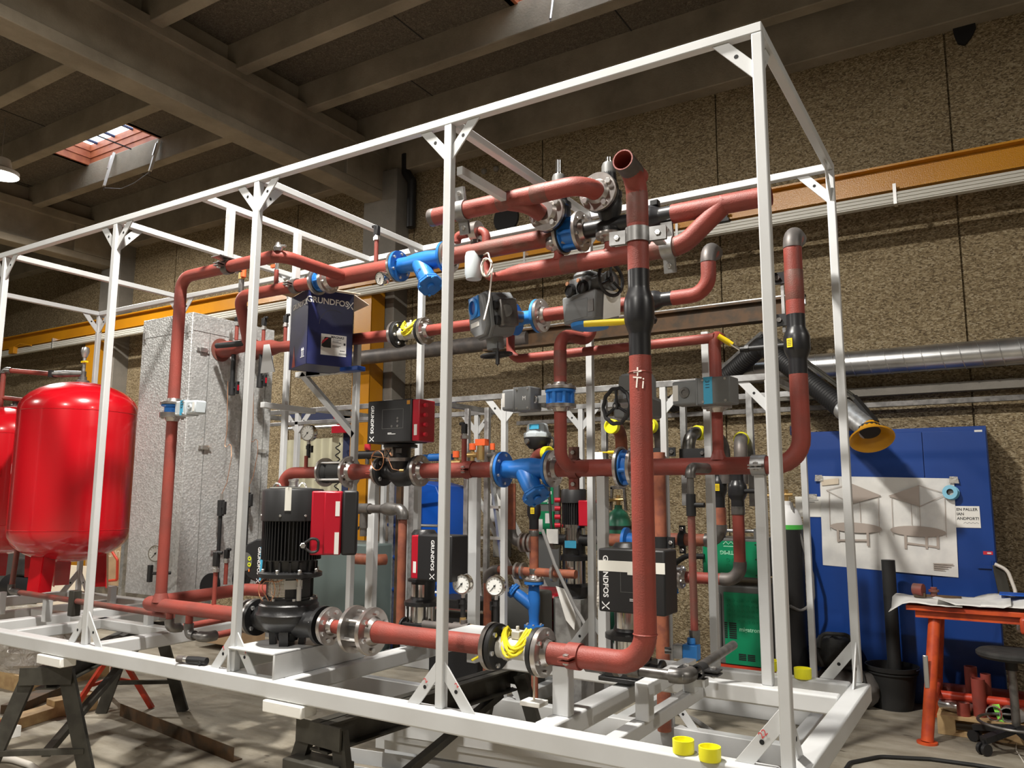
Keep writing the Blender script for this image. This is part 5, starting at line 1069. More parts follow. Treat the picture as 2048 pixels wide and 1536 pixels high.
MB(T).prism([(.03, W2, hb), (W1-.03, W2, hb), (W1-.05, W2+.1, hb+.06), (.05, W2+.1, hb+.06)], (0, 0, .005)).build('rear_flap', 'cardboard', t)
text(bx_, 'GRUNDFOS', .055, T@planeT((W1*.42, -.0012, hb-.075), (1, 0, 0), (0, 0, 1)), 'lettering_white', 'lettering', .02); emblem(bx_, .05, T@planeT((W1*.92, -.0012, hb-.08), (1, 0, 0), (0, 0, 1)))
text(bx_, 'GRUNDFOS', .05, T@planeT((-.0012, W2*.48, hb-.085), (0, -1, 0), (0, 0, 1)), 'lettering_white', 'lettering', .02); emblem(bx_, .045, T@planeT((-.0012, W2*.1, hb-.085), (0, -1, 0), (0, 0, 1)))
lb = MB(T).box((W1*.30, -.0012, .07), (W1*.86, .0, .21)).build('shipping_label', 'white_card', t)
text(lb, 'MAGNA3', .022, T@planeT((W1*.66, -.0018, .193), (1, 0, 0), (0, 0, 1)), 'print_black', 'lettering', .02)
b = MB(T)
for z in (.175, .165, .157, .135, .127): b.box((W1*.55, -.0018, z), (W1*(.66+.05*(z*100 % 2)), -.0012, z+.003))
for x in (.70, .80): 
    for j in range(8): b.box((W1*x+j*.004, -.0018, .078), (W1*x+j*.004+.002, -.0012, .092))
for j in range(7): b.box((W1*.72+j*.005, -.0018, .102), (W1*.72+j*.005+.003, -.0012, .110))
b.box((W1*.80, -.0018, .145), (W1*.84, -.0012, .16)); b.build('label_print', 'print_black', lb, smooth=False)
MB(T).prism([(W1*.31, -.0016, .13), (W1*.36, -.0016, .12), (W1*.52, -.0016, .12), (W1*.52, -.0016, .19), (W1*.38, -.0016, .19)], (0, .0004, 0)).build('label_picture', 'plastic_black', lb); MB(T).prism([(W1*.305, -.0017, .14), (W1*.33, -.0017, .165), (W1*.42, -.0017, .185), (W1*.46, -.0017, .185), (W1*.35, -.0017, .15)], (0, .0004, 0)).build('label_picture', 'red_plastic', lb)
b = MB(T)
for x in (.27, .19): b.box((-.0014, W2*x-.003, .06), (0, W2*x+.003, .1)).prism([(-.0014, W2*x-.011, .098), (-.0014, W2*x+.011, .098), (-.0014, W2*x, .116)], (.0014, 0, 0))
b.box((-.0014, W2*.13, .053), (0, W2*.33, .057)); b.build('this_way_up_mark', 'lettering_white', t, smooth=False)
MB(T).tube([(W1*.25+.1*(1-math.cos(PI*k/12)), -.001, hb*.54+.105*math.sin(PI*k/12)) for k in range(9)], .0009, 4).build('hand_hole_cut', 'machine_grey', t)
MB(T).prism([(-.0012, W2*.62, .005), (-.0012, W2*.80, .005), (-.0012, W2*.72, .15)], (.0008, 0, 0)).build('flame_print', 'box_orange', t)
tag(MB().box((c0.x+.1, c0.y+.2, c0.z-.035), (c0.x+.26, c0.y+.28, c0.z-.004)).build('blue_pump_foot', 'cabinet_blue', bevel=.006), 'dark blue casting poking out under the blue cardboard box', 'pump foot')
# --- insulated plate heat exchanger
hx0, hx1, hy0, hy1, hz0, hz1 = -4.72, -4.145, .68, 1.42, .27, 2.24
t = thing('heat_exchanger', 'tall grey sheet-clad heat exchanger cabinet behind the left red riser', 'heat exchanger', ((hx0+hx1)/2, (hy0+hy1)/2, hz0))
MB().box((hx0, hy0, hz0), (hx1, hy1, hz1)).build('cladding', 'cladding_sheet', t, bevel=.004)
MB().box((hx0+.01, hy0-.002, hz1-.14), (hx1-.01, hy0, hz1-.137)).box((hx1, hy0+.01, hz1-.13), (hx1+.002, hy1-.01, hz1-.127)).box((hx1, hy0+.15, hz0+.05), (hx1+.002, hy0+.153, hz1-.13)).box((hx1, hy1-.28, hz0+.05), (hx1+.002, hy1-.277, hz1-.13)).box((hx1, hy1-.07, hz0+.05), (hx1+.002, hy1-.067, hz1-.13)).build('seam', 'machine_grey', t)
def latch(p, d, up=(0, 0, 1)):
    T = axisT(p, up, d); return MB(T).box((-.045, -.012, 0), (.045, .012, .006)).box((-.02, -.015, .004), (.03, .015, .014)).tube([(.03, 0, .012), (.055, 0, .012)], .004, 6).build('latch', 'bolt_steel', t)
for z in (hz1-.13, 1.29): latch((hx1+.002, hy0+.15, z), (1, 0, 0), (0, 1, 0)) if z < 2 else None
latch((hx0+.04, hy0-.002, hz1-.13), (0, -1, 0)); latch((hx1-.04, hy0-.002, hz1-.13), (0, -1, 0)); latch((hx1+.002, 1.0, hz1-.13), (1, 0, 0)); latch((hx1+.002, hy1-.07, 1.29), (1, 0, 0), (0, 1, 0)); latch((hx1+.002, hy0+.09, 1.98), (1, 0, 0), (0, 1, 0)); latch((hx1+.002, .98, .56), (1, 0, 0), (0, 1, 0))
for yy, zz in ((.93, 2.005), (Y4+.02, ZM+.04), (.95, .33), (1.22, .36)): MB().lathe((hx1, yy, zz), (1, 0, 0), [(.0, .001), (.085, .001), (.085, .004), (0, .004)], 24).build('port_ring', 'primer_worn' if zz > 1 else 'plastic_black', t)
# vertical black capillary pipes with cocks beside the exchanger
for i, (px, p0, p1, p2, yy, lab) in enumerate([(466, 700, 790, 770, .93, 'black drain cock hanging under the left nozzle of the heat exchanger'), (521, 705, 775, 755, Y4, 'black drain cock hanging under the right nozzle of the heat exchanger')]):
    x = ax(px, 740, yy); za, zb_ = az(px, p0, yy), az(px, p1, yy); tt = thing('drain_cock', lab, 'drain cock', (x, yy, zb_), 'black drain cocks')
    MB().tube([(x, yy, za), (x, yy, zb_+.08)], .017, 10).build('tail_pipe', 'plastic_black', tt); MB().tube([(x, yy, zb_+.09), (x, yy, zb_)], .024, 10).build('cock_body', 'plastic_black', tt); MB().tube([(x, yy, zb_+.05), (x+.05, yy, zb_+.05)], .009, 8).box((x+.045, yy-.012, zb_+.005), (x+.065, yy+.012, zb_+.095)).build('cock_handle', 'plastic_black', tt, bevel=.003); MB().box((x+.0655, yy-.007, zb_+.03), (x+.067, yy+.007, zb_+.07)).build('handle_inlay', 'pump_red', tt)
for i, (px, q0, q1, yy, lab) in enumerate([(437, 1130, 1000, .95, 'tall thin black pipe with a cock at the left on the heat exchanger'), (490, 1140, 985, 1.22, 'tall thin black pipe with a cock at the right on the heat exchanger')]):
    x = ax(px, 1100, yy); za, zb_ = az(px, q0, yy), az(px, q1, yy); x2 = x+.0; tt = thing('gauge_pipe', lab, 'gauge pipe', (x, yy, za), 'thin black gauge pipes')
    MB().tube([(x, yy, .36), (x2, yy, zb_-.1)], .0135, 10).build('pipe', 'plastic_black', tt); MB().tube([(x2, yy, zb_-.11), (x2, yy, zb_)], .024, 10).build('cock_body', 'plastic_black', tt); MB().tube([(x2, yy, zb_-.05), (x2+.045, yy-.01, zb_-.05)], .009, 8).box((x2+.04, yy-.022, zb_-.1), (x2+.06, yy+.002, zb_-.01)).build('cock_handle', 'plastic_black', tt, bevel=.003); MB().tube([(x2, yy, zb_), (x2, yy, zb_+.045)], .012, 8).build('tip', 'bolt_steel' if i == 0 else 'brass', tt)
    MB().tube([(x2, yy, zb_+.04), (x2+.05, yy, zb_+.12), (x2+.11, yy-.02, zb_+.30), (x2+.07, yy, zb_+.42), (x2+.0, yy, zb_+.34), (x2+.02, yy, zb_+.5), (x2-.0, yy, zb_+.85)], .0022, 5, rad=.05).build('capillary', 'copper', tt)
# red stubs with black sensors on the nozzles
for px, b0, t0, yy, lab in ((473, 672, 640, .95, 'short red stub behind the diagonal pipe at the heat exchanger'), (526, 690, 642, Y4, 'red stub with a black sensor left of the blue cardboard box'), (570, 682, 637, Y4, 'red stub with a black sensor touching the blue cardboard box'), (451, 1160, 1105, .95, 'red stub with black sensor at the lower left nozzle of the heat exchanger')):
    sensor(lab, (ax(px, b0, yy), yy, az(px, b0, yy)-.03), az(px, t0, yy)-az(px, b0, yy)+.05, .014, (1, 0, 0))
q = V((ax(462, 690, .85), .85, az(455, 690, .85))); tag(MB().tube([q+V((.1, .05, .01)), q, q-V((.13, .02, 0))], .02, 10).build('sideways_cock', 'plastic_black'), 'black cock lying sideways at the upper left nozzle of the heat exchanger', 'drain cock')
p = V((ax(487, 560, Y2), Y2, ZH+.03)); tt = thing('safety_vent', 'brass vent with an orange cap on the left bend of the upper header', 'vent', p); MB().tube([p-V((.02, 0, 0)), p+V((-.02, 0, .09))], .018, 10).build('stub', 'fitting', tt); MB().tube([p+V((-.02, 0, .09)), p+V((-.02, 0, .16))], .024, 10).build('body', 'brass', tt); MB().tube([p+V((.01, -.01, .1)), p+V((.01, -.01, .17))], .018, 10).build('cap', 'ladder_orange', tt)
p = V((ax(553, 545, Y2), Y2, ZH+.035)); tt = thing('safety_vent', 'small steel vent with an orange lever on the upper header beside the hanger', 'vent', p); MB().tube([p, p+V((0, 0, .10))], .015, 10).build('stub', 'primer', tt); MB().tube([p+V((0, 0, .1)), p+V((0, 0, .15))], .012, 8).build('body', 'bolt_steel', tt); MB().box(p+V((-.05, -.01, .12)), p+V((-.01, .01, .14))).build('lever', 'ladder_orange', tt)
clamp('steel clamp holding the upper header to the second white hanger', (-3.18, Y2, ZH), (1, 0, 0), (0, 1, 0), .041, 'steel pipe clamps', 'fitting', .045)
# dial thermometer and cock behind the left riser
c = at(312, 1107, y=.62); gauge('round white thermometer behind the left red riser', c, (.3, -1, 0), .058, 0, group='dial thermometers'); xx = c.x
tag(MB().tube([c+V((0, .03, 0)), V((c.x, hy0, c.z))], .01, 8).build('thermometer_stem', 'bolt_steel'), 'thin steel stem behind the thermometer at the left red riser', 'stem')
c = at(300, 1147, y=.5); tag(MB().box(c-V((.016, .012, .055)), c+V((.016, .012, .055))).tube([c, c+V((.08, .1, 0))], .011, 8).build('black_cock', 'plastic_black', bevel=.003), 'black cock handle left of the foot of the left red riser', 'drain cock')
# magna-type pump head behind the big motor
c = at(520, 1122, y=1.0); f_ = V((.15, -.95, .12)).normalized(); rt_ = V((1, .1, 0)).normalized(); tt = thing('circulator_pump', 'round black circulator pump head with yellow buttons left of the big motor', 'pump', c)
T = MX(((rt_.x, -f_.x, 0, c.x), (rt_.y, -f_.y, 0, c.y), (rt_.z, -f_.z, 1, c.z), (0, 0, 0, 1)))
MB(T).prism([(x, -.05, z) for x, z in [(-.13, 0), (-.12, .06), (-.08, .11), (0, .145), (.10, .15), (.11, .12), (.11, -.12), (.05, -.15), (-.06, -.12), (-.12, -.06)]], (0, .12, 0)).build('housing', 'plastic_black', tt, bevel=.012)
pn = MB(T).lathe((-.085, -.052, -.01), (0, -1, 0), [(0, 0), (.062, 0), (.062, .002), (0, .002)], 24).build('display', 'machine_grey', tt)
for z in (.012, -.028): bt = MB(T).lathe((-.045, -.055, z), (0, -1, 0), [(0, 0), (.015, 0), (.015, .002), (0, .002)], 16).build('key', 'button_yellow', pn); MB(T).box((-.050, -.0585, z-.005), (-.040, -.0572, z+.005)).build('key_mark', 'print_black', pn)
MB(T).box((-.05, -.056, -.075), (-.043, -.054, -.058)).build('warning_led', 'led_orange', pn)
MB(T).prism([(.045, -.0515, -.13), (.06, -.0515, -.13), (.075, -.0515, .12), (.045, -.0515, .09)], (0, .001, 0)).build('marking_tape', 'tape_blue', tt)
text(tt, 'GRUNDFOS', .034, T@planeT((.035, -.0516, .0), (0, 0, -1), (1, 0, 0)), 'lettering_white', 'lettering', .02); emblem(tt, .03, T@planeT((.035, -.0516, -.13), (0, 0, -1), (1, 0, 0)))
MB().tube([c-V((0, 0, .12)), V((c.x+.03, 1.1, .36))], .022, 12).build('neck', 'primer', tt)
# --- red expansion vessels
def vessel(label, x, y, z0, z1, R, group='red expansion vessels'):
    t = thing('expansion_vessel', label, 'pressure vessel', (x, y, z0-.2), group); H = z1-z0; k = .24
    prof = [(0, z0)]+[(R*math.sin(a), z0+k*(1-math.cos(a))) for a in [PI/2*i/8 for i in range(1, 9)]]+[(R, z0+H*.5)]+[(R*math.sin(a), z1-k*(1-math.cos(a))) for a in [PI/2*i/8 for i in range(8, 0, -1)]]+[(0, z1)]
    MB().lathe((x, y, 0), (0, 0, 1), prof, 48).build('shell', 'tank_red', t)
    for z in (z0+k+.01, z1-k-.01): MB().lathe((x, y, z-.004), (0, 0, 1), [(R-.002, 0), (R+.003, .004), (R-.002, .008)], 48).build('weld_seam', 'tank_red', t)
    for a in (-1.35, .9, 2.75):
        c_, s_ = math.cos(a), math.sin(a); p = V((x+c_*R*.62, y+s_*R*.62, z0+.10)); q = V((x+c_*R*.66, y+s_*R*.66, z0-.2)); tn = V((-s_, c_, 0)); o = V((c_, s_, 0)); b = MB()
        b.prism([p+tn*.06+V((0, 0, -.02)), p-tn*.06+V((0, 0, -.02)), q-tn*.055, q+tn*.055], o*.006).prism([p+tn*.06+V((0, 0, 0)), p+tn*.06-o*.1, q+tn*.055-o*.1, q+tn*.055], tn*.006); b.build('leg', 'tank_red', t)
    MB().lathe((x, y, z1-.005), (0, 0, 1), [(0, 0), (.05, 0), (.05, .02), (.03, .025), (.03, .05), (0, .05)], 16).build('neck', 'fitting', t)
    return t
vx, vy = at(146, 960, y=.7).x+.02, .7
vessel('red expansion vessel standing in the left bay of the white frame', vx, vy, .445, 1.835, .425)
v2 = vessel('second red expansion vessel cut off by the left picture edge', vx-1.02, vy+.02, .46, 1.70, .40)
MB().box((vx-1.02+.30, vy-.30, 1.12), (vx-1.02+.36, vy-.24, 1.2)).build('white_label', 'white_card', v2)
t = thing('vessel_pipe', 'thin red pipe with steel fittings over the top of the red vessel', 'pipe', (vx, vy, 1.9)); q = at(165, 770, y=.9); zq = at(165, 748, y=.9).z; e = at(8, 740, y=.62); m_ = at(105, 748, y=.8)
MB().tube([(q.x, .9, q.z-.05), (q.x, .9, zq+.02)], .022).build('riser', 'fitting', t)
MB().tube([(e.x, .62, e.z-1.2), (e.x, .62, e.z), m_], .020, 12, rad=.03).build('pipe', 'primer', t); MB().tube([(e.x, .62, e.z-.03), (e.x, .62, e.z), V((e.x, .62, e.z))*.85+m_*.15], .027, rad=.03).build('elbow', 'fitting', t)
MB().tube([m_, m_*.6+V((q.x, .9, zq))*.4, V((q.x, .9, zq))], [.024, .03, .024], 12).build('union', 'fitting', t); MB().box(m_-V((.015, .03, .03)), m_+V((.015, .03, .03))).build('cock', 'plastic_black', t)
MB().tube([(q.x, .9, zq+.01), (q.x, .9, zq+.15)], .014).lathe((q.x, .9, zq+.14), (0, 0, 1), [(0, 0), (.02, 0), (.03, .03), (.035, .05), (.03, .08), (.015, .09), (0, .09)], 14).build('vent', 'bolt_steel', t); MB().box((q.x, .87, zq+.09), (q.x+.06, .9, zq+.105)).build('vent_lever', 'handle_yellow', t)
p, q = at(2, 795, y=.62), at(48, 800, y=.72); tag(MB().tube([p, q], .018).build('vessel_branch_pipe', 'primer'), 'short red pipe entering the left side of the red vessel', 'pipe')
t = thing('vessel_feed_pipe', 'thin dark red pipe running along the base beams under the red vessel', 'pipe', at(22, 1180, y=.3)); p = at(22, 1182, y=.42); q = at(350, 1245, z=p.z, y=None) if False else V((ax(345, 1232, .3), .3, az(345, 1232, .3)))
MB().tube([p+V((.02, .02, .5)), p, q], .019, 12, rad=.04).build('pipe', 'primer_worn', t); MB().tube([p+V((0, 0, .05)), p, p*.93+q*.07], .025, 12, rad=.03).build('elbow', 'fitting', t)
clamp_p = p*.55+q*.45; tag(MB().box(clamp_p-V((.03, .03, .10)), clamp_p+V((.03, .03, .07))).build('pipe_support', 'trestle_steel', bevel=.006), 'dark bracket holding the thin red feed pipe behind the left white post', 'pipe support')
# --- gauges of the main frame
gauge('steel pressure gauge on the lower header behind the big motor', at(616, 866, y=Y5-.02), (.18, -1, -.05), .058, .115, cock=(1, 0, 0))
x = ax(616, 935, Y5); tag(MB().tube([(x, Y5-.02, Z5+.02), (x, Y5-.02, Z5+.115)], .0135).build('gauge_stub', 'primer'), 'short red stub under the gauge behind the big motor', 'pipe stub')
y = .9; g1, g2 = at(924, 1168, y=y), at(990, 1172, y=y+.12)
gauge('left of the two steel pressure gauges in front of the yellow cable meter', g1, (.12, -1, 0), .056, .15, cock=(-1, 0, 0)); gauge('right of the two steel pressure gauges in front of the yellow cable meter', g2, (.12, -1, 0), .056, .15, cock=(-1, 0, 0))
z_ = az(930, 1258, y); t = thing('black_pipe_line', 'black pipe with a tee and brass union behind the red discharge pipe', 'pipe', (g1.x-.3, y, z_)); MB().tube([(g1.x-.26, y, z_), (g1.x+.06, y, z_)], .024).tube([(g1.x-.05, y, z_), (g1.x+.05, y, z_)], .032).tube([(g1.x+.015, y, z_), (g1.x+.015, y, g1.z-.19)], .02).build('pipe', 'raw_pipe', t); MB().tube([(g1.x+.06, y, z_), (g1.x+.16, y, z_)], [.03, .022], 8).build('brass_union', 'brass', t); MB().tube([(g1.x+.01, y, z_+.02), (g1.x+.01, y, g1.z-.18)], .018, 8).build('brass_nut', 'brass', t)
sensor('tall red stub with a black cock right of the middle white post', (ax(928, 930, Y5), Y5, Z5+.04), az(928, 880, Y5)-az(928, 930, Y5)+.09, .016, (-1, 0, 0))
# --- grey threaded line: elbow over the lower header, down the white post to the solenoid valve
x = ax(1380, 935, 1.0); y = 1.0; za, zs = az(1380, 935, y), az(1385, 1010, y); t = thing('thin_drop_pipe', 'thin drop pipe with grey elbow and black cock right of the tall riser', 'pipe', (x, y, .25))
MB().tube([(x+.04, Y5-.03, za), (x, y, za), (x, y, za-.05)], .026, 14, rad=.035).build('elbow', 'fitting', t); MB().tube([(x, y, za-.04), (x, y, zs+.02)], .017).build('nipple', 'fitting', t)
zc0, zc1 = az(1387, 1032, y), az(1384, 988, y); MB().tube([(x, y, zc1), (x, y, zc0)], .024, 12).tube([(x, y, (zc0+zc1)/2), (x+.07, y-.01, (zc0+zc1)/2)], .012).build('cock', 'plastic_black', t); zl_ = az(1398, 1270, y); MB().tube([(x, y, zc0), (x, y, zl_)], .0185, 12).build('pipe', 'primer_worn', t); MB().tube([(x, y, zl_+.02), (x, y, zl_-.06)], [.028, .022], 8).build('union', 'fitting', t)
zq = az(1390, 1318, y); c = V((x-.01, y-.02, zq)); t = thing('solenoid_valve', 'blue solenoid coil on a brass valve under the thin drop pipe', 'valve', c); MB().box(c+V((-.035, -.03, .0)), c+V((.035, .03, .07))).tube([c+V((0, 0, .07)), c+V((0, 0, .10))], .02, 12).build('coil', 'valve_blue_light', t, bevel=.004); MB().box(c+V((-.085, -.028, .0)), c+V((-.035, .028, .065))).build('plug_block', 'galvanised', t, bevel=.004); MB().tube([c+V((-.1, 0, .03)), c+V((-.13, -.01, .03))], .016, 8).build('cable_gland', 'fitting', t); MB().box(c+V((-.035, -.03, -.055)), c+V((.04, .03, 0))).tube([c+V((-.06, 0, -.03)), c+V((.07, 0, -.03))], .024, 8).build('valve_body', 'brass', t, bevel=.006)
y = .32; zf = az(1300, 1345, y); xa_, xb_ = ax(1160, 1330, y), ax(1370, 1357, y); t = thing('threaded_line', 'grey threaded pipe with elbows running under the bend of the tall riser', 'pipe', (xa_, y, zf)); MB().tube([(xa_-.15, y, zf), (xb_-.0, y, zf)], .02).build('pipe', 'fitting', t); MB().tube([(xb_-.06, y, zf), (xb_, y, zf), (xb_, y+.07, zf+.0)], .03, 14, rad=.04).build('elbow', 'fitting', t); MB().tube([(xb_, y+.05, zf), (xb_, .98, zf+.02)], .02).build('side_pipe', 'fitting', t)
for xx, w_, rr in ((xa_+.03, .08, .029), (xa_+.16, .025, .032), (xa_+.22, .05, .028)): MB().tube([(xx, y, zf), (xx+w_, y, zf)], rr, 10).build('coupling', 'fitting', t)
MB().tube([(xa_-.3, y+.02, zf+.02), (xa_-.15, y, zf)], .024, hole=None).build('open_stub', 'fitting', t)
clamp('black plate clamp with bolts on the grey threaded pipe right of the riser bend', (xb_+.02, y+.12, zf+.005), (0, 1, 0), (1, 0, 0), .022, 'steel pipe clamps', 'plastic_black', .07, L=.06); MB().box((xb_-.005, y+.10, .21), (xb_+.045, y+.15, zf-.025)).build('clamp_post', 'white_paint', fr)
x, y = ax(1170, 1340, .62), .62
# grey threaded loop behind the motor (tee, union, elbow and brown drop pipe)
y = 1.02; z_ = az(760, 1018, y); xa_, xb_ = ax(728, 1018, y), ax(806, 1020, y); t = thing('threaded_loop', 'grey threaded tee and union line right of the red terminal box', 'pipe', (xa_, y, z_)); MB().tube([(xa_-.12, y, z_), (xa_, y, z_), (xb_, y, z_), (xb_, y, z_-.07)], .027, 14, rad=.045).build('line', 'raw_pipe', t); MB().tube([(xa_+.0, y, z_), (xa_+.0, y, z_-.12)], .026).tube([(xa_-.04, y, z_), (xa_+.05, y, z_)], .034).build('tee', 'fitting', t); MB().tube([(xa_+.15, y, z_), (xa_+.19, y, z_), (xa_+.23, y, z_), (xa_+.28, y, z_)], [.028, .042, .042, .03], 10).build('union', 'fitting', t); MB().tube([(xb_-.04, y, z_), (xb_, y, z_), (xb_, y, z_-.06)], .035, 14, rad=.045).build('elbow', 'fitting', t)
MB().tube([(xb_, y, z_-.06), (xb_, y, .12)], .027).build('drop_pipe', 'primer_rust', t); MB().tube([(xa_, y, z_-.1), (xa_, y, z_-.17)], .022).build('cock', 'fitting', t); MB().beam((xa_-.02, y-.02, z_-.12), (xa_-.08, y-.04, z_-.12), .015, .02).build('cock_lever', 'plastic_black', t)
gauge('small round thermometer partly hidden behind the white stub post', at(735, 1048, y=1.35), (.1, -1, 0), .055, 0, group='dial thermometers')
# small things lying on the frame
def cap(label, p, r=.047, h=.05, up=(0, 0, 1)): 
    o = MB().lathe(p, up, [(0, 0), (r, 0), (r*1.03, h*.15), (r*1.03, h), (r*.9, h), (r*.88, h*.25), (0, h*.2)], 30).build('plastic_cap', 'cap_yellow'); return tag(o, label, 'plastic cap', 'yellow plastic pipe caps')
cap('yellow plastic cap on the front base beam, left one of the near pair', at(1367, 1505, z=.084), .036, .044); cap('yellow plastic cap on the front base beam, right one of the near pair', at(1420, 1520, z=.084), .036, .044)
cap('yellow plastic cap on the rear base beam right of the near white post', at(1606, 1356, z=.084), .040, .047); cap('yellow plastic cap behind the near white post at the rear', at(1541, 1340, z=.084), .042, .05)
p = at(356, 1332, y=-.02); q = at(414, 1312, y=.02); t = thing('torch_handle', 'black tool handle with a steel tip lying on the front base beam', 'hand tool', p); zz = .083+.022; p.z = q.z = zz; d = (q-p)
MB().tube([p, p+d*.36], .016, 12, hole=None).build('steel_tip', 'bolt_steel', t); MB().tube([p-d*.02, p+d*.2], .018, 12).build('nozzle', 'raw_pipe', t); MB().tube([p+d*.34, p+d*.7, p+d], [.019, .021, .019], 12).beam(p+d*.75, p+d*.9-V((0, .01, .012)), .03, .02).build('grip', 'plastic_black', t)
p = at(1068, 1410, z=.05); t = thing('threaded_stud', 'upright steel stud on a small white pad below the yellow cable meter', 'stud', p); MB().box(p-V((.05, .04, .0)), p+V((.05, .04, .02))).build('pad', 'foam_white', t, bevel=.003); MB().tube([p+V((0, 0, .02)), p+V((0, 0, .15))], .005, 8).build('stud', 'cardboard_pale', t)
G = HALL
# ================================================================ second, partly unpainted frame behind
YA, YB, ZB = 2.03, 2.93, -.44
f2 = thing('rear_frame', 'second pipe frame with bare steel top rails between the white frame and the wall', 'frame', (-2.5, 2.5, FL))
def r2(a, b, m='white_paint', name='rail', bev=.003): return MB().box(a, b).build(name, m, f2, bevel=bev)
zt2 = 1.70
for y in (YA, YB): r2((-5.2, y, zt2-.04), (-.50, y+.04, zt2), 'bare_steel', 'top_rail'); r2((-5.2, y-.02, FL+.0), (-.5, y+.06, ZB+.02), 'white_paint', 'base_beam', .008)
xs2 = [at(1006, 900, y=YA).x+.02, at(590, 900, y=YA).x+.02, at(1327, 900, y=YA).x+.02, -.50]
xr2 = [at(955, 900, y=YB).x, at(1165, 900, y=YB).x, at(770, 900, y=YB).x, -.50]
for x in xs2: r2((x-.04, YA, ZB), (x, YA+.04, zt2-.04), 'white_paint', 'post')
for x in xr2: r2((x-.04, YB, ZB), (x, YB+.04, zt2-.04), 'white_paint', 'post')
for px in (932, 972, 1207, 1366, 1500): x = at(px, 880, y=2.45).x; r2((x-.02, 2.45, .9 if px > 1300 else ZB), (x+.02, 2.49, zt2-.04), 'bare_steel', 'upright')
for x in (-5.2, -4.3, -3.1, -2.45, -1.6, -.54): r2((x, YA+.04, zt2-.04), (x+.04, YB, zt2), 'bare_steel', 'cross_rail'); r2((x, YA+.06, FL), (x+.08, YB-.02, ZB), 'white_paint', 'cross_beam', .006)
r2((-5.2, YA, 1.56), (-3.4, YA+.03, 1.59), 'bare_steel', 'rail')
_fr = fr; fr = f2
for x in xs2[:3]:
    for s in (-1, 1): gusset((x if s > 0 else x-.04, YA+.012, zt2-.04), (s*.15, 0, 0), (0, 0, -.17), (0, .008, 0)); gusset((x if s > 0 else x-.04, YA+.012, ZB+.02), (s*.155, 0, 0), (0, 0, .19), (0, .008, 0))
for x in xr2[:2]:
    for s in (-1, 1): gusset((x if s > 0 else x-.04, YB+.012, zt2-.04), (s*.15, 0, 0), (0, 0, -.17), (0, .008, 0))
gusset((-.54, YA+.012, zt2-.04), (-.17, 0, 0), (0, 0, -.19), (0, .008, 0)); fr = _fr
p = at(372, 1236, y=2.9); cf = thing('small_frame_corner', 'white frame corner with a drilled brace on the floor behind the small grey drain elbows', 'frame', p)
MB().box((p.x, 2.9, p.z-.08), (p.x+2.4, 2.98, p.z)).build('base_beam', 'white_paint', cf, bevel=.006); MB().box((p.x+.02, 2.92, p.z), (p.x+.06, 2.96, p.z+.34)).build('post', 'white_paint', cf); _fr = fr; fr = cf; gusset((p.x+.06, 2.92, p.z), (.19, 0, 0), (0, 0, .30), (0, .008, 0)); fr = _fr
MB().box((p.x, 2.9, FL), (p.x+.08, 2.98, p.z-.08)).build('foot', 'white_paint', cf); MB().box((p.x+2.3, 2.9, FL), (p.x+2.38, 2.98, p.z-.08)).build('foot', 'white_paint', cf)
# pipework of the rear frame
def rp(label, paths, r, m='primer_rust', n=14, rad=None): return pipe_thing('rear_pipe', label, 'pipe', paths, r, m, n, rad)
y = 2.2; x = ax(1068, 1110, y); zf1, zf0 = az(1068, 1160, y), az(1068, 1258, y); zv0, zv1_ = az(1068, 1058, y), az(1066, 985, y)
strainer('dark blue strainer standing upright above the yellow cable meter', (x, y, (zf0+zf1)/2), (0, 0, 1), .07, zf1-zf0-.02, (-1, -.25, 0), .036)
t = rp('brown pipe between the upright blue strainer and a black ball valve', [[(x, y, zf1+.03), (x, y, zv0)]], .033)
for z in (zf1+.06, zv0-.03): MB().lathe((x, y, z-.02), (0, 0, 1), [(.034, 0), (.036, .005), (.036, .035), (.034, .04)], 16).build('socket', 'fitting', t)
ball_valve('black ball valve with a yellow label above the upright blue strainer', (x, y, zv0), (x, y, zv1_), .034, (.3, -1, 0), None); MB().tube([(x, y, zf0-.05), (x, y, FL)], .03).build('rear_foot_pipe', 'primer_rust', t)
x1, x2, z = ax(1023, 1000, y), ax(1060, 1085, y), az(1050, 1085, y); t = rp('brown pipe with a grey elbow left of the upright blue strainer', [[(x1, y, 1.05), (x1, y, z), (x2, y, z)]], .033, rad=.08); MB().tube([(x1, y, z+.09), (x1, y, z), (x1+.09, y, z)], .036, rad=.08).build('elbow', 'raw_pipe', t)
for k in (0, .04, .075): MB().lathe((x1+.09+k, y, z), (1, 0, 0), [(0, 0), (.068, 0), (.068, .018), (0, .018)], 24).build('flange', 'flange_steel', t)
x1, x2, z = ax(975, 1200, y), ax(1052, 1142, y), az(1010, 1140, y); t = rp('orange-brown pipe with a grey elbow between the two steel gauges', [[(x1, y, ZB), (x1, y, z), (x2+.4, y, z)]], .03, rad=.08); MB().tube([(x1, y, z-.1), (x1, y, z), (x1+.1, y, z)], .034, rad=.08).build('elbow', 'raw_pipe', t)
for k in (0, .05, .3): MB().lathe((x2-.08+k, y, z), (1, 0, 0), [(0, 0), (.06, 0), (.06, .018), (0, .018)], 24).build('flange', 'flange_steel', t)
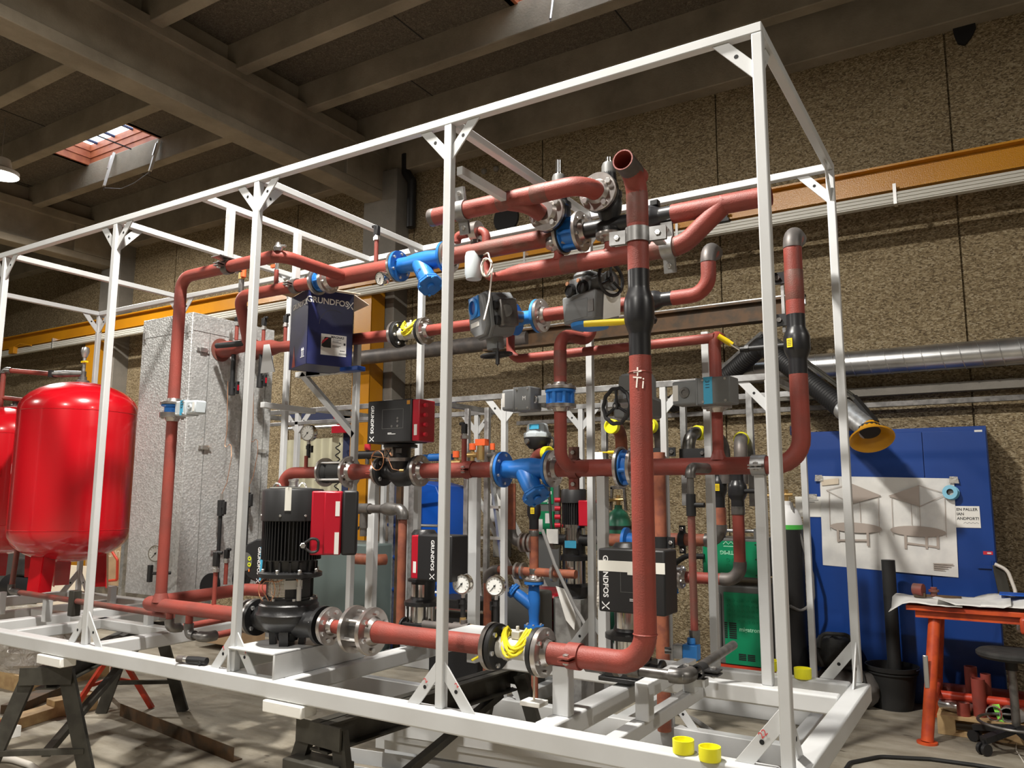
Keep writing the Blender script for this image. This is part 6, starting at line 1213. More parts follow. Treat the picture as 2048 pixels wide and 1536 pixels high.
# pump of the rear frame
y = 2.35; x = ax(1148, 1080, y); z0, z1 = az(1148, 1195, y), az(1148, 978, y); t = thing('multistage_pump', 'black finned pump with a red terminal box on the rear frame', 'pump', (x, y, z0), 'vertical multistage pumps'); H = z1-z0
MB().lathe((x, y, 0), (0, 0, 1), [(0, z0), (.09, z0), (.11, z0+.04), (.11, z0+.08), (.09, z0+.1), (0, z0+.1)], 26).build('pump_base', 'cast_black', t); MB().lathe((x, y, 0), (0, 0, 1), [(0, z0+.1), (.075, z0+.1), (.075, z0+H*.34), (0, z0+H*.34)], 24).build('sleeve', 'stainless', t)
for k in range(5): MB().tube([(x+.082*math.cos(1.3*k), y+.082*math.sin(1.3*k), z0+.1), (x+.082*math.cos(1.3*k), y+.082*math.sin(1.3*k), z0+H*.34)], .006, 6).build('staybolt', 'cast_black', t)
zz = az(1148, 1080, y); MB().lathe((x, y, 0), (0, 0, 1), [(0, z0+H*.34), (.1, z0+H*.34), (.1, z0+H*.38), (.08, z0+H*.4), (.08, z0+H*.5), (0, z0+H*.5)], 24).tube([(x-.16, y, zz), (x+.15, y, zz)], .04).build('pump_head', 'cast_black', t)
for s in (-1, 1): MB().lathe((x+s*.17, y, zz), (-s, 0, 0), [(0, 0), (.07, 0), (.07, .03), (0, .03)], 24).build('flange', 'flange_steel', t)
MB().lathe((x, y, 0), (0, 0, 1), [(0, z0+H*.5), (.066, z0+H*.5), (.066, z0+H*.64), (.09, z0+H*.64), (.09, z0+H*.67), (0, z0+H*.67)], 24).build('lantern', 'stainless', t)
b = MB().lathe((x, y, 0), (0, 0, 1), [(0, z0+H*.67), (.07, z0+H*.67), (.07, z0+H*.88), (0, z0+H*.88)], 24)
for k in range(30): a = 2*PI*k/30; b.beam((x+.077*math.cos(a), y+.077*math.sin(a), z0+H*.67), (x+.077*math.cos(a), y+.077*math.sin(a), z0+H*.88), .005, .018, up=(math.cos(a), math.sin(a), 0))
b.build('cooling_fins', 'cast_black', t); MB().lathe((x, y, 0), (0, 0, 1), [(0, z0+H*.87), (.092, z0+H*.87), (.092, z1-.01), (.085, z1), (0, z1)], 26).build('fan_cover', 'plastic_black', t); MB().box((x+.08, y-.09, z0+H*.66), (x+.16, y+.08, z1-.08)).build('terminal_box', 'pump_red', t, bevel=.008); MB().box((x+.165, y-.08, z0+H*.5), (x+.22, y+.08, z1-.1)).build('drive_cover', 'plastic_black', t, bevel=.008)
b = MB()
for k in range(4): b.tube([(x-.09, y-.04, z1-.08-.06*k), (x-.125, y-.06, z1-.08-.06*k)], .018, 10)
b.build('gland_row', 'pump_red', t); MB().box((x-.13, y-.17, zz-.02), (x-.04, y-.16, zz+.08)).build('paper_tag', 'paper', t); MB().box((x-.02, y-.105, zz-.05), (x+.07, y-.1, zz+.0)).build('marking_tape', 'tape_blue', t)
MB().box((x-.10, y-.1, ZB), (x+.1, y+.1, z0)).build('pump_stand', 'bare_steel', t)
p = at(1135, 1180, y=2.1); tag(MB().prism([p+V((-.09, 0, .02)), p+V((.0, 0, 0)), p+V((.07, -.02, -.16)), p+V((.05, 0, -.26)), p+V((-.02, .01, -.2))], (0, .002, 0)).build('hanging_tags', 'paper'), 'white paper tags hanging below the rear black pump', 'tag')
tag(MB().tube([at(1085, 1060, y=2.0), at(1110, 1130, y=1.95), at(1150, 1215, y=1.9), at(1180, 1265, y=1.85)], .012, 8, rad=.2).build('hose', 'cable_grey'), 'grey cable slanting down in front of the rear black pump', 'cable')
tag(MB().tube([at(1095, 880, y=2.3), at(1098, 980, y=2.3), at(1103, 1060, y=2.3), at(1108, 1085, y=2.3)], .011, 8, rad=.2).build('hose', 'rubber'), 'black cable hanging in front of the first aid sign', 'cable')
# right hand pipes of the rear frame
y = 2.15; z = az(1230, 1080, y); xa, xb = ax(1195, 1080, y), ax(1250, 1080, y); t = rp('short orange-brown pipe with a grey reducer and blue flange left of the tall riser', [[(xa+.08, y, z), (xb, y, z)]], .042); reducer(t, (xa-.04, y, z), (xa+.1, y, z), .02, .043, 'raw_pipe'); MB().lathe((xb, y, z), (1, 0, 0), [(0, 0), (.085, 0), (.085, .02), (.05, .03), (.05, .1), (0, .1)], 26).build('blue_flange', 'valve_blue', t)
y = 1.98; x = ax(1321, 1100, y); t = rp('brown riser directly behind the tall red riser', [[(x, y, ZB), (x, y, az(1318, 905, y))]], .042, 'primer_rust'); q = at(1332, 1130, y=y-.06); MB().box(q-V((.03, .0, .03)), q+V((.03, .004, .05))).build('paper_tag', 'paper', t)
clamp('black clamp with bolts on the brown riser behind the tall riser', (x, y, az(1335, 1085, y)), (0, 0, 1), (1, 0, 0), .043, None, 'plastic_black', .07)
y = 2.3; z = az(1400, 1080, y); x2 = ax(1440, 1040, y); t = rp('brown pipe elbow rising beside the second thin white post', [[(ax(1335, 1080, y), y, z), (x2, y, z), (x2, y, az(1438, 1015, y))]], .04, rad=.09); MB().tube([(x2-.1, y, z), (x2, y, z), (x2, y, z+.1)], .044, rad=.09).build('elbow', 'fitting', t); clamp('black plate clamp on the rear brown pipe right of the thin drop pipe', (ax(1365, 1080, y), y, z), (1, 0, 0), (0, 0, 1), .041, None, 'plastic_black', .04)
ball_valve('slim black ball valve with a yellow label beside the second thin white post', (x2, y, az(1438, 1015, y)), (x2, y, az(1440, 935, y)), .036, (.1, -1, 0), None)
y = 2.15; z = az(1420, 1157, y); x2 = ax(1479, 1100, y); t = rp('red pipe running right below the green machine and bending up', [[(ax(1372, 1157, y), y, z), (x2, y, z), (x2, y, az(1475, 1020, y))]], .036, 'primer', rad=.09); MB().tube([(x2-.12, y, z), (x2, y, z), (x2, y, z+.11)], .04, rad=.09).build('elbow', 'raw_pipe', t)
flange(t, (ax(1366, 1157, y), y, z), (1, 0, 0), .072, .03, 6, .036); MB().lathe((x2, y, az(1475, 1030, y)), (0, 0, 1), [(.036, 0), (.042, .005), (.042, .05), (.036, .055)], 16).build('socket', 'fitting', t)
ball_valve('black ball valve with a steel lever right of the thin white post', (x2, y, az(1475, 1020, y)), (x2, y, az(1472, 945, y)), .04, None, ((.09, -.03, .0), (1, 0, 0), .05, 'plastic_black'))
x3 = ax(1352, 1165, y); strainer('blue strainer half hidden behind the tall riser', (x3-.09, y, z+.0), (1, 0, 0), .07, .2, (0, -.2, -1), .038)
# upturned pipe ends with yellow caps
for px, py, dx, dy, m_, lab in ((1243, 905, -.0, -.14, 'primer_rust', 'yellow cap on a brown pipe bend at the left of the tall riser'), (1322, 905, -.02, -.12, 'raw_pipe', 'yellow cap on a dark pipe bend just right of the tall riser'), (1378, 915, .03, .10, 'fitting', 'yellow cap on a grey pipe bend turned away above the thin drop pipe'), (1448, 930, -.02, -.12, 'raw_pipe', 'yellow cap on a dark pipe bend beside the thin white post'), (1482, 930, -.02, .10, 'raw_pipe', 'yellow cap on a grey pipe bend right of the thin white post'), (1068, 935, .16, -.06, 'primer_worn', 'yellow cap on a brown pipe bend below the pale actuator')):
    y = 2.3; p = at(px, py, y=y); h = .17; pts = [p-V((0, 0, .12)), p+V((0, 0, h)), p+V((dx, dy, h))]
    if px == 1068: pts = [p-V((.02, 0, .1)), p+V((.0, 0, .10)), p+V((.13, -.05, .10))]
    t = thing('capped_bend', 'pipe bend with '+lab.replace('on a', 'on its end, a', 1) if False else lab, 'pipe bend', pts[0], 'capped pipe bends')
    MB().tube(pts, .042, 16, rad=.1).build('bend', m_, t); d = (pts[2]-pts[1]).normalized(); MB().lathe(pts[2]-d*.01, d, [(0, 0), (.05, 0), (.05, .045), (.042, .047), (.04, .03), (0, .03)], 24).build('cap', 'cap_yellow', t)
for px, py in ((1330, 905), (1390, 907)):
    p = at(px, py, y=2.28); tt = thing('rear_clamp', ['black clamp plate on the dark bend right of the tall riser', 'black clamp plate on the grey bend above the thin drop pipe'][px > 1350], 'pipe clamp', p); MB().box(p+V((-.09, -.05, -.03)), p+V((.09, -.04, .03))).build('plate', 'plastic_black', tt); bolt(tt, p+V((.065, -.05, 0)), (0, -1, 0), .014, .01, 'fitting')
p = at(1240, 904, y=2.25); tag(MB().tube([p-V((.16, 0, 0)), p-V((.09, 0, 0))], .006, 6).tube([p-V((.09, 0, 0)), p], .011, 8).build('yellow_lever', 'handle_yellow'), 'yellow lever handle left of the tall riser on the rear frame', 'lever')
p = at(1075, 868, y=2.3); t = thing('valve_actuator', 'pale grey actuator with a blue label on the rear frame', 'actuator', p)
MB().lathe(p+V((0, 0, -.03)), (0, 0, 1), [(0, 0), (.105, 0), (.105, .035), (.085, .045), (.078, .10), (.06, .108), (0, .108)], 8, PI/8).build('cover', 'actuator_light', t, bevel=.008); MB().lathe(p+V((0, 0, -.11)), (0, 0, 1), [(0, 0), (.06, 0), (.10, .05), (.10, .08), (0, .08)], 12).tube([p-V((0, 0, .1)), p-V((0, 0, .2))], .03, 10).build('gear_case', 'plastic_black', t); MB().box(p+V((-.02, -.088, .03)), p+V((.06, -.08, .065))).build('label', 'tape_blue', t); MB().tube([p+V((.1, 0, -.03)), p+V((.14, 0, -.02)), p+V((.14, 0, -.1)), p+V((.08, 0, -.12))], .009, 8, rad=.03).build('cable', 'rubber', t); MB().lathe(p+V((-.03, -.1, -.06)), (0, -1, 0), [(0, 0), (.022, 0), (.018, .015), (0, .015)], 10).build('gland', 'fitting', t)
# brass manifold pieces on the rear frame behind the middle post
for px, py, lab, m_ in ((912, 920, 'brass valve with an orange cap behind the tall red stub', 'ladder_orange'), (945, 905, 'pair of brass valve bodies with orange caps right of the middle white post', 'ladder_orange'), (985, 905, 'small silver vent with an orange ring left of the lower blue strainer', 'ladder_orange'), (735, 905, 'black hose piece with a small red capped valve left of the small pump', 'red_plastic')):
    p = at(px, py, y=2.3); t = thing('small_valve', lab, 'valve', p, 'small brass valves'); MB().tube([p-V((0, 0, .1)), p+V((0, 0, .02))], .018, 10).tube([p-V((.04, 0, .02)), p+V((.05, 0, -.02))], .022, 10).build('body', 'brass' if px < 980 and px != 735 else 'fitting', t); MB().tube([p+V((0, 0, .02)), p+V((0, 0, .07))], .028 if px != 985 else .02, 10).build('cap', m_, t)
    if px == 735: MB().tube([p-V((.16, 0, .02)), p+V((.2, 0, -.02))], .035, 12).build('black_hose', 'plastic_black', t)
    if px == 945: MB().tube([p+V((.09, -.02, -.06)), p+V((.09, -.02, .05))], .03, 10).build('body', 'brass', t); MB().box(p+V((.05, -.04, .05)), p+V((.14, .02, .1))).build('cap', m_, t)
# ================================================================ along the wall, centre
y = 4.33; p0, p1 = at(1062, 970, y=y), at(1118, 1190, y=y); sb = thing('first_aid_board', 'grey first aid board with a green sign and leaflets on the wall', 'sign board', ((p0.x+p1.x)/2, y, p1.z))
MB().box((p0.x, y, p1.z), (p1.x, y+.03, p0.z)).build('board', 'machine_grey', sb); q0, q1 = at(1074, 973, y=y), at(1107, 1008, y=y); sg = MB().box((q0.x-.06, y-.008, q1.z), (q1.x, y, q0.z)).build('green_sign', 'sign_green', sb)
cx = (q0.x*.35+q1.x*.65); cz = q1.z+(q0.z-q1.z)*.64; s = .05; MB().box((cx-s, y-.0095, cz-s*.32), (cx+s, y-.008, cz+s*.32)).box((cx-s*.32, y-.0095, cz-s), (cx+s*.32, y-.008, cz+s)).build('cross', 'lettering_white', sg, smooth=False); MB().lathe((cx-.13, y-.0085, cz), (0, -1, 0), [(.02, 0), (.035, 0), (.035, .001), (.02, .001)], 16).build('eye_symbol', 'lettering_white', sg); text(sg, 'Øjenskyl', .055, planeT(((q0.x-.06+q1.x)/2, y-.0085, q1.z+.035), (1, 0, 0), (0, 0, 1)), 'lettering_white', 'lettering', .015)
q0, q1 = at(1076, 1022, y=y), at(1110, 1068, y=y); ff = MB().box((q0.x-.05, y-.04, q1.z), (q1.x, y, q0.z)).build('green_cabinet', 'sign_green', sb); MB().box((q1.x-.09, y-.042, q0.z-.12), (q1.x-.02, y-.04, q0.z-.02)).build('small_notice', 'white_card', ff); MB().box((q0.x-.03, y-.042, q1.z+.02), (q1.x-.12, y-.04, q0.z-.08)).build('leaflet', 'white_card', ff)
y = 4.3; p0, p1 = at(986, 987, y=y), at(1015, 1045, y=y); t = thing('wall_dispenser', 'cream plastic dispenser on the wall left of the first aid board', 'dispenser', ((p0.x+p1.x)/2, y, p1.z)); MB().box((p0.x, y-.1, p1.z), (p1.x, y+.09, p0.z)).build('housing', 'white_card', t, bevel=.015); MB().box((p0.x+.05, y-.102, p0.z-.12), (p0.x+.1, y-.098, p0.z-.0)).build('window', 'trestle_steel', t)
tag(MB().box((p0.x, y, p1.z-.36), (p1.x, y+.08, p1.z-.06)).build('wall_box', 'column_concrete', bevel=.01), 'grey box on the wall under the cream dispenser', 'box')
# stepladder
a0, a1 = at(921, 965, y=3.4), at(958, 1180, y=3.25); t = thing('stepladder', 'aluminium stepladder with orange clips behind the middle white posts', 'ladder', (a1.x, 3.4, FL)); top = V((a0.x, 3.45, a0.z+.05))
for dx in (0, .32):
    MB().beam(top+V((dx*.8, .1, 0)), (a1.x+.15+dx, 3.15, FL), .03, .06).build('front_stile', 'aluminium', t); MB().beam(top+V((dx*.8, .1, 0)), (a1.x+.35+dx, 3.95, FL), .025, .045).build('rear_stile', 'aluminium', t)
for k in range(1, 6):
    f = k/6.; p = (top+V((0, .1, 0)))*(1-f)+V((a1.x+.15, 3.15, FL))*f; MB().box(p-V((0, .05, .012)), p+V((.33, .05, .012))).build('tread', 'aluminium', t)
for f in (.3, .42): p = (top+V((0, .1, 0)))*(1-f)+V((a1.x+.15, 3.15, FL))*f; MB().beam(p-V((.003, .02, .0)), p-V((-.01, .02, .12)), .04, .08).build('orange_clip', 'ladder_orange', t)
# blue sheet-metal machine and grey machine behind the middle
p0, p1 = at(808, 905, y=3.3), at(902, 1230, y=3.3); t = thing('blue_machine', 'bright blue sheet metal machine behind the middle white post', 'machine', ((p0.x+p1.x)/2, 3.5, FL)); MB().prism([(p0.x+.18, 3.3, FL), (p1.x, 3.3, FL), (p1.x-.06, 3.3, .75), (p1.x-.2, 3.3, 1.05), (p0.x+.18, 3.3, 1.1)], (0, .5, 0)).build('housing', 'panel_blue', t, bevel=.01); MB().box((p0.x, 3.32, FL), (p0.x+.18, 3.8, 1.1)).build('side_panel', 'panel_blue', t, bevel=.01); b = MB()
for k in range(26): b.box((p0.x+.1, 3.30, .2+.033*k), (p0.x+.17, 3.325, .22+.033*k))
b.build('cable_chain', 'cable_grey', t); MB().box((p0.x+.06, 3.31, -.3), (p0.x+.18, 3.33, 1.08)).build('slot', 'plastic_black', t)
p = at(886, 915, y=3.4); MB().box(p-V((.25, .05, .03)), p+V((.12, .05, .03))).tube([p-V((.1, .08, 0)), p+V((.08, -.08, 0))], .035, 12).build('clamp_head', 'valve_blue', t)
for py in (957, 1050, 1115, 1180): p = at(800, py, y=3.0); q = p+V((.28, 0, 0)); rr = thing('rack_rod', ['topmost', 'second', 'third', 'lowest'][[957, 1050, 1115, 1180].index(py)]+' steel rod with a blue sleeve left of the blue machine', 'rod', p, 'rods with blue sleeves'); MB().tube([p+V((.02, 0, 0)), q+V((.12, .05, 0))], .014, 8).build('rod', 'bolt_steel', rr); MB().tube([p-V((.14, 0, 0)), p+V((.03, 0, 0))], .02, 8).build('sleeve', 'cabinet_blue', rr)
for px, m_, lab in ((783, 'galvanised', 'upright galvanised profile left of the blue machine'), (797, 'rust_brown', 'upright brown profile left of the blue machine'), (812, 'white_paint', 'upright pale profile left of the blue machine'), (822, 'galvanised', 'upright grey profile touching the blue machine')):
    p = at(px, 1000, y=2.98); tag(MB().box((p.x-.03, 2.98, FL), (p.x+.03, 3.03, 1.12)).build('profile_bar', m_), lab, 'profile bar', 'upright profile bars')
p0, p1 = at(630, 1080, y=2.7), at(722, 1240, y=2.7); t = thing('grey_cabinet', 'grey-green cabinet behind the big pump', 'cabinet', ((p0.x+p1.x)/2, 3, FL)); MB().box((p0.x-.1, 2.7, FL), (p1.x+.1, 3.2, .52)).build('housing', 'locker_green', t, bevel=.02)
p = at(765, 1190, y=3.5); t = thing('red_workbench', 'red steel workbench with a wooden top behind the white stub post', 'workbench', (p.x, 3.6, FL)); MB().box((p.x-.35, 3.35, .20), (p.x+.9, 3.9, .25)).build('top', 'wood', t); MB().box((p.x-.3, 3.4, FL), (p.x+.05, 3.85, .2)).build('drawer_unit', 'trestle_red', t, bevel=.01); MB().box((p.x+.75, 3.4, FL), (p.x+.85, 3.85, .2)).build('leg', 'trestle_red', t)
tag(MB().box((p.x-.2, 3.45, .25), (p.x+.02, 3.6, .42)).tube([(p.x-.2, 3.5, .36), (p.x+.15, 3.5, .36)], .05, 12).build('bench_vice', 'bottle_green', bevel=.01), 'green bench vice on the red workbench', 'vice'); tag(MB().box((p.x+.2, 3.45, .25), (p.x+.5, 3.75, .43)).build('tool_box', 'red_plastic', bevel=.015), 'small red tool case on the wooden bench top', 'tool case')
p = at(735, 1215, y=3.2); tag(MB().prism([(p.x-.1, 3.2, FL), (p.x+.12, 3.2, FL), (p.x+.08, 3.2, .1), (p.x-.06, 3.2, .1)], (0, .2, 0)).build('yellow_canister', 'pallet_yellow', bevel=.02), 'yellow canister standing in front of the red workbench', 'canister')
p = at(722, 1118, y=2.3); tag(MB().tube([p-V((.1, 0, 0)), p+V((.16, 0, 0)), p+V((.2, .08, 0))], .045, 16, rad=.07).build('rear_pipe', 'primer_rust'), 'short brown pipe elbow just right of the white stub post', 'pipe')
# pale welding curtain with navy frame
p0, p1 = at(590, 825, y=3.95), at(705, 1000, y=3.95); t = thing('welding_curtain', 'pale canvas curtain in a navy frame behind the gauge', 'curtain', ((p0.x+p1.x)/2, 3.95, FL)); b = MB(); n_ = 40; xa, xb = p0.x-.15, at(688, 900, y=3.95).x
vs = []; fs = []
for k in range(n_+1):
    x = xa+(xb-xa)*k/n_; yy = 3.95+.018*math.sin(k*1.1)+.012*math.sin(k*.37)
    vs += [V((x, yy, FL+.1)), V((x, yy, 1.62)), V((x, yy+.006, 1.62)), V((x, yy+.006, FL+.1))]
for k in range(n_):
    for j in range(4): fs.append((k*4+j, k*4+(j+1) % 4, (k+1)*4+(j+1) % 4, (k+1)*4+j))
b.add(vs, fs); b.build('canvas', 'cloth_cream', t); MB().box((xb, 3.93, FL), (xb+.13, 4.0, 1.95)).build('frame_post', 'curtain_navy', t); MB().box((xa, 3.93, 1.82), (xb+.1, 4.0, 1.95)).build('frame_head', 'curtain_navy', t); MB().tube([(xa, 3.9, 1.75), (xb, 3.9, 1.75)], .02, 8).build('rail', 'bare_steel', t)
q = V((xb+.0, 3.85, 1.55)); pts = [q+V((.02*math.cos(k*1.05), .03*math.sin(k*1.05), -.0145*k)) for k in range(60)]; tag(MB().tube(pts, .007, 5).build('spiral_air_hose', 'rubber'), 'black spiral air hose hanging beside the navy curtain frame', 'hose')
tag(MB().box((xb-.06, 3.80, 1.66), (xb+.18, 3.9, 1.74)).tube([(xb-.05, 3.84, 1.87), (xb-.0, 3.84, 1.78), (xb+.12, 3.84, 1.76)], .03, 8).build('red_air_fitting', 'pump_red'), 'red air fitting on top of the navy curtain frame', 'air fitting')
# gas bottles
def gas_bottle(label, x, y, zt, R, body, collar, top, guard=True):
    t = thing('gas_bottle', label, 'gas bottle', (x, y, FL), 'gas bottles'); MB().lathe((x, y, FL), (0, 0, 1), [(0, 0), (R, 0), (R, zt-FL-.16)], 28).build('body', body, t); z = zt-.16; MB().lathe((x, y, z-.03), (0, 0, 1), [(R+.001, 0), (R+.001, .035)], 28).build('band', collar, t); MB().lathe((x, y, z), (0, 0, 1), [(R, 0), (R*.95, .05), (R*.7, .12), (R*.32, .155), (R*.3, .19), (0, .19)], 28).build('shoulder', top, t)
    MB().tube([(x, y, zt), (x, y, zt+.12)], .02, 10).tube([(x-.14, y-.05, zt+.07), (x+.05, y, zt+.08)], .014, 8).tube([(x-.1, y-.04, zt+.05), (x-.1, y-.04, zt+.16)], .022, 10).build('regulator', 'brass', t)
    if guard:
        b = MB()
        for s in (-1, 1): b.beam((x+s*.075, y, zt-.02), (x+s*.06, y, zt+.19), .03, .02)
        b.beam((x-.07, y, zt+.19), (x+.07, y, zt+.19), .03, .03); b.build('valve_guard', 'fitting', t)
    return t
p = at(1237, 1030, y=3.95); gas_bottle('gas bottle with a green shoulder and grey valve guard against the wall', p.x, 3.95, p.z+.06, .115, 'bottle_green', 'rubber', 'bottle_green'); p = at(1574, 1035, y=3.75); gas_bottle('black gas bottle with a white and lime green top behind the near white post', p.x, 3.75, p.z+.1, .115, 'plastic_black', 'bottle_lime', 'lettering_white', False)
q = at(1582, 1005, y=3.7); tag(MB().tube([q, at(1590, 1040, y=3.7), at(1625, 1150, y=3.75), at(1628, 1200, y=3.75), at(1605, 1225, y=3.7), at(1580, 1212, y=3.6)], .012, 8, rad=.1).build('gas_hose', 'cable_grey'), 'grey gas hose looping beside the blue cabinet', 'hose')
# green welding machines
yf = 3.3; a, b_ = at(1403, 1075, y=yf), at(1522, 1160, y=yf); t = thing('wire_feeder', 'upper green welding wire feeder with a carrying handle', 'welding machine', ((a.x+b_.x)/2, yf, b_.z), 'green welding machines')
w_ = MB().prism([(a.x, yf, b_.z), (b_.x, yf, b_.z), (b_.x, yf, a.z), (a.x+.05, yf, a.z), (a.x, yf, a.z-.06)], (0, .4, 0)).build('housing', 'machine_grey', t, bevel=.01)
MB().prism([(a.x+.012, yf-.006, b_.z+.015), (b_.x-.015, yf-.006, b_.z+.015), (b_.x-.015, yf-.006, a.z-.02), (a.x+.05, yf-.006, a.z-.02), (a.x+.012, yf-.006, a.z-.07)], (0, .008, 0)).build('green_panel', 'machine_green', t); gp = t.children[-1]
for x, z in ((a.x+.03, b_.z+.03), (b_.x-.03, b_.z+.03), (b_.x-.03, a.z-.04), (a.x+.08, a.z-.04), (b_.x-.03, (a.z+b_.z)/2)): bolt(gp, (x, yf-.006, z), (0, -1, 0), .006, .004, 'plastic_black')
text(gp, 'OPTIMIG', .04, planeT(((a.x+b_.x)/2+.0, yf-.0065, a.z-.105), (-1, 0, 0), (0, 0, -1)), 'lettering_green', 'lettering', .02); b = MB(); xm = (a.x+b_.x)/2
b.tube([(xm-.05+.02*k, yf-.008, a.z-.045+.02*(k % 2)) for k in range(6)], .004, 5); b.box((xm-.05, yf-.0075, a.z-.062), (xm+.05, yf-.006, a.z-.056)); b.build('mountain_mark', 'lettering_green', gp)
for i in range(2):
    for j in range(2): MB().lathe((xm-.02+.045*i, yf-.006, a.z-.16-.04*j), (0, -1, 0), [(.011, 0), (.011, .003), (.015, .003), (.015, 0)], 12).build('embossed_ring', 'machine_green', gp)
MB().tube([(a.x+.13, yf+.1, a.z+.055), (b_.x-.04, yf+.1, a.z+.055)], .014, 10).build('carry_handle', 'galvanised', t); MB().box((b_.x-.06, yf+.07, a.z), (b_.x-.02, yf+.13, a.z+.075)).box((a.x+.11, yf+.07, a.z), (a.x+.15, yf+.13, a.z+.075)).build('handle_bracket', 'machine_grey', t)
q = at(1395, 1112, y=yf); tag(MB().tube([q+V((.06, -.02, .0)), q-V((.08, .03, 0)), q-V((.17, .05, .06)), q-V((.2, .05, .2))], .022, 10, rad=.08).build('torch_cable', 'rubber'), 'black torch cable leaving the green wire feeder to the left', 'cable')
a, b_ = at(1447, 1170, y=yf), at(1532, 1338, y=yf); b_.z = max(b_.z, FL+.12); t = thing('welding_power_source', 'lower green welding machine with embossed circles and vents', 'welding machine', ((a.x+b_.x)/2, yf, FL), 'green welding machines')
MB().box((a.x-.10, yf, b_.z), (b_.x, yf+.75, a.z)).build('housing', 'machine_grey', t, bevel=.015); gp = MB().box((a.x+.0, yf-.006, b_.z+.01), (b_.x-.0, yf, a.z-.05)).build('green_panel', 'machine_green', t)
for i in range(8):
    for j in range(5): MB().lathe((a.x+.035+.036*i, yf-.006, a.z-.11-.037*j), (0, -1, 0), [(.008, 0), (.008, .003), (.012, .003), (.012, 0)], 10).build('embossed_ring', 'machine_green', gp)
def vent(x, z, w, h, n):
    b = MB()
    for k in range(n): b.box((x, yf-.008, z-h*(k+.65)/n), (x+w, yf-.005, z-h*k/n))
    b.build('vent_slots', 'pipe_inside', gp)
vent(a.x+.035, a.z-.27, .055, .12, 8); vent(a.x+.0, a.z-.27, .022, .12, 8); vent(a.x+.10, a.z-.49, .055, .05, 4); vent(a.x+.165, a.z-.49, .055, .05, 4)
text(gp, 'migatronic', .042, planeT((a.x+.20, yf-.0065, a.z-.315), (1, 0, 0), (0, 0, 1)), 'lettering_green', 'lettering', .02); MB().box((a.x-.095, yf-.03, b_.z+.1), (a.x-.02, yf, a.z-.06)).build('control_front', 'machine_grey', t, bevel=.008); MB().box((a.x-.085, yf-.036, a.z-.2), (a.x-.05, yf-.03, a.z-.1)).build('connector_plate', 'plastic_black', t); MB().box((a.x-.085, yf-.04, a.z-.17), (a.x-.06, yf-.036, a.z-.15)).build('sticker', 'handle_yellow', t)
MB().box((a.x-.1, yf-.0, FL+.05), (b_.x, yf+.9, b_.z)).build('trolley', 'trestle_red', t)
for x in (a.x-.05, b_.x-.02): MB().tube([(x-.03, yf+.05, FL+.07), (x+.03, yf+.05, FL+.07)], .07, 18).build('wheel', 'rubber', t); MB().tube([(x-.03, yf+.8, FL+.11), (x+.03, yf+.8, FL+.11)], .11, 20).build('wheel', 'rubber', t)
# red welding machine and dark case low in the middle
p0, p1 = at(1065, 1185, y=3.1), at(1112, 1250, y=3.1); t = thing('red_welder', 'red welding machine with yellow lettering behind the upright blue strainer', 'welding machine', ((p0.x+p1.x)/2, 3.1, FL)); MB().box((p0.x-.25, 3.1, FL+.02), (p1.x, 3.6, p0.z)).build('housing', 'red_plastic' if False else 'pump_red', t, bevel=.04); text(t, 'los', .09, planeT((p0.x+.10, 3.0985, p0.z-.16), (1, 0, .05), (0, 0, 1)), 'lettering_yellow', 'lettering', .02); MB().box((p0.x+.03, 3.0985, p0.z-.215), (p0.x+.2, 3.1, p0.z-.208)).build('underline', 'lettering_yellow', t); MB().box((p1.x-.02, 3.08, FL+.05), (p1.x+.03, 3.62, p0.z-.02)).build('edge_guard', 'machine_grey', t, bevel=.015)
p = at(1035, 1215, y=2.75); tag(MB().box((p.x-.22, 2.75, FL), (p.x+.16, 3.05, p.z+.12)).build('dark_tool_case', 'machine_grey', bevel=.03), 'dark grey tool case left of the red welding machine', 'tool case')
p = at(880, 1210, y=2.2); t = thing('black_machine_block', 'black machine block with hydraulic bars behind the left steel gauge', 'machine', (p.x, 2.2, ZB)); MB().box((p.x-.1, 2.2, ZB+.02), (p.x+.35, 2.5, p.z+.05)).build('body', 'plastic_black', t, bevel=.01); MB().tube([(p.x-.12, 2.17, p.z-.02), (p.x+.42, 2.17, p.z-.02)], .012, 8).build('chrome_bar', 'stainless', t); MB().box((p.x+.3, 2.18, p.z-.1), (p.x+.32, 2.2, p.z-.05)).build('indicator', 'ladder_orange', t)
# cardboard box under the pipes, floor cables
p = at(458, 1262, z=FL+.15); tag(MB().box((p.x-.25, p.y-.2, FL+.06), (p.x+.3, p.y+.2, FL+.3)).build('carton', 'cardboard', bevel=.004), 'plain brown cardboard box on the floor behind the grey drain elbows', 'box')
tag(MB().tube([at(1300, 1400, z=FL+.02), at(1390, 1440, z=FL+.02), at(1500, 1515, z=FL+.02), at(1560, 1560, z=FL+.02)], .016, 8, rad=.2).build('floor_cable', 'cable_grey'), 'grey cable on the floor under the right end of the frame', 'cable')
tag(MB().tube([at(1690, 1540, z=FL+.012), at(1700, 1525, z=FL+.012), at(1760, 1513, z=FL+.012), at(1860, 1518, z=FL+.012), at(1950, 1530, z=FL+.012), at(2040, 1545, z=FL+.012)], .011, 8, rad=.1).build('floor_cable', 'rubber'), 'black cable curving over the floor at the lower right', 'cable')
tag(MB().tube([at(2050, 1455, z=FL+.008), at(2034, 1475, z=FL+.008), at(2032, 1500, z=FL+.008), at(2048, 1525, z=FL+.008)], .003, 6, rad=.1).build('thin_wire', 'cable_white'), 'thin pale wire on the floor at the right picture edge', 'wire')
tag(MB().box((-10.5, 3.35, FL), (-3.2, 3.42, FL+.002)).build('floor_line', 'handle_yellow'), 'yellow painted line on the floor behind the left of the frame', 'floor marking')
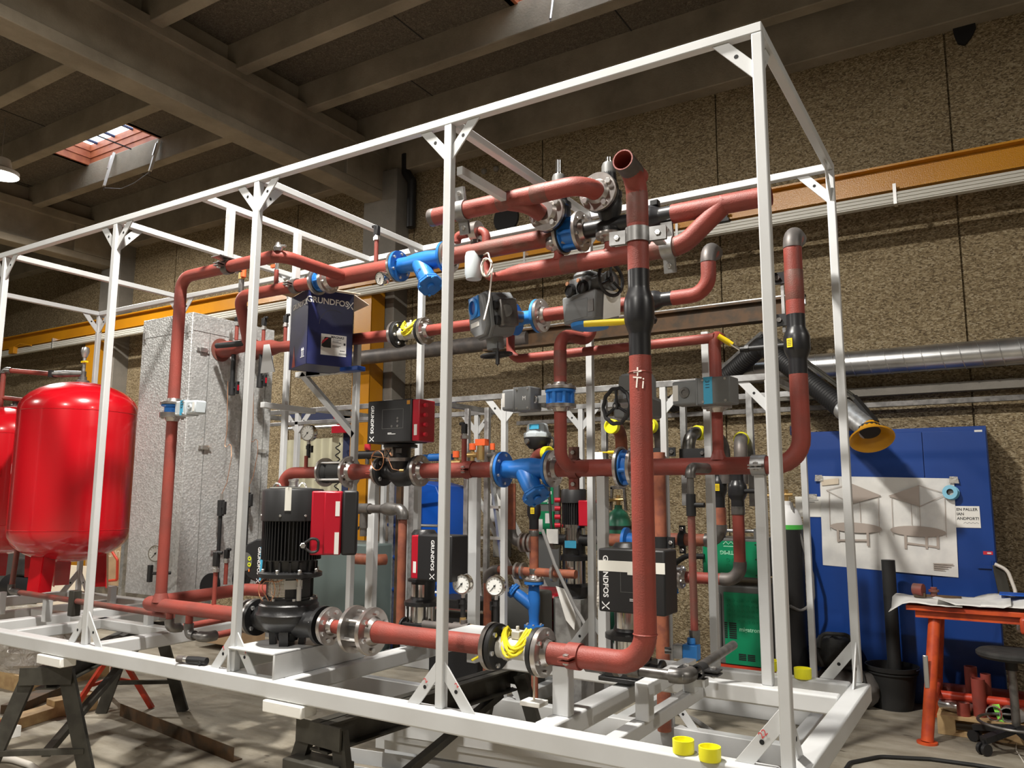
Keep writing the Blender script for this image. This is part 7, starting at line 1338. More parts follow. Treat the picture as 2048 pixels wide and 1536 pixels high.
# ================================================================ right: cabinet, poster, extraction arm, table
cab = thing('steel_cabinet', 'tall bright blue steel cabinet with a taped poster against the wall', 'cabinet', (-.07, 4.15, FL))
cx0, cx1, cy0, cz1 = -.705, .565, 3.95, 1.485
MB().box((cx0, cy0+.012, FL), (cx1, 4.385, cz1)).build('carcass', 'cabinet_blue', cab, bevel=.004)
for a, b_ in ((cx0+.006, .142), (.148, cx1-.006)): MB().box((a, cy0, FL+.08), (b_, cy0+.016, cz1-.03)).build('door', 'cabinet_blue', cab, bevel=.003)
p = at(1958, 862, y=cy0); MB().box((p.x-.03, cy0-.002, p.z-.006), (p.x+.02, cy0, p.z+.008)).build('white_sticker', 'white_card', cab); p = at(1976, 1106, y=cy0); st = MB().box((p.x-.03, cy0-.002, p.z-.012), (p.x+.03, cy0, p.z+.012)).build('red_sticker', 'red_plastic', cab); MB().box((p.x-.005, cy0-.003, p.z-.006), (p.x+.02, cy0-.002, p.z+.004)).build('sticker_print', 'white_card', st)
p = at(1972, 1133, y=cy0); MB().box((p.x-.05, cy0-.014, p.z-.014), (p.x+.06, cy0, p.z+.014)).tube([(p.x+.045, cy0-.02, p.z-.03), (p.x+.045, cy0-.02, p.z+.04)], .009, 8).build('latch', 'cabinet_blue', cab)
pc = [at(*q, y=cy0-.004) for q in ((1640, 952), (1908, 957), (1917, 1155), (1646, 1130))]
ps = thing('poster', 'large creased white poster with two pavilion drawings taped on the blue cabinet', 'poster', pc[3])
def onp(u, v, d=.0): return pc[0]*(1-u)*(1-v)+pc[1]*u*(1-v)+pc[2]*u*v+pc[3]*(1-u)*v+V((0, -d, 0))
b = MB(); NU, NV = 24, 16; vs = []; fs = []
rl = random.Random(3)
for j in range(NV+1):
    for i in range(NU+1): u, v = i/NU, j/NV; vs.append(onp(u, v, .004+.006*math.sin(u*7+v*3)*v+.003*math.sin(v*17+u*2)*(1-u)+.0015*rl.random()+(.03 if v > .97 and u > .6 else 0)*0))
for j in range(NV):
    for i in range(NU): k = j*(NU+1)+i; fs.append((k, k+1, k+NU+2, k+NU+1))
sh = b.add(vs, fs).build('sheet', 'paper', ps); 
def pl(pts, w=.003): 
    bb = MB(); P = [onp(u, v, .0165) for u, v in pts]
    for p, q in zip(P, P[1:]): bb.beam(p, q, w, .0006, up=(0, -1, 0))
    return bb
def canopy(u0, fl, nm):
    f = lambda u, v: (u0+(u if fl else .42-u), v)
    bb = MB()
    for pts in ([(0, .2), (.22, .08), (.42, .16), (.22, .30), (0, .2)], [(.22, .08), (.22, .30)], [(.22, .08), (.12, .245)], [(.02, .21), (.02, .62)], [(.40, .18), (.40, .60)], [(.22, .3), (.22, .62)], [(.16, .22), (.16, .5)]):
        P = [onp(*f(*q), .0165) for q in pts]
        for p, q in zip(P, P[1:]): bb.beam(p, q, .004, .0006, up=(0, -1, 0))
    bb.prism([onp(*f(u, v), .016) for u, v in ((0, .2), (.22, .08), (.22, .30))], (0, -.0004, 0))
    el = [onp(*f(.2+.2*math.cos(a), .56+.055*math.sin(a)), .016) for a in [2*PI*k/24 for k in range(24)]]; bb.prism(el, (0, -.0006, 0))
    for u in (.1, .25, .33): bb.prism([onp(*f(uu, vv), .0165) for uu, vv in ((u, .58), (u+.02, .58), (u+.018, .76-u*.1), (u, .76-u*.1))], (0, -.0006, 0))
    P = [onp(*f(.11, .69), .0165), onp(*f(.34, .71), .0165)]; bb.beam(P[0], P[1], .014, .0006, up=(0, -1, 0)); bb.build(nm, 'print_grey', ps, smooth=False)
canopy(.05, False, 'drawing'); canopy(.53, True, 'drawing')
pp = MB().prism([onp(.01, .045, .017), onp(.15, .02, .017), (onp(.15, .085, .017)), onp(.015, .11, .017)], (0, -.0006, 0)).build('title_strip', 'cardboard_pale', ps); text(ps, 'LASSE' if False else 'LÄGGA' if False else 'KIZZU', .03, planeT(onp(.08, .065, .0185), (-1, 0, .05), (0, 0, -1)), 'print_grey', 'lettering') if False else None
for u, v in ((-.02, .02), (.985, .01)): MB().prism([onp(u-.015, v-.03, .02), onp(u+.04, v-.03, .02), onp(u+.05, v+.04, .02), onp(u-.02, v+.04, .02)], (0, -.001, 0)).build('tape', 'plastic_film', ps)
b = MB()
for k in range(4): b.box(onp(.83, .875+.02*k, .0172), onp(.97-.02*k, .878+.02*k, .0165))
b.build('title_block', 'print_grey', ps, smooth=False)
c = at(1902, 985, y=cy0-.03); t = thing('cable_spool', 'light blue plastic spool hung on the top right of the poster', 'spool', c); d = V((0.25, 1, -.15)).normalized()
for s in (-.022, .022): MB().lathe(c+d*s-d*.003, d, [(.024, 0), (.052, 0), (.052, .006), (.024, .006), (.024, 0)], 26).build('disc', 'spool_blue', t)
MB().lathe(c-d*.022, d, [(.024, 0), (.028, 0), (.028, .044), (.024, .044)], 20).build('hub', 'plastic_black', t)
q0, q1 = at(1909, 1012, y=cy0-.006), at(1962, 1056, y=cy0-.006); t = thing('notice', 'cream notice with bold words on the right of the poster', 'notice', q1); MB().box((q0.x-.05, cy0-.006, q1.z), (q1.x, cy0-.002, q0.z)).build('sheet', 'cardboard_pale' if False else 'foam_white', t)
for k, s in enumerate(('EN PALLER', 'IAN', 'ANDPORT!')): text(t, s, .028, planeT((q0.x+.01, cy0-.0065, q0.z-.025-.033*k), (1, 0, 0), (0, 0, 1)), 'print_black', 'lettering', .02, 'LEFT')
MB().tube([(q0.x+.05+.012*k, cy0-.0065, q0.z-.125+.008*(k % 2)) for k in range(9)], .0012, 4).build('handwriting', 'print_black', t)
q0, q1 = at(1590, 993, y=cy0-.006), at(1641, 1034, y=cy0-.006); t = thing('notice', 'pale notice sticking out left of the poster', 'notice', q1); MB().box((q0.x, cy0-.006, q1.z), (q1.x+.03, cy0-.002, q0.z)).build('sheet', 'foam_white', t); MB().box((q0.x+.08, cy0-.008, q0.z-.02), (q0.x+.17, cy0-.006, q0.z+.02)).build('tape', 'plastic_film', t); MB().box((q0.x+.08, cy0-.007, q0.z-.03), (q0.x+.18, cy0-.006, q0.z-.026)).box((q0.x+.1, cy0-.007, q0.z-.045), (q0.x+.15, cy0-.006, q0.z-.041)).build('print', 'print_black', t)
# fume extraction arm
A0, A1, A2, A3 = at(1440, 765, y=4.1), at(1525, 690, y=3.8), at(1690, 820, y=3.35), at(1738, 858, y=3.2); t = thing('extraction_arm', 'black jointed fume extraction arm with a yellow hood over the blue cabinet', 'extraction arm', A0)
def hose(a, b_, r, nm):
    n_ = int((b_-a).length/.012); pts = [a+(b_-a)*k/n_ for k in range(n_+1)]; MB().tube(pts, [r*(1.0+(.05 if k % 2 else -.03)) for k in range(n_+1)], 18).build(nm, 'cable_grey' if False else 'plastic_black', t)
hose(A0, A1, .075, 'hose'); hose(A1, A2, .075, 'hose'); MB().tube([A1-(A1-A0).normalized()*.08, A1, A1+(A2-A1).normalized()*.08], .08, 18, rad=.06).build('elbow_sleeve', 'plastic_black', t); hose(at(1340, 810, y=4.2), A0+V((.02, 0, 0)), .08, 'hose')
up = V((.05, -.02, .10)); MB().beam(A0+V((0, 0, .11)), A1+V((0, 0, .10)), .03, .03).build('upper_link', 'galvanised', t); MB().beam(A0+V((.04, -.05, .08)), A1+V((.02, -.05, .07)), .025, .025).build('upper_link', 'plastic_black', t)
for o in (V((.06, -.03, .09)), V((.075, -.06, .06))): MB().beam(A1+o, A2+o*1.1, .018, .018).build('lower_link', 'rust_brown' if False else 'trestle_steel', t)
MB().beam(A2+V((.07, -.04, .09)), A3+V((.05, -.02, .04)), .04, .03).build('hood_bracket', 'plastic_black', t); MB().tube([A2-(A2-A1).normalized()*.02, A2*.6+A3*.4, A3], .079, 18).build('duct_tape_sleeve', 'galvanised', t)
hc = at(1762, 868, y=3.1); hd = (V((.22, -.52, -.80))).normalized(); MB().lathe(A3+V((.0, 0, 0)), hd, [(.075, -.02), (.08, .02), (.11, .06), (.143, .085), (.15, .09), (.143, .097), (.105, .07), (.07, .03), (0, .02)], 32).build('hood', 'hood_yellow', t)
MB().tube([A3-V((0, 0, 0)), A3+hd*.03], .08, 16).build('hood_joint', 'plastic_black', t)
p = at(1590, 862, y=4.3); tag(MB().box(p-V((.03, .06, .04)), p+V((.03, .06, .04))).tube([p-V((0, .06, 0)), p-V((0, .09, 0))], .025, 10).build('wall_socket', 'curtain_navy', bevel=.006), 'dark blue socket on the wall left of the blue cabinet', 'socket')
# stand pipe and bucket
a, b_ = at(1776, 1120, y=3.72), at(1790, 1335, y=3.72); tag(MB().tube([(a.x, 3.72, a.z), (a.x, 3.72, FL+.03)], .047, 20, hole=None).build('stand_pipe', 'rubber'), 'black pipe standing upright in the black bucket', 'pipe')
c = at(1787, 1386, z=FL); c.y = 3.75; c.x = at(1787, 1386, y=3.75).x; t = thing('bucket', 'black plastic bucket on the floor in front of the blue cabinet', 'bucket', c); zr = at(1787, 1330, y=3.75).z
MB().lathe((c.x, c.y, FL), (0, 0, 1), [(0, .0), (.125, 0), (.165, zr-FL-.03), (.178, zr-FL-.03), (.182, zr-FL), (.172, zr-FL), (.16, zr-FL-.03), (.12, .015), (0, .015)], 36).build('pail', 'rubber', t); MB().lathe((c.x, c.y, zr-.055), (0, 0, 1), [(.165, 0), (.172, .004), (.172, .012), (.166, .016)], 36).build('rib', 'rubber', t); MB().tube([(c.x+.18*math.cos(a), c.y+.18*math.sin(a), zr-.01) for a in [PI*k/12-.4 for k in range(13)]], .004, 5).build('bail', 'bolt_steel', t)
# bags
def bag(label, pts, m_, h, group='work bags'):
    b = MB(); n_ = 26; c = sum(pts, V())/len(pts); ax_ = (pts[1]-pts[0]); L = ax_.length; d = ax_.normalized(); sd = V((-d.y, d.x, 0)); vs = []; fs = []; rr = random.Random(len(label))
    for i in range(15):
        f = i/14; e = (1-abs(2*f-1)**4)**.5 if 0 < i < 14 else .05
        for k in range(n_):
            a = 2*PI*k/n_; ca, sa = math.cos(a), math.sin(a); q = (abs(ca)**2.6+abs(sa)**2.6)**(-1/2.6); w = .16*(1+.10*math.sin(5*a+i)+.06*rr.random()); hh = h/2*(1+.10*math.sin(3*a+i*1.3)+.07*math.sin(i*2.1+a*7))
            vs.append(pts[0]+d*(L*f)+sd*(ca*q*w*e)+V((0, 0, h/2+sa*q*hh*e)))
    for i in range(14):
        for k in range(n_): fs.append((i*n_+k, i*n_+(k+1) % n_, (i+1)*n_+(k+1) % n_, (i+1)*n_+k))
    fs += [tuple(range(n_)), tuple(14*n_+k for k in range(n_))[::-1]]; t = thing('work_bag', label, 'bag', pts[0], group); b.add(vs, fs).build('body', m_, t); m2 = (pts[0]+pts[1])/2
    MB().tube([m2-d*.12-sd*.15+V((0, 0, h*.7)), m2-d*.1-sd*.1+V((0, 0, h*1.12)), m2+d*.1-sd*.1+V((0, 0, h*1.12)), m2+d*.12-sd*.15+V((0, 0, h*.7))], .014, 8, rad=.06).build('handle', 'canvas_black', t); MB().tube([m2-d*.16-sd*.17+V((0, 0, h*.8)), m2-d*.1-sd*.18+V((0, 0, h*.2))], .016, 6).build('strap', 'canvas_black', t); return t
zb0 = FL; p = at(1625, 1345, y=3.62); q = at(1760, 1360, y=3.62); bag('grey-brown tool bag on the floor under the black bag', [V((p.x, 3.62, zb0)), V((q.x, 3.7, zb0))], 'canvas_grey', .25); p = at(1625, 1270, y=3.68); q = at(1718, 1275, y=3.68); bag('black canvas bag lying on the grey tool bag', [V((p.x, 3.66, zb0+.235)), V((q.x, 3.72, zb0+.235))], 'canvas_black', .24)
# orange trestle table with papers
ty0, ty1, tz = 3.02, 3.62, 0.20; tx0 = at(1820, 1205, y=3.3).x; tx1 = 1.6; t = thing('work_table', 'orange-red steel table with round splayed legs at the right', 'table', (tx0+.4, 3.3, FL)); z_ = az(1900, 1213, 3.1); tz = z_
MB().box((tx0, ty0, tz-.03), (tx1, ty1, tz)).build('top', 'orange_paint', t, bevel=.004); MB().box((tx0+.05, ty0+.03, tz-.075), (tx1, ty0+.07, tz-.03)).build('apron', 'orange_paint', t)
for y0, y1 in ((ty0+.1, ty0-.08), (ty1-.1, ty1+.06)): a = at(1882, 1225, y=y0); b_ = at(1862, 1400, y=y1); MB().tube([(tx0+.16, y0, tz-.03), (tx0+.08, y1, FL+.01)], .036, 16).lathe((tx0+.08, y1, FL), (0, 0, 1), [(0, 0), (.06, 0), (.06, .012), (0, .012)], 16).build('leg', 'orange_paint', t); MB().tube([(tx1-.16, y0, tz-.03), (tx1-.08, y1, FL+.01)], .036, 16).build('leg', 'orange_paint', t)
MB().tube([(tx0+.12, ty0, FL+.25), (tx0+.12, ty1, FL+.25)], .025, 10).build('cross_bar', 'orange_paint', t); MB().tube([(tx0+.12, (ty0+ty1)/2, FL+.22), (tx1-.1, (ty0+ty1)/2, FL+.22)], .028, 10).build('stretcher', 'trestle_red', t); q = V((tx0+.10, ty0-.04, -.12)); MB().box(q-V((.018, .006, .10)), q+V((.012, .006, .10))).build('hook_plate', 'bolt_steel', t, bevel=.01)
rl = random.Random(11)
PW = [('folded white drawing sheet hanging over the left edge of the orange table', 0), ('white drawing sheet in the middle of the orange table', 1), ('white drawing sheet with a blue cover on the orange table', 2), ('white drawing sheet at the right end of the orange table', 3)]
for lab, k in PW:
    x0 = tx0-.10+.26*k; b = MB(); vs = []; fs = []; nx, ny = 10, 6
    for i in range(nx+1):
        for j in range(ny+1):
            u, v = i/nx, j/ny; x = x0+u*.42; y = ty0-.03+v*.5+.02*k*.3; z = tz+.012+.008*k+.035*max(0, math.sin(u*5+k*1.7+v*2))*(.3+.7*(k in (1, 2)))+.004*rl.random()-(.06*(1-u/.25) if k == 0 and u < .25 and v < .5 else 0); vs.append(V((x, y, z)))
    for i in range(nx):
        for j in range(ny): q = i*(ny+1)+j; fs.append((q, q+1, q+ny+2, q+ny+1))
    o = b.add(vs, fs).build('drawing_sheet', 'paper'); m_ = o.modifiers.new('thick', 'SOLIDIFY'); m_.thickness = .004; tag(o, lab, 'paper', 'drawing sheets on the table')
q = V((tx0+.62, ty0+.3, tz+.075)); tag(MB().box(q-V((.10, .08, .0)), q+V((.10, .08, .006))).build('blue_folder', 'panel_blue'), 'blue folder lying among the papers on the orange table', 'folder')
p = at(1838, 1188, y=3.35); t = thing('steel_fitting', 'rusty hose coupling on the left end of the orange table', 'coupling', V((p.x, 3.35, tz+.03))); MB().tube([(p.x-.03, 3.35, tz+.07), (p.x+.03, 3.33, tz+.07)], .04, 16).build('ring', 'primer_worn', t); MB().box((p.x-.03, 3.32, tz+.02), (p.x+.04, 3.38, tz+.05)).build('foot', 'rust_brown', t); p2 = at(1868, 1188, y=3.35); t = thing('steel_fitting', 'small rusty valve piece with a flat bar on the orange table', 'coupling', V((p2.x, 3.35, tz+.03))); MB().tube([(p2.x, 3.35, tz+.03), (p2.x, 3.35, tz+.09)], .02, 8).tube([(p2.x, 3.35, tz+.06), (p2.x, 3.35, tz+.075)], .032, 12).build('valve', 'primer_worn', t); MB().box((p2.x-.05, 3.34, tz+.025), (p2.x+.16, 3.37, tz+.04)).build('flat_bar', 'rust_brown', t)
# pallet with pipe pieces
py0 = 3.2; p = at(1872, 1405, z=FL); px0 = at(1872, 1405, y=py0).x; t = thing('pallet', 'small wooden pallet on the floor under the orange table', 'pallet', (px0+.4, py0+.2, FL))
MB().box((px0, py0, FL+.002), (px0+1.0, py0+.09, FL+.022)).box((px0, py0+.36, FL+.002), (px0+1.0, py0+.45, FL+.022)).build('bottom_board', 'wood', t)
for x in (px0, px0+.36, px0+.85): MB().box((x, py0, FL+.022), (x+.10, py0+.09, FL+.10)).build('block', 'wood', t); MB().box((x, py0+.36, FL+.022), (x+.10, py0+.45, FL+.10)).build('block', 'wood', t)
for k in range(4): MB().box((px0, py0+.0+.115*k, FL+.10), (px0+1.0, py0+.10+.115*k, FL+.12)).build('deck_board', 'wood', t)
zp_ = FL+.121
def offcut(lab, px, y, r, h, m_='primer'):
    x = at(px, 1380, y=y).x; t = thing('pipe_offcut', lab, 'pipe offcut', (x, y, zp_), 'pipe offcuts on the pallet'); MB().tube([(x, y, zp_), (x, y, zp_+h)], r, 18, hole=(r*.88, h*.6)).build('tube', m_, t); return t
offcut('tall red pipe offcut standing on the pallet, front one', 1957, 3.3, .040, .23); offcut('tallest red pipe offcut with a steel collar standing behind on the pallet', 1944, 3.42, .038, .28); offcut('slim red pipe offcut standing right of the tall ones', 1973, 3.38, .03, .25); offcut('short red pipe collar standing at the left on the pallet', 1924, 3.26, .038, .08)
for px, lab, m_, dx in ((1985, 'red pipe offcut lying with its open end forward on the pallet', 'primer', 0), (2012, 'grey pipe elbow lying with its open end forward on the pallet', 'raw_pipe', .0)):
    x = at(px, 1385, y=3.25).x; t = thing('pipe_offcut', lab, 'pipe offcut', (x, 3.25, zp_), 'pipe offcuts on the pallet'); MB().tube([(x+.03, 3.45, zp_+.048), (x, 3.22, zp_+.046)], .044, 18, hole=(.039, .15)).build('tube', m_, t); MB().lathe((x, 3.217, zp_+.046), (0, 1, 0), [(.039, 0), (.046, 0), (.046, .01), (.039, .01)], 18).build('rim', 'bolt_steel', t)
x = at(2000, 1385, y=3.22).x; tag(MB().prism([(x-.02, 3.22, zp_+.002), (x+.01, 3.22, zp_+.002), (x-.01, 3.24, zp_+.10), (x-.05, 3.24, zp_+.09)], (0, .006, 0)).build('green_strap', 'lime'), 'bright green strap between the two lying pipe pieces', 'strap')
x = at(1905, 1375, y=3.3).x; tag(MB().tube([(x-.07, 3.35, zp_+.035), (x, 3.28, zp_+.045), (x+.08, 3.3, zp_+.04), (x+.1, 3.36, zp_+.04)], .034, 12, rad=.06).build('shiny_elbow', 'bolt_steel'), 'shiny steel elbow lying at the left on the pallet', 'pipe elbow'); x = at(2035, 1390, y=3.3).x; tag(MB().tube([(x, 3.22, zp_+.05), (x+.06, 3.35, zp_+.045)], .04, 14).build('steel_coupling', 'bolt_steel'), 'steel coupling at the right end of the pallet behind the stool', 'coupling')
tag(MB().tube([(px0-.02, 3.72, FL+.17), (px0+.55, 3.72, FL+.17)], .05, 16).build('long_pipe', 'primer'), 'red pipe lying behind the pallet under the table', 'pipe')
# stool
sx, sy = at(2034, 1440, z=FL).x, 3.05; sx = at(2032, 1440, y=sy).x; t = thing('work_stool', 'black five-legged work stool on castors at the right picture edge', 'stool', (sx, sy, FL)); zs = at(2010, 1305, y=sy).z
MB().lathe((sx, sy, zs-.02), (0, 0, 1), [(0, -.01), (.17, -.01), (.185, .005), (.185, .022), (.17, .034), (.0, .03)], 32).build('seat', 'canvas_black', t); MB().tube([(sx, sy, FL+.12), (sx, sy, zs-.02)], .024, 14).build('gas_lift', 'fitting', t); MB().tube([(sx, sy, zs-.10), (sx, sy, zs-.02)], .034, 14).build('lift_cover', 'plastic_black', t)
for k in range(5):
    a = 2*PI*k/5+2.7; e = V((sx+.25*math.cos(a), sy+.25*math.sin(a), FL+.085)); MB().beam((sx, sy, FL+.135), e, .05, .035).build('foot', 'plastic_black', t); q = t.children[-1]; MB().tube([e-V((.028*math.sin(a), -.028*math.cos(a), .05)), e-V((.008*math.sin(a), -.008*math.cos(a), .05))], .034, 16).tube([e+V((.008*math.sin(a), -.008*math.cos(a), -.05)), e+V((.028*math.sin(a), -.028*math.cos(a), -.05))], .034, 16).tube([e, e-V((0, 0, .05))], .009, 8).build('castor', 'plastic_black', q)
MB().tube([(sx+.20*math.cos(2*PI*k/36), sy+.20*math.sin(2*PI*k/36), FL+.165) for k in range(37)], .009, 8, caps=False).build('foot_ring', 'fitting', t); MB().tube([(sx+.10, sy, zs-.06), (sx+.14, sy-.03, zs-.05), (sx+.14, sy-.03, zs+.16)], .014, 8, rad=.04).build('back_stem', 'plastic_black', t); MB().box((sx+.06, sy-.06, zs+.12), (sx+.22, sy-.02, zs+.22)).build('back_pad', 'orange_paint', t, bevel=.02)
# hanging cord bundle at the right edge
p = at(2030, 1150, y=3.9); tag(MB().tube([at(1990, 1128, y=3.9), at(2015, 1140, y=3.88), at(2030, 1180, y=3.85), at(2036, 1240, y=3.8), at(2038, 1262, y=3.7)], .012, 8, rad=.08).build('cord', 'cable_white'), 'pale cord hanging from the cabinet latch down to the table', 'cord'); q = at(1992, 1150, y=3.92); tag(MB().prism([q+V((-.02, 0, .07)), q+V((.05, 0, .07)), q+V((.10, -.02, -.22)), q+V((.02, -.02, -.25))], (0, .03, 0)).build('hanging_cloth', 'trestle_steel', bevel=.008), 'dark cloth hanging on the right side of the blue cabinet', 'cloth')
# ================================================================ left and foreground floor
a, b_ = at(240, 1432, z=FL), at(466, 1525, z=FL); t = tag(MB().beam(a+V((0, 0, .04)), b_+V((0, 0, .04)), .006, .08).beam(a+V((0, .03, .004)), b_+V((0, .03, .004)), .06, .006).build('angle_iron', 'rust_brown'), 'rusty angle iron lying on the floor below the frame', 'angle iron')
p = at(232, 1352, z=-.25); rx, ry = at(222, 1415, z=FL).x, at(222, 1415, z=FL).y; t = thing('red_stand', 'small red three-legged pipe stand under the frame', 'stand', (rx, ry, FL)); MB().tube([(rx, ry, FL+.12), (rx, ry, FL+.36)], .022, 12).build('tube', 'trestle_red', t); MB().tube([(rx-.09, ry, FL+.44), (rx, ry, FL+.38), (rx+.09, ry, FL+.44)], .012, 8).build('v_head', 'trestle_red', t); b = MB()
for k in range(3): a = 2*PI*k/3+.5; tip = V((rx+.30*math.cos(a), ry+.30*math.sin(a), FL)); MB().beam((rx+.04*math.cos(a), ry+.04*math.sin(a), FL+.36), tip, .03, .03).build('leg', 'trestle_red', t); MB().beam((rx, ry, FL+.2), tip*.5+V((rx, ry, FL+.36))*.5, .02, .02).build('strut', 'trestle_red', t)
p = at(50, 1345, z=-.35); b = MB(); vs = []; fs = []; rl = random.Random(5); nu, nv = 22, 14; cx_, cy_ = at(50, 1330, y=.9).x, .95
for j in range(nv+1):
    for i in range(nu):
        a = 2*PI*i/nu; h = j/nv; r = .55*(1-.25*h)*(1+.10*rl.random()+.07*math.sin(5*a+h*4)); vs.append(V((cx_+r*1.15*math.cos(a), cy_+r*.65*math.sin(a), FL+.12+.42*h*(1-.08*rl.random()))))
for j in range(nv):
    for i in range(nu): fs.append((j*nu+i, j*nu+(i+1) % nu, (j+1)*nu+(i+1) % nu, (j+1)*nu+i))
fs.append(tuple(nv*nu+i for i in range(nu))); t = thing('wrapped_goods', 'goods wrapped in clear plastic film under the left of the frame', 'wrapped goods', (cx_, cy_, FL)); b.add(vs, fs).build('film', 'plastic_film', t); MB().box((cx_-.4, cy_-.22, FL+.12), (cx_+.4, cy_+.22, FL+.44)).build('contents', 'cardboard_pale', t, bevel=.03)
MB().box((cx_-.6, cy_-.35, FL), (cx_+.55, cy_+.35, FL+.12)).build('pallet_base', 'wood', t)
for i, (p0, p1, m_, lab, r) in enumerate((((-20, 1452), (150, 1400), 'wood', 'pale plank end lying under the left trestle', .035), ((20, 1410), (110, 1372), 'rust_brown', 'dark plank lying under the plastic film', .03), ((100, 1415), (188, 1398), 'wood', 'split wooden block beside the left trestle', .055))):
    a, b_ = at(*p0, z=FL+.06), at(*p1, z=FL+.06); tag(MB().beam(V((a.x, a.y, FL+r)), V((b_.x, b_.y, FL+r)), .13, r*2).build('timber', m_, bevel=.004), lab, 'timber', 'loose timber')
p = at(8, 1465, z=FL+.02); tag(MB().box(p-V((.12, .05, .02)), p+V((.06, .05, .05))).build('red_packet', 'red_plastic', bevel=.008), 'small red and white packet on the floor at the left edge', 'packet'); MB().box(p+V((.06, -.05, -.018)), p+V((.10, .05, .045))).build('white_end', 'white_card', bpy.data.objects['red_packet'])
tag(MB().tube([at(-20, 1518, z=FL+.02), at(20, 1517, z=FL+.02), at(60, 1530, z=FL+.02), at(100, 1560, z=FL+.02)], .018, 10, rad=.2).build('clear_hose', 'cable_white'), 'pale hose on the floor in the lower left corner', 'hose')
# background left behind the vessels
def gbox(name, lab, cat, px, py, y, w, d, h, m_, bev=.01, zf=None):
    p = at(px, py, y=y); return tag(MB().box((p.x-w/2, y, FL if zf is None else zf), (p.x+w/2, y+d, (FL if zf is None else zf)+h)).build(name, m_, bevel=bev), lab, cat)
p = at(143, 1165, y=2.9); t = thing('pallet_truck', 'orange-yellow pallet truck with a black handle behind the red vessel', 'pallet truck', (p.x, 2.9, FL)); MB().box((p.x-.2, 2.85, FL+.1), (p.x+.22, 3.0, p.z+.15)).build('body', 'pallet_yellow', t, bevel=.02); MB().tube([(p.x, 2.84, p.z+.12), (p.x, 2.84, p.z-.3)], .03, 10).build('handle', 'plastic_black', t); MB().box((p.x-.25, 2.95, FL+.05), (p.x+.25, 4.0, FL+.12)).build('fork', 'pallet_yellow', t); MB().tube([(p.x-.08, 2.9, FL+.09), (p.x+.08, 2.9, FL+.09)], .09, 16).build('wheel', 'rubber', t)
p = at(92, 1170, y=2.5); tag(MB().prism([(p.x-.35, 2.5, FL), (p.x+.55, 2.62, FL), (p.x+.52, 2.75, p.z+.22), (p.x-.05, 2.68, p.z+.22)], (0, .03, 0)).build('white_board', 'cardboard_pale'), 'pale printed board leaning behind the leg of the red vessel', 'board')
p = at(40, 1165, y=2.9); t = thing('compressor', 'black air compressor behind the left of the red vessel', 'compressor', (p.x, 2.9, FL)); MB().tube([(p.x-.4, 3.0, p.z-.08), (p.x+.4, 3.0, p.z-.08)], .17, 20).build('tank', 'plastic_black', t); MB().box((p.x-.15, 2.9, p.z+.08), (p.x+.2, 3.15, p.z+.32)).build('motor', 'canvas_black', t, bevel=.03); MB().box((p.x-.42, 2.85, FL), (p.x+.42, 3.2, p.z-.2)).build('stand', 'trestle_steel', t)
p = at(40, 1030, y=3.6); tag(MB().box((p.x-.45, 3.6, p.z-.5), (p.x+.6, 4.0, p.z-.06)).build('yellow_bin', 'pallet_yellow', bevel=.02), 'yellow bin between the two red vessels', 'bin'); MB().box((p.x-.45, 3.6, FL), (p.x+.6, 4.0, p.z-.5)).build('bin_stand', 'machine_grey', bpy.data.objects['yellow_bin'])
p = at(215, 1125, y=3.3); t = thing('carton_stack', 'brown cardboard box behind the right of the red vessel', 'box', (p.x, 3.3, FL)); MB().box((p.x-.5, 3.3, p.z-.28), (p.x+.42, 3.8, p.z+.24)).build('carton', 'cardboard', t, bevel=.006); text(t, 'GRUNDFOS', .12, planeT((p.x+.1, 3.299, p.z+.12), (-1, 0, 0), (0, 0, -1)), 'cardboard_pale', 'lettering'); MB().box((p.x-.6, 3.25, FL), (p.x+.5, 3.85, p.z-.28)).build('table_base', 'bare_steel', t)
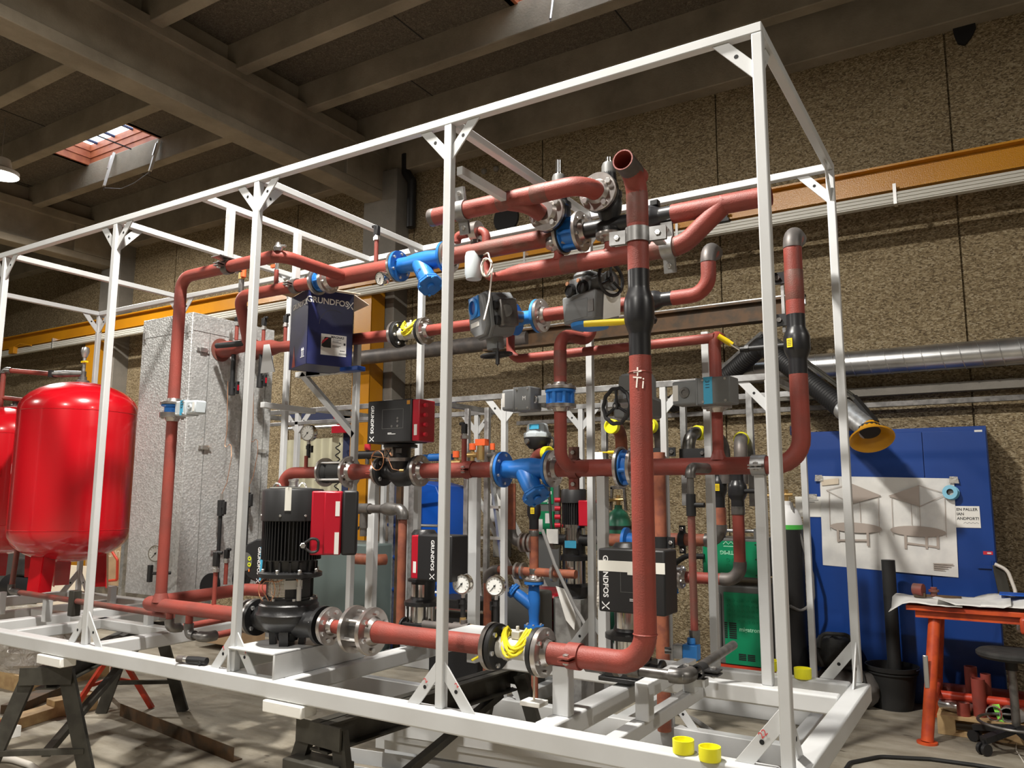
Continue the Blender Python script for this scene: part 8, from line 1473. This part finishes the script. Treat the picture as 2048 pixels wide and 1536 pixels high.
p = at(243, 1130, y=2.6); tag(MB().box((p.x-.03, 2.6, FL), (p.x+.03, 2.66, p.z+.5)).build('steel_upright', 'galvanised'), 'thin galvanised upright between the red vessel and the heat exchanger', 'upright'); tag(MB().tube([at(222, 1100, y=2.4), at(235, 1120, y=2.4), at(234, 1160, y=2.4), at(214, 1162, y=2.4), at(200, 1130, y=2.4)], .014, 8, rad=.02).build('red_wire_frame', 'trestle_red'), 'bent thin red rod behind the red vessel', 'rod')
for k, (px, py) in enumerate(((262, 880), (262, 960), (262, 1030))): pass
p = at(92, 965, y=4.2); tag(MB().tube([at(20, 1000, y=4.38), at(28, 940, y=4.38), at(24, 900, y=4.38)], .03, 8, rad=.1).build('wall_hose', 'yellow_cable'), 'yellow hose bundle hanging on the wall between the vessels', 'hose')
# white steel angles stacked in the foreground
zs_ = -.30; rows = [((868, 1466), (2000, 1640), .0), ((895, 1455), (2000, 1640), .0)]
t0 = [((690, 1508), 'front white steel angle of the stack below the frame', -.36), ((620, 1532), 'white steel angle lowest at the front left of the stack', -.42), ((770, 1492), 'third white steel angle in the stack below the frame', -.33), ((752, 1480), 'white flat steel angle with a drilled hole in the stack', -.25), ((766, 1464), 'white steel angle leaning at the rear of the stack', -.20), ((790, 1456), 'thin white steel angle at the top rear of the stack', -.17)]
for k, ((px, py), lab, z) in enumerate(t0):
    a = at(px, py, z=z); d = V((1, .16 if k < 3 else .12, 0)).normalized(); L = 1.75; b = MB(); e = a+d*L
    b.beam(a+V((0, 0, .0)), e, .006, .07); b.beam(a+V((.0, .04, -.032)), e+V((0, .04, -.032)), .08, .006); o = tag(b.build('white_angle', 'white_paint'), lab, 'steel angle', 'white steel angles')
    if k == 3: MB().cyl(a+d*.05+V((0, .045, -.0295)), a+d*.05+V((0, .045, -.028)), .012).build('hole', 'pipe_inside', o)
p = at(1000, 1536, z=-.47); t = thing('low_bench', 'pale timber rack under the white steel angles', 'rack', (p.x, p.y, FL)); 
for x in (-1.5, -.9): MB().box((x, -.1, FL), (x+.09, 1.1, FL+.09)).build('bearer', 'wood', t)
G = None
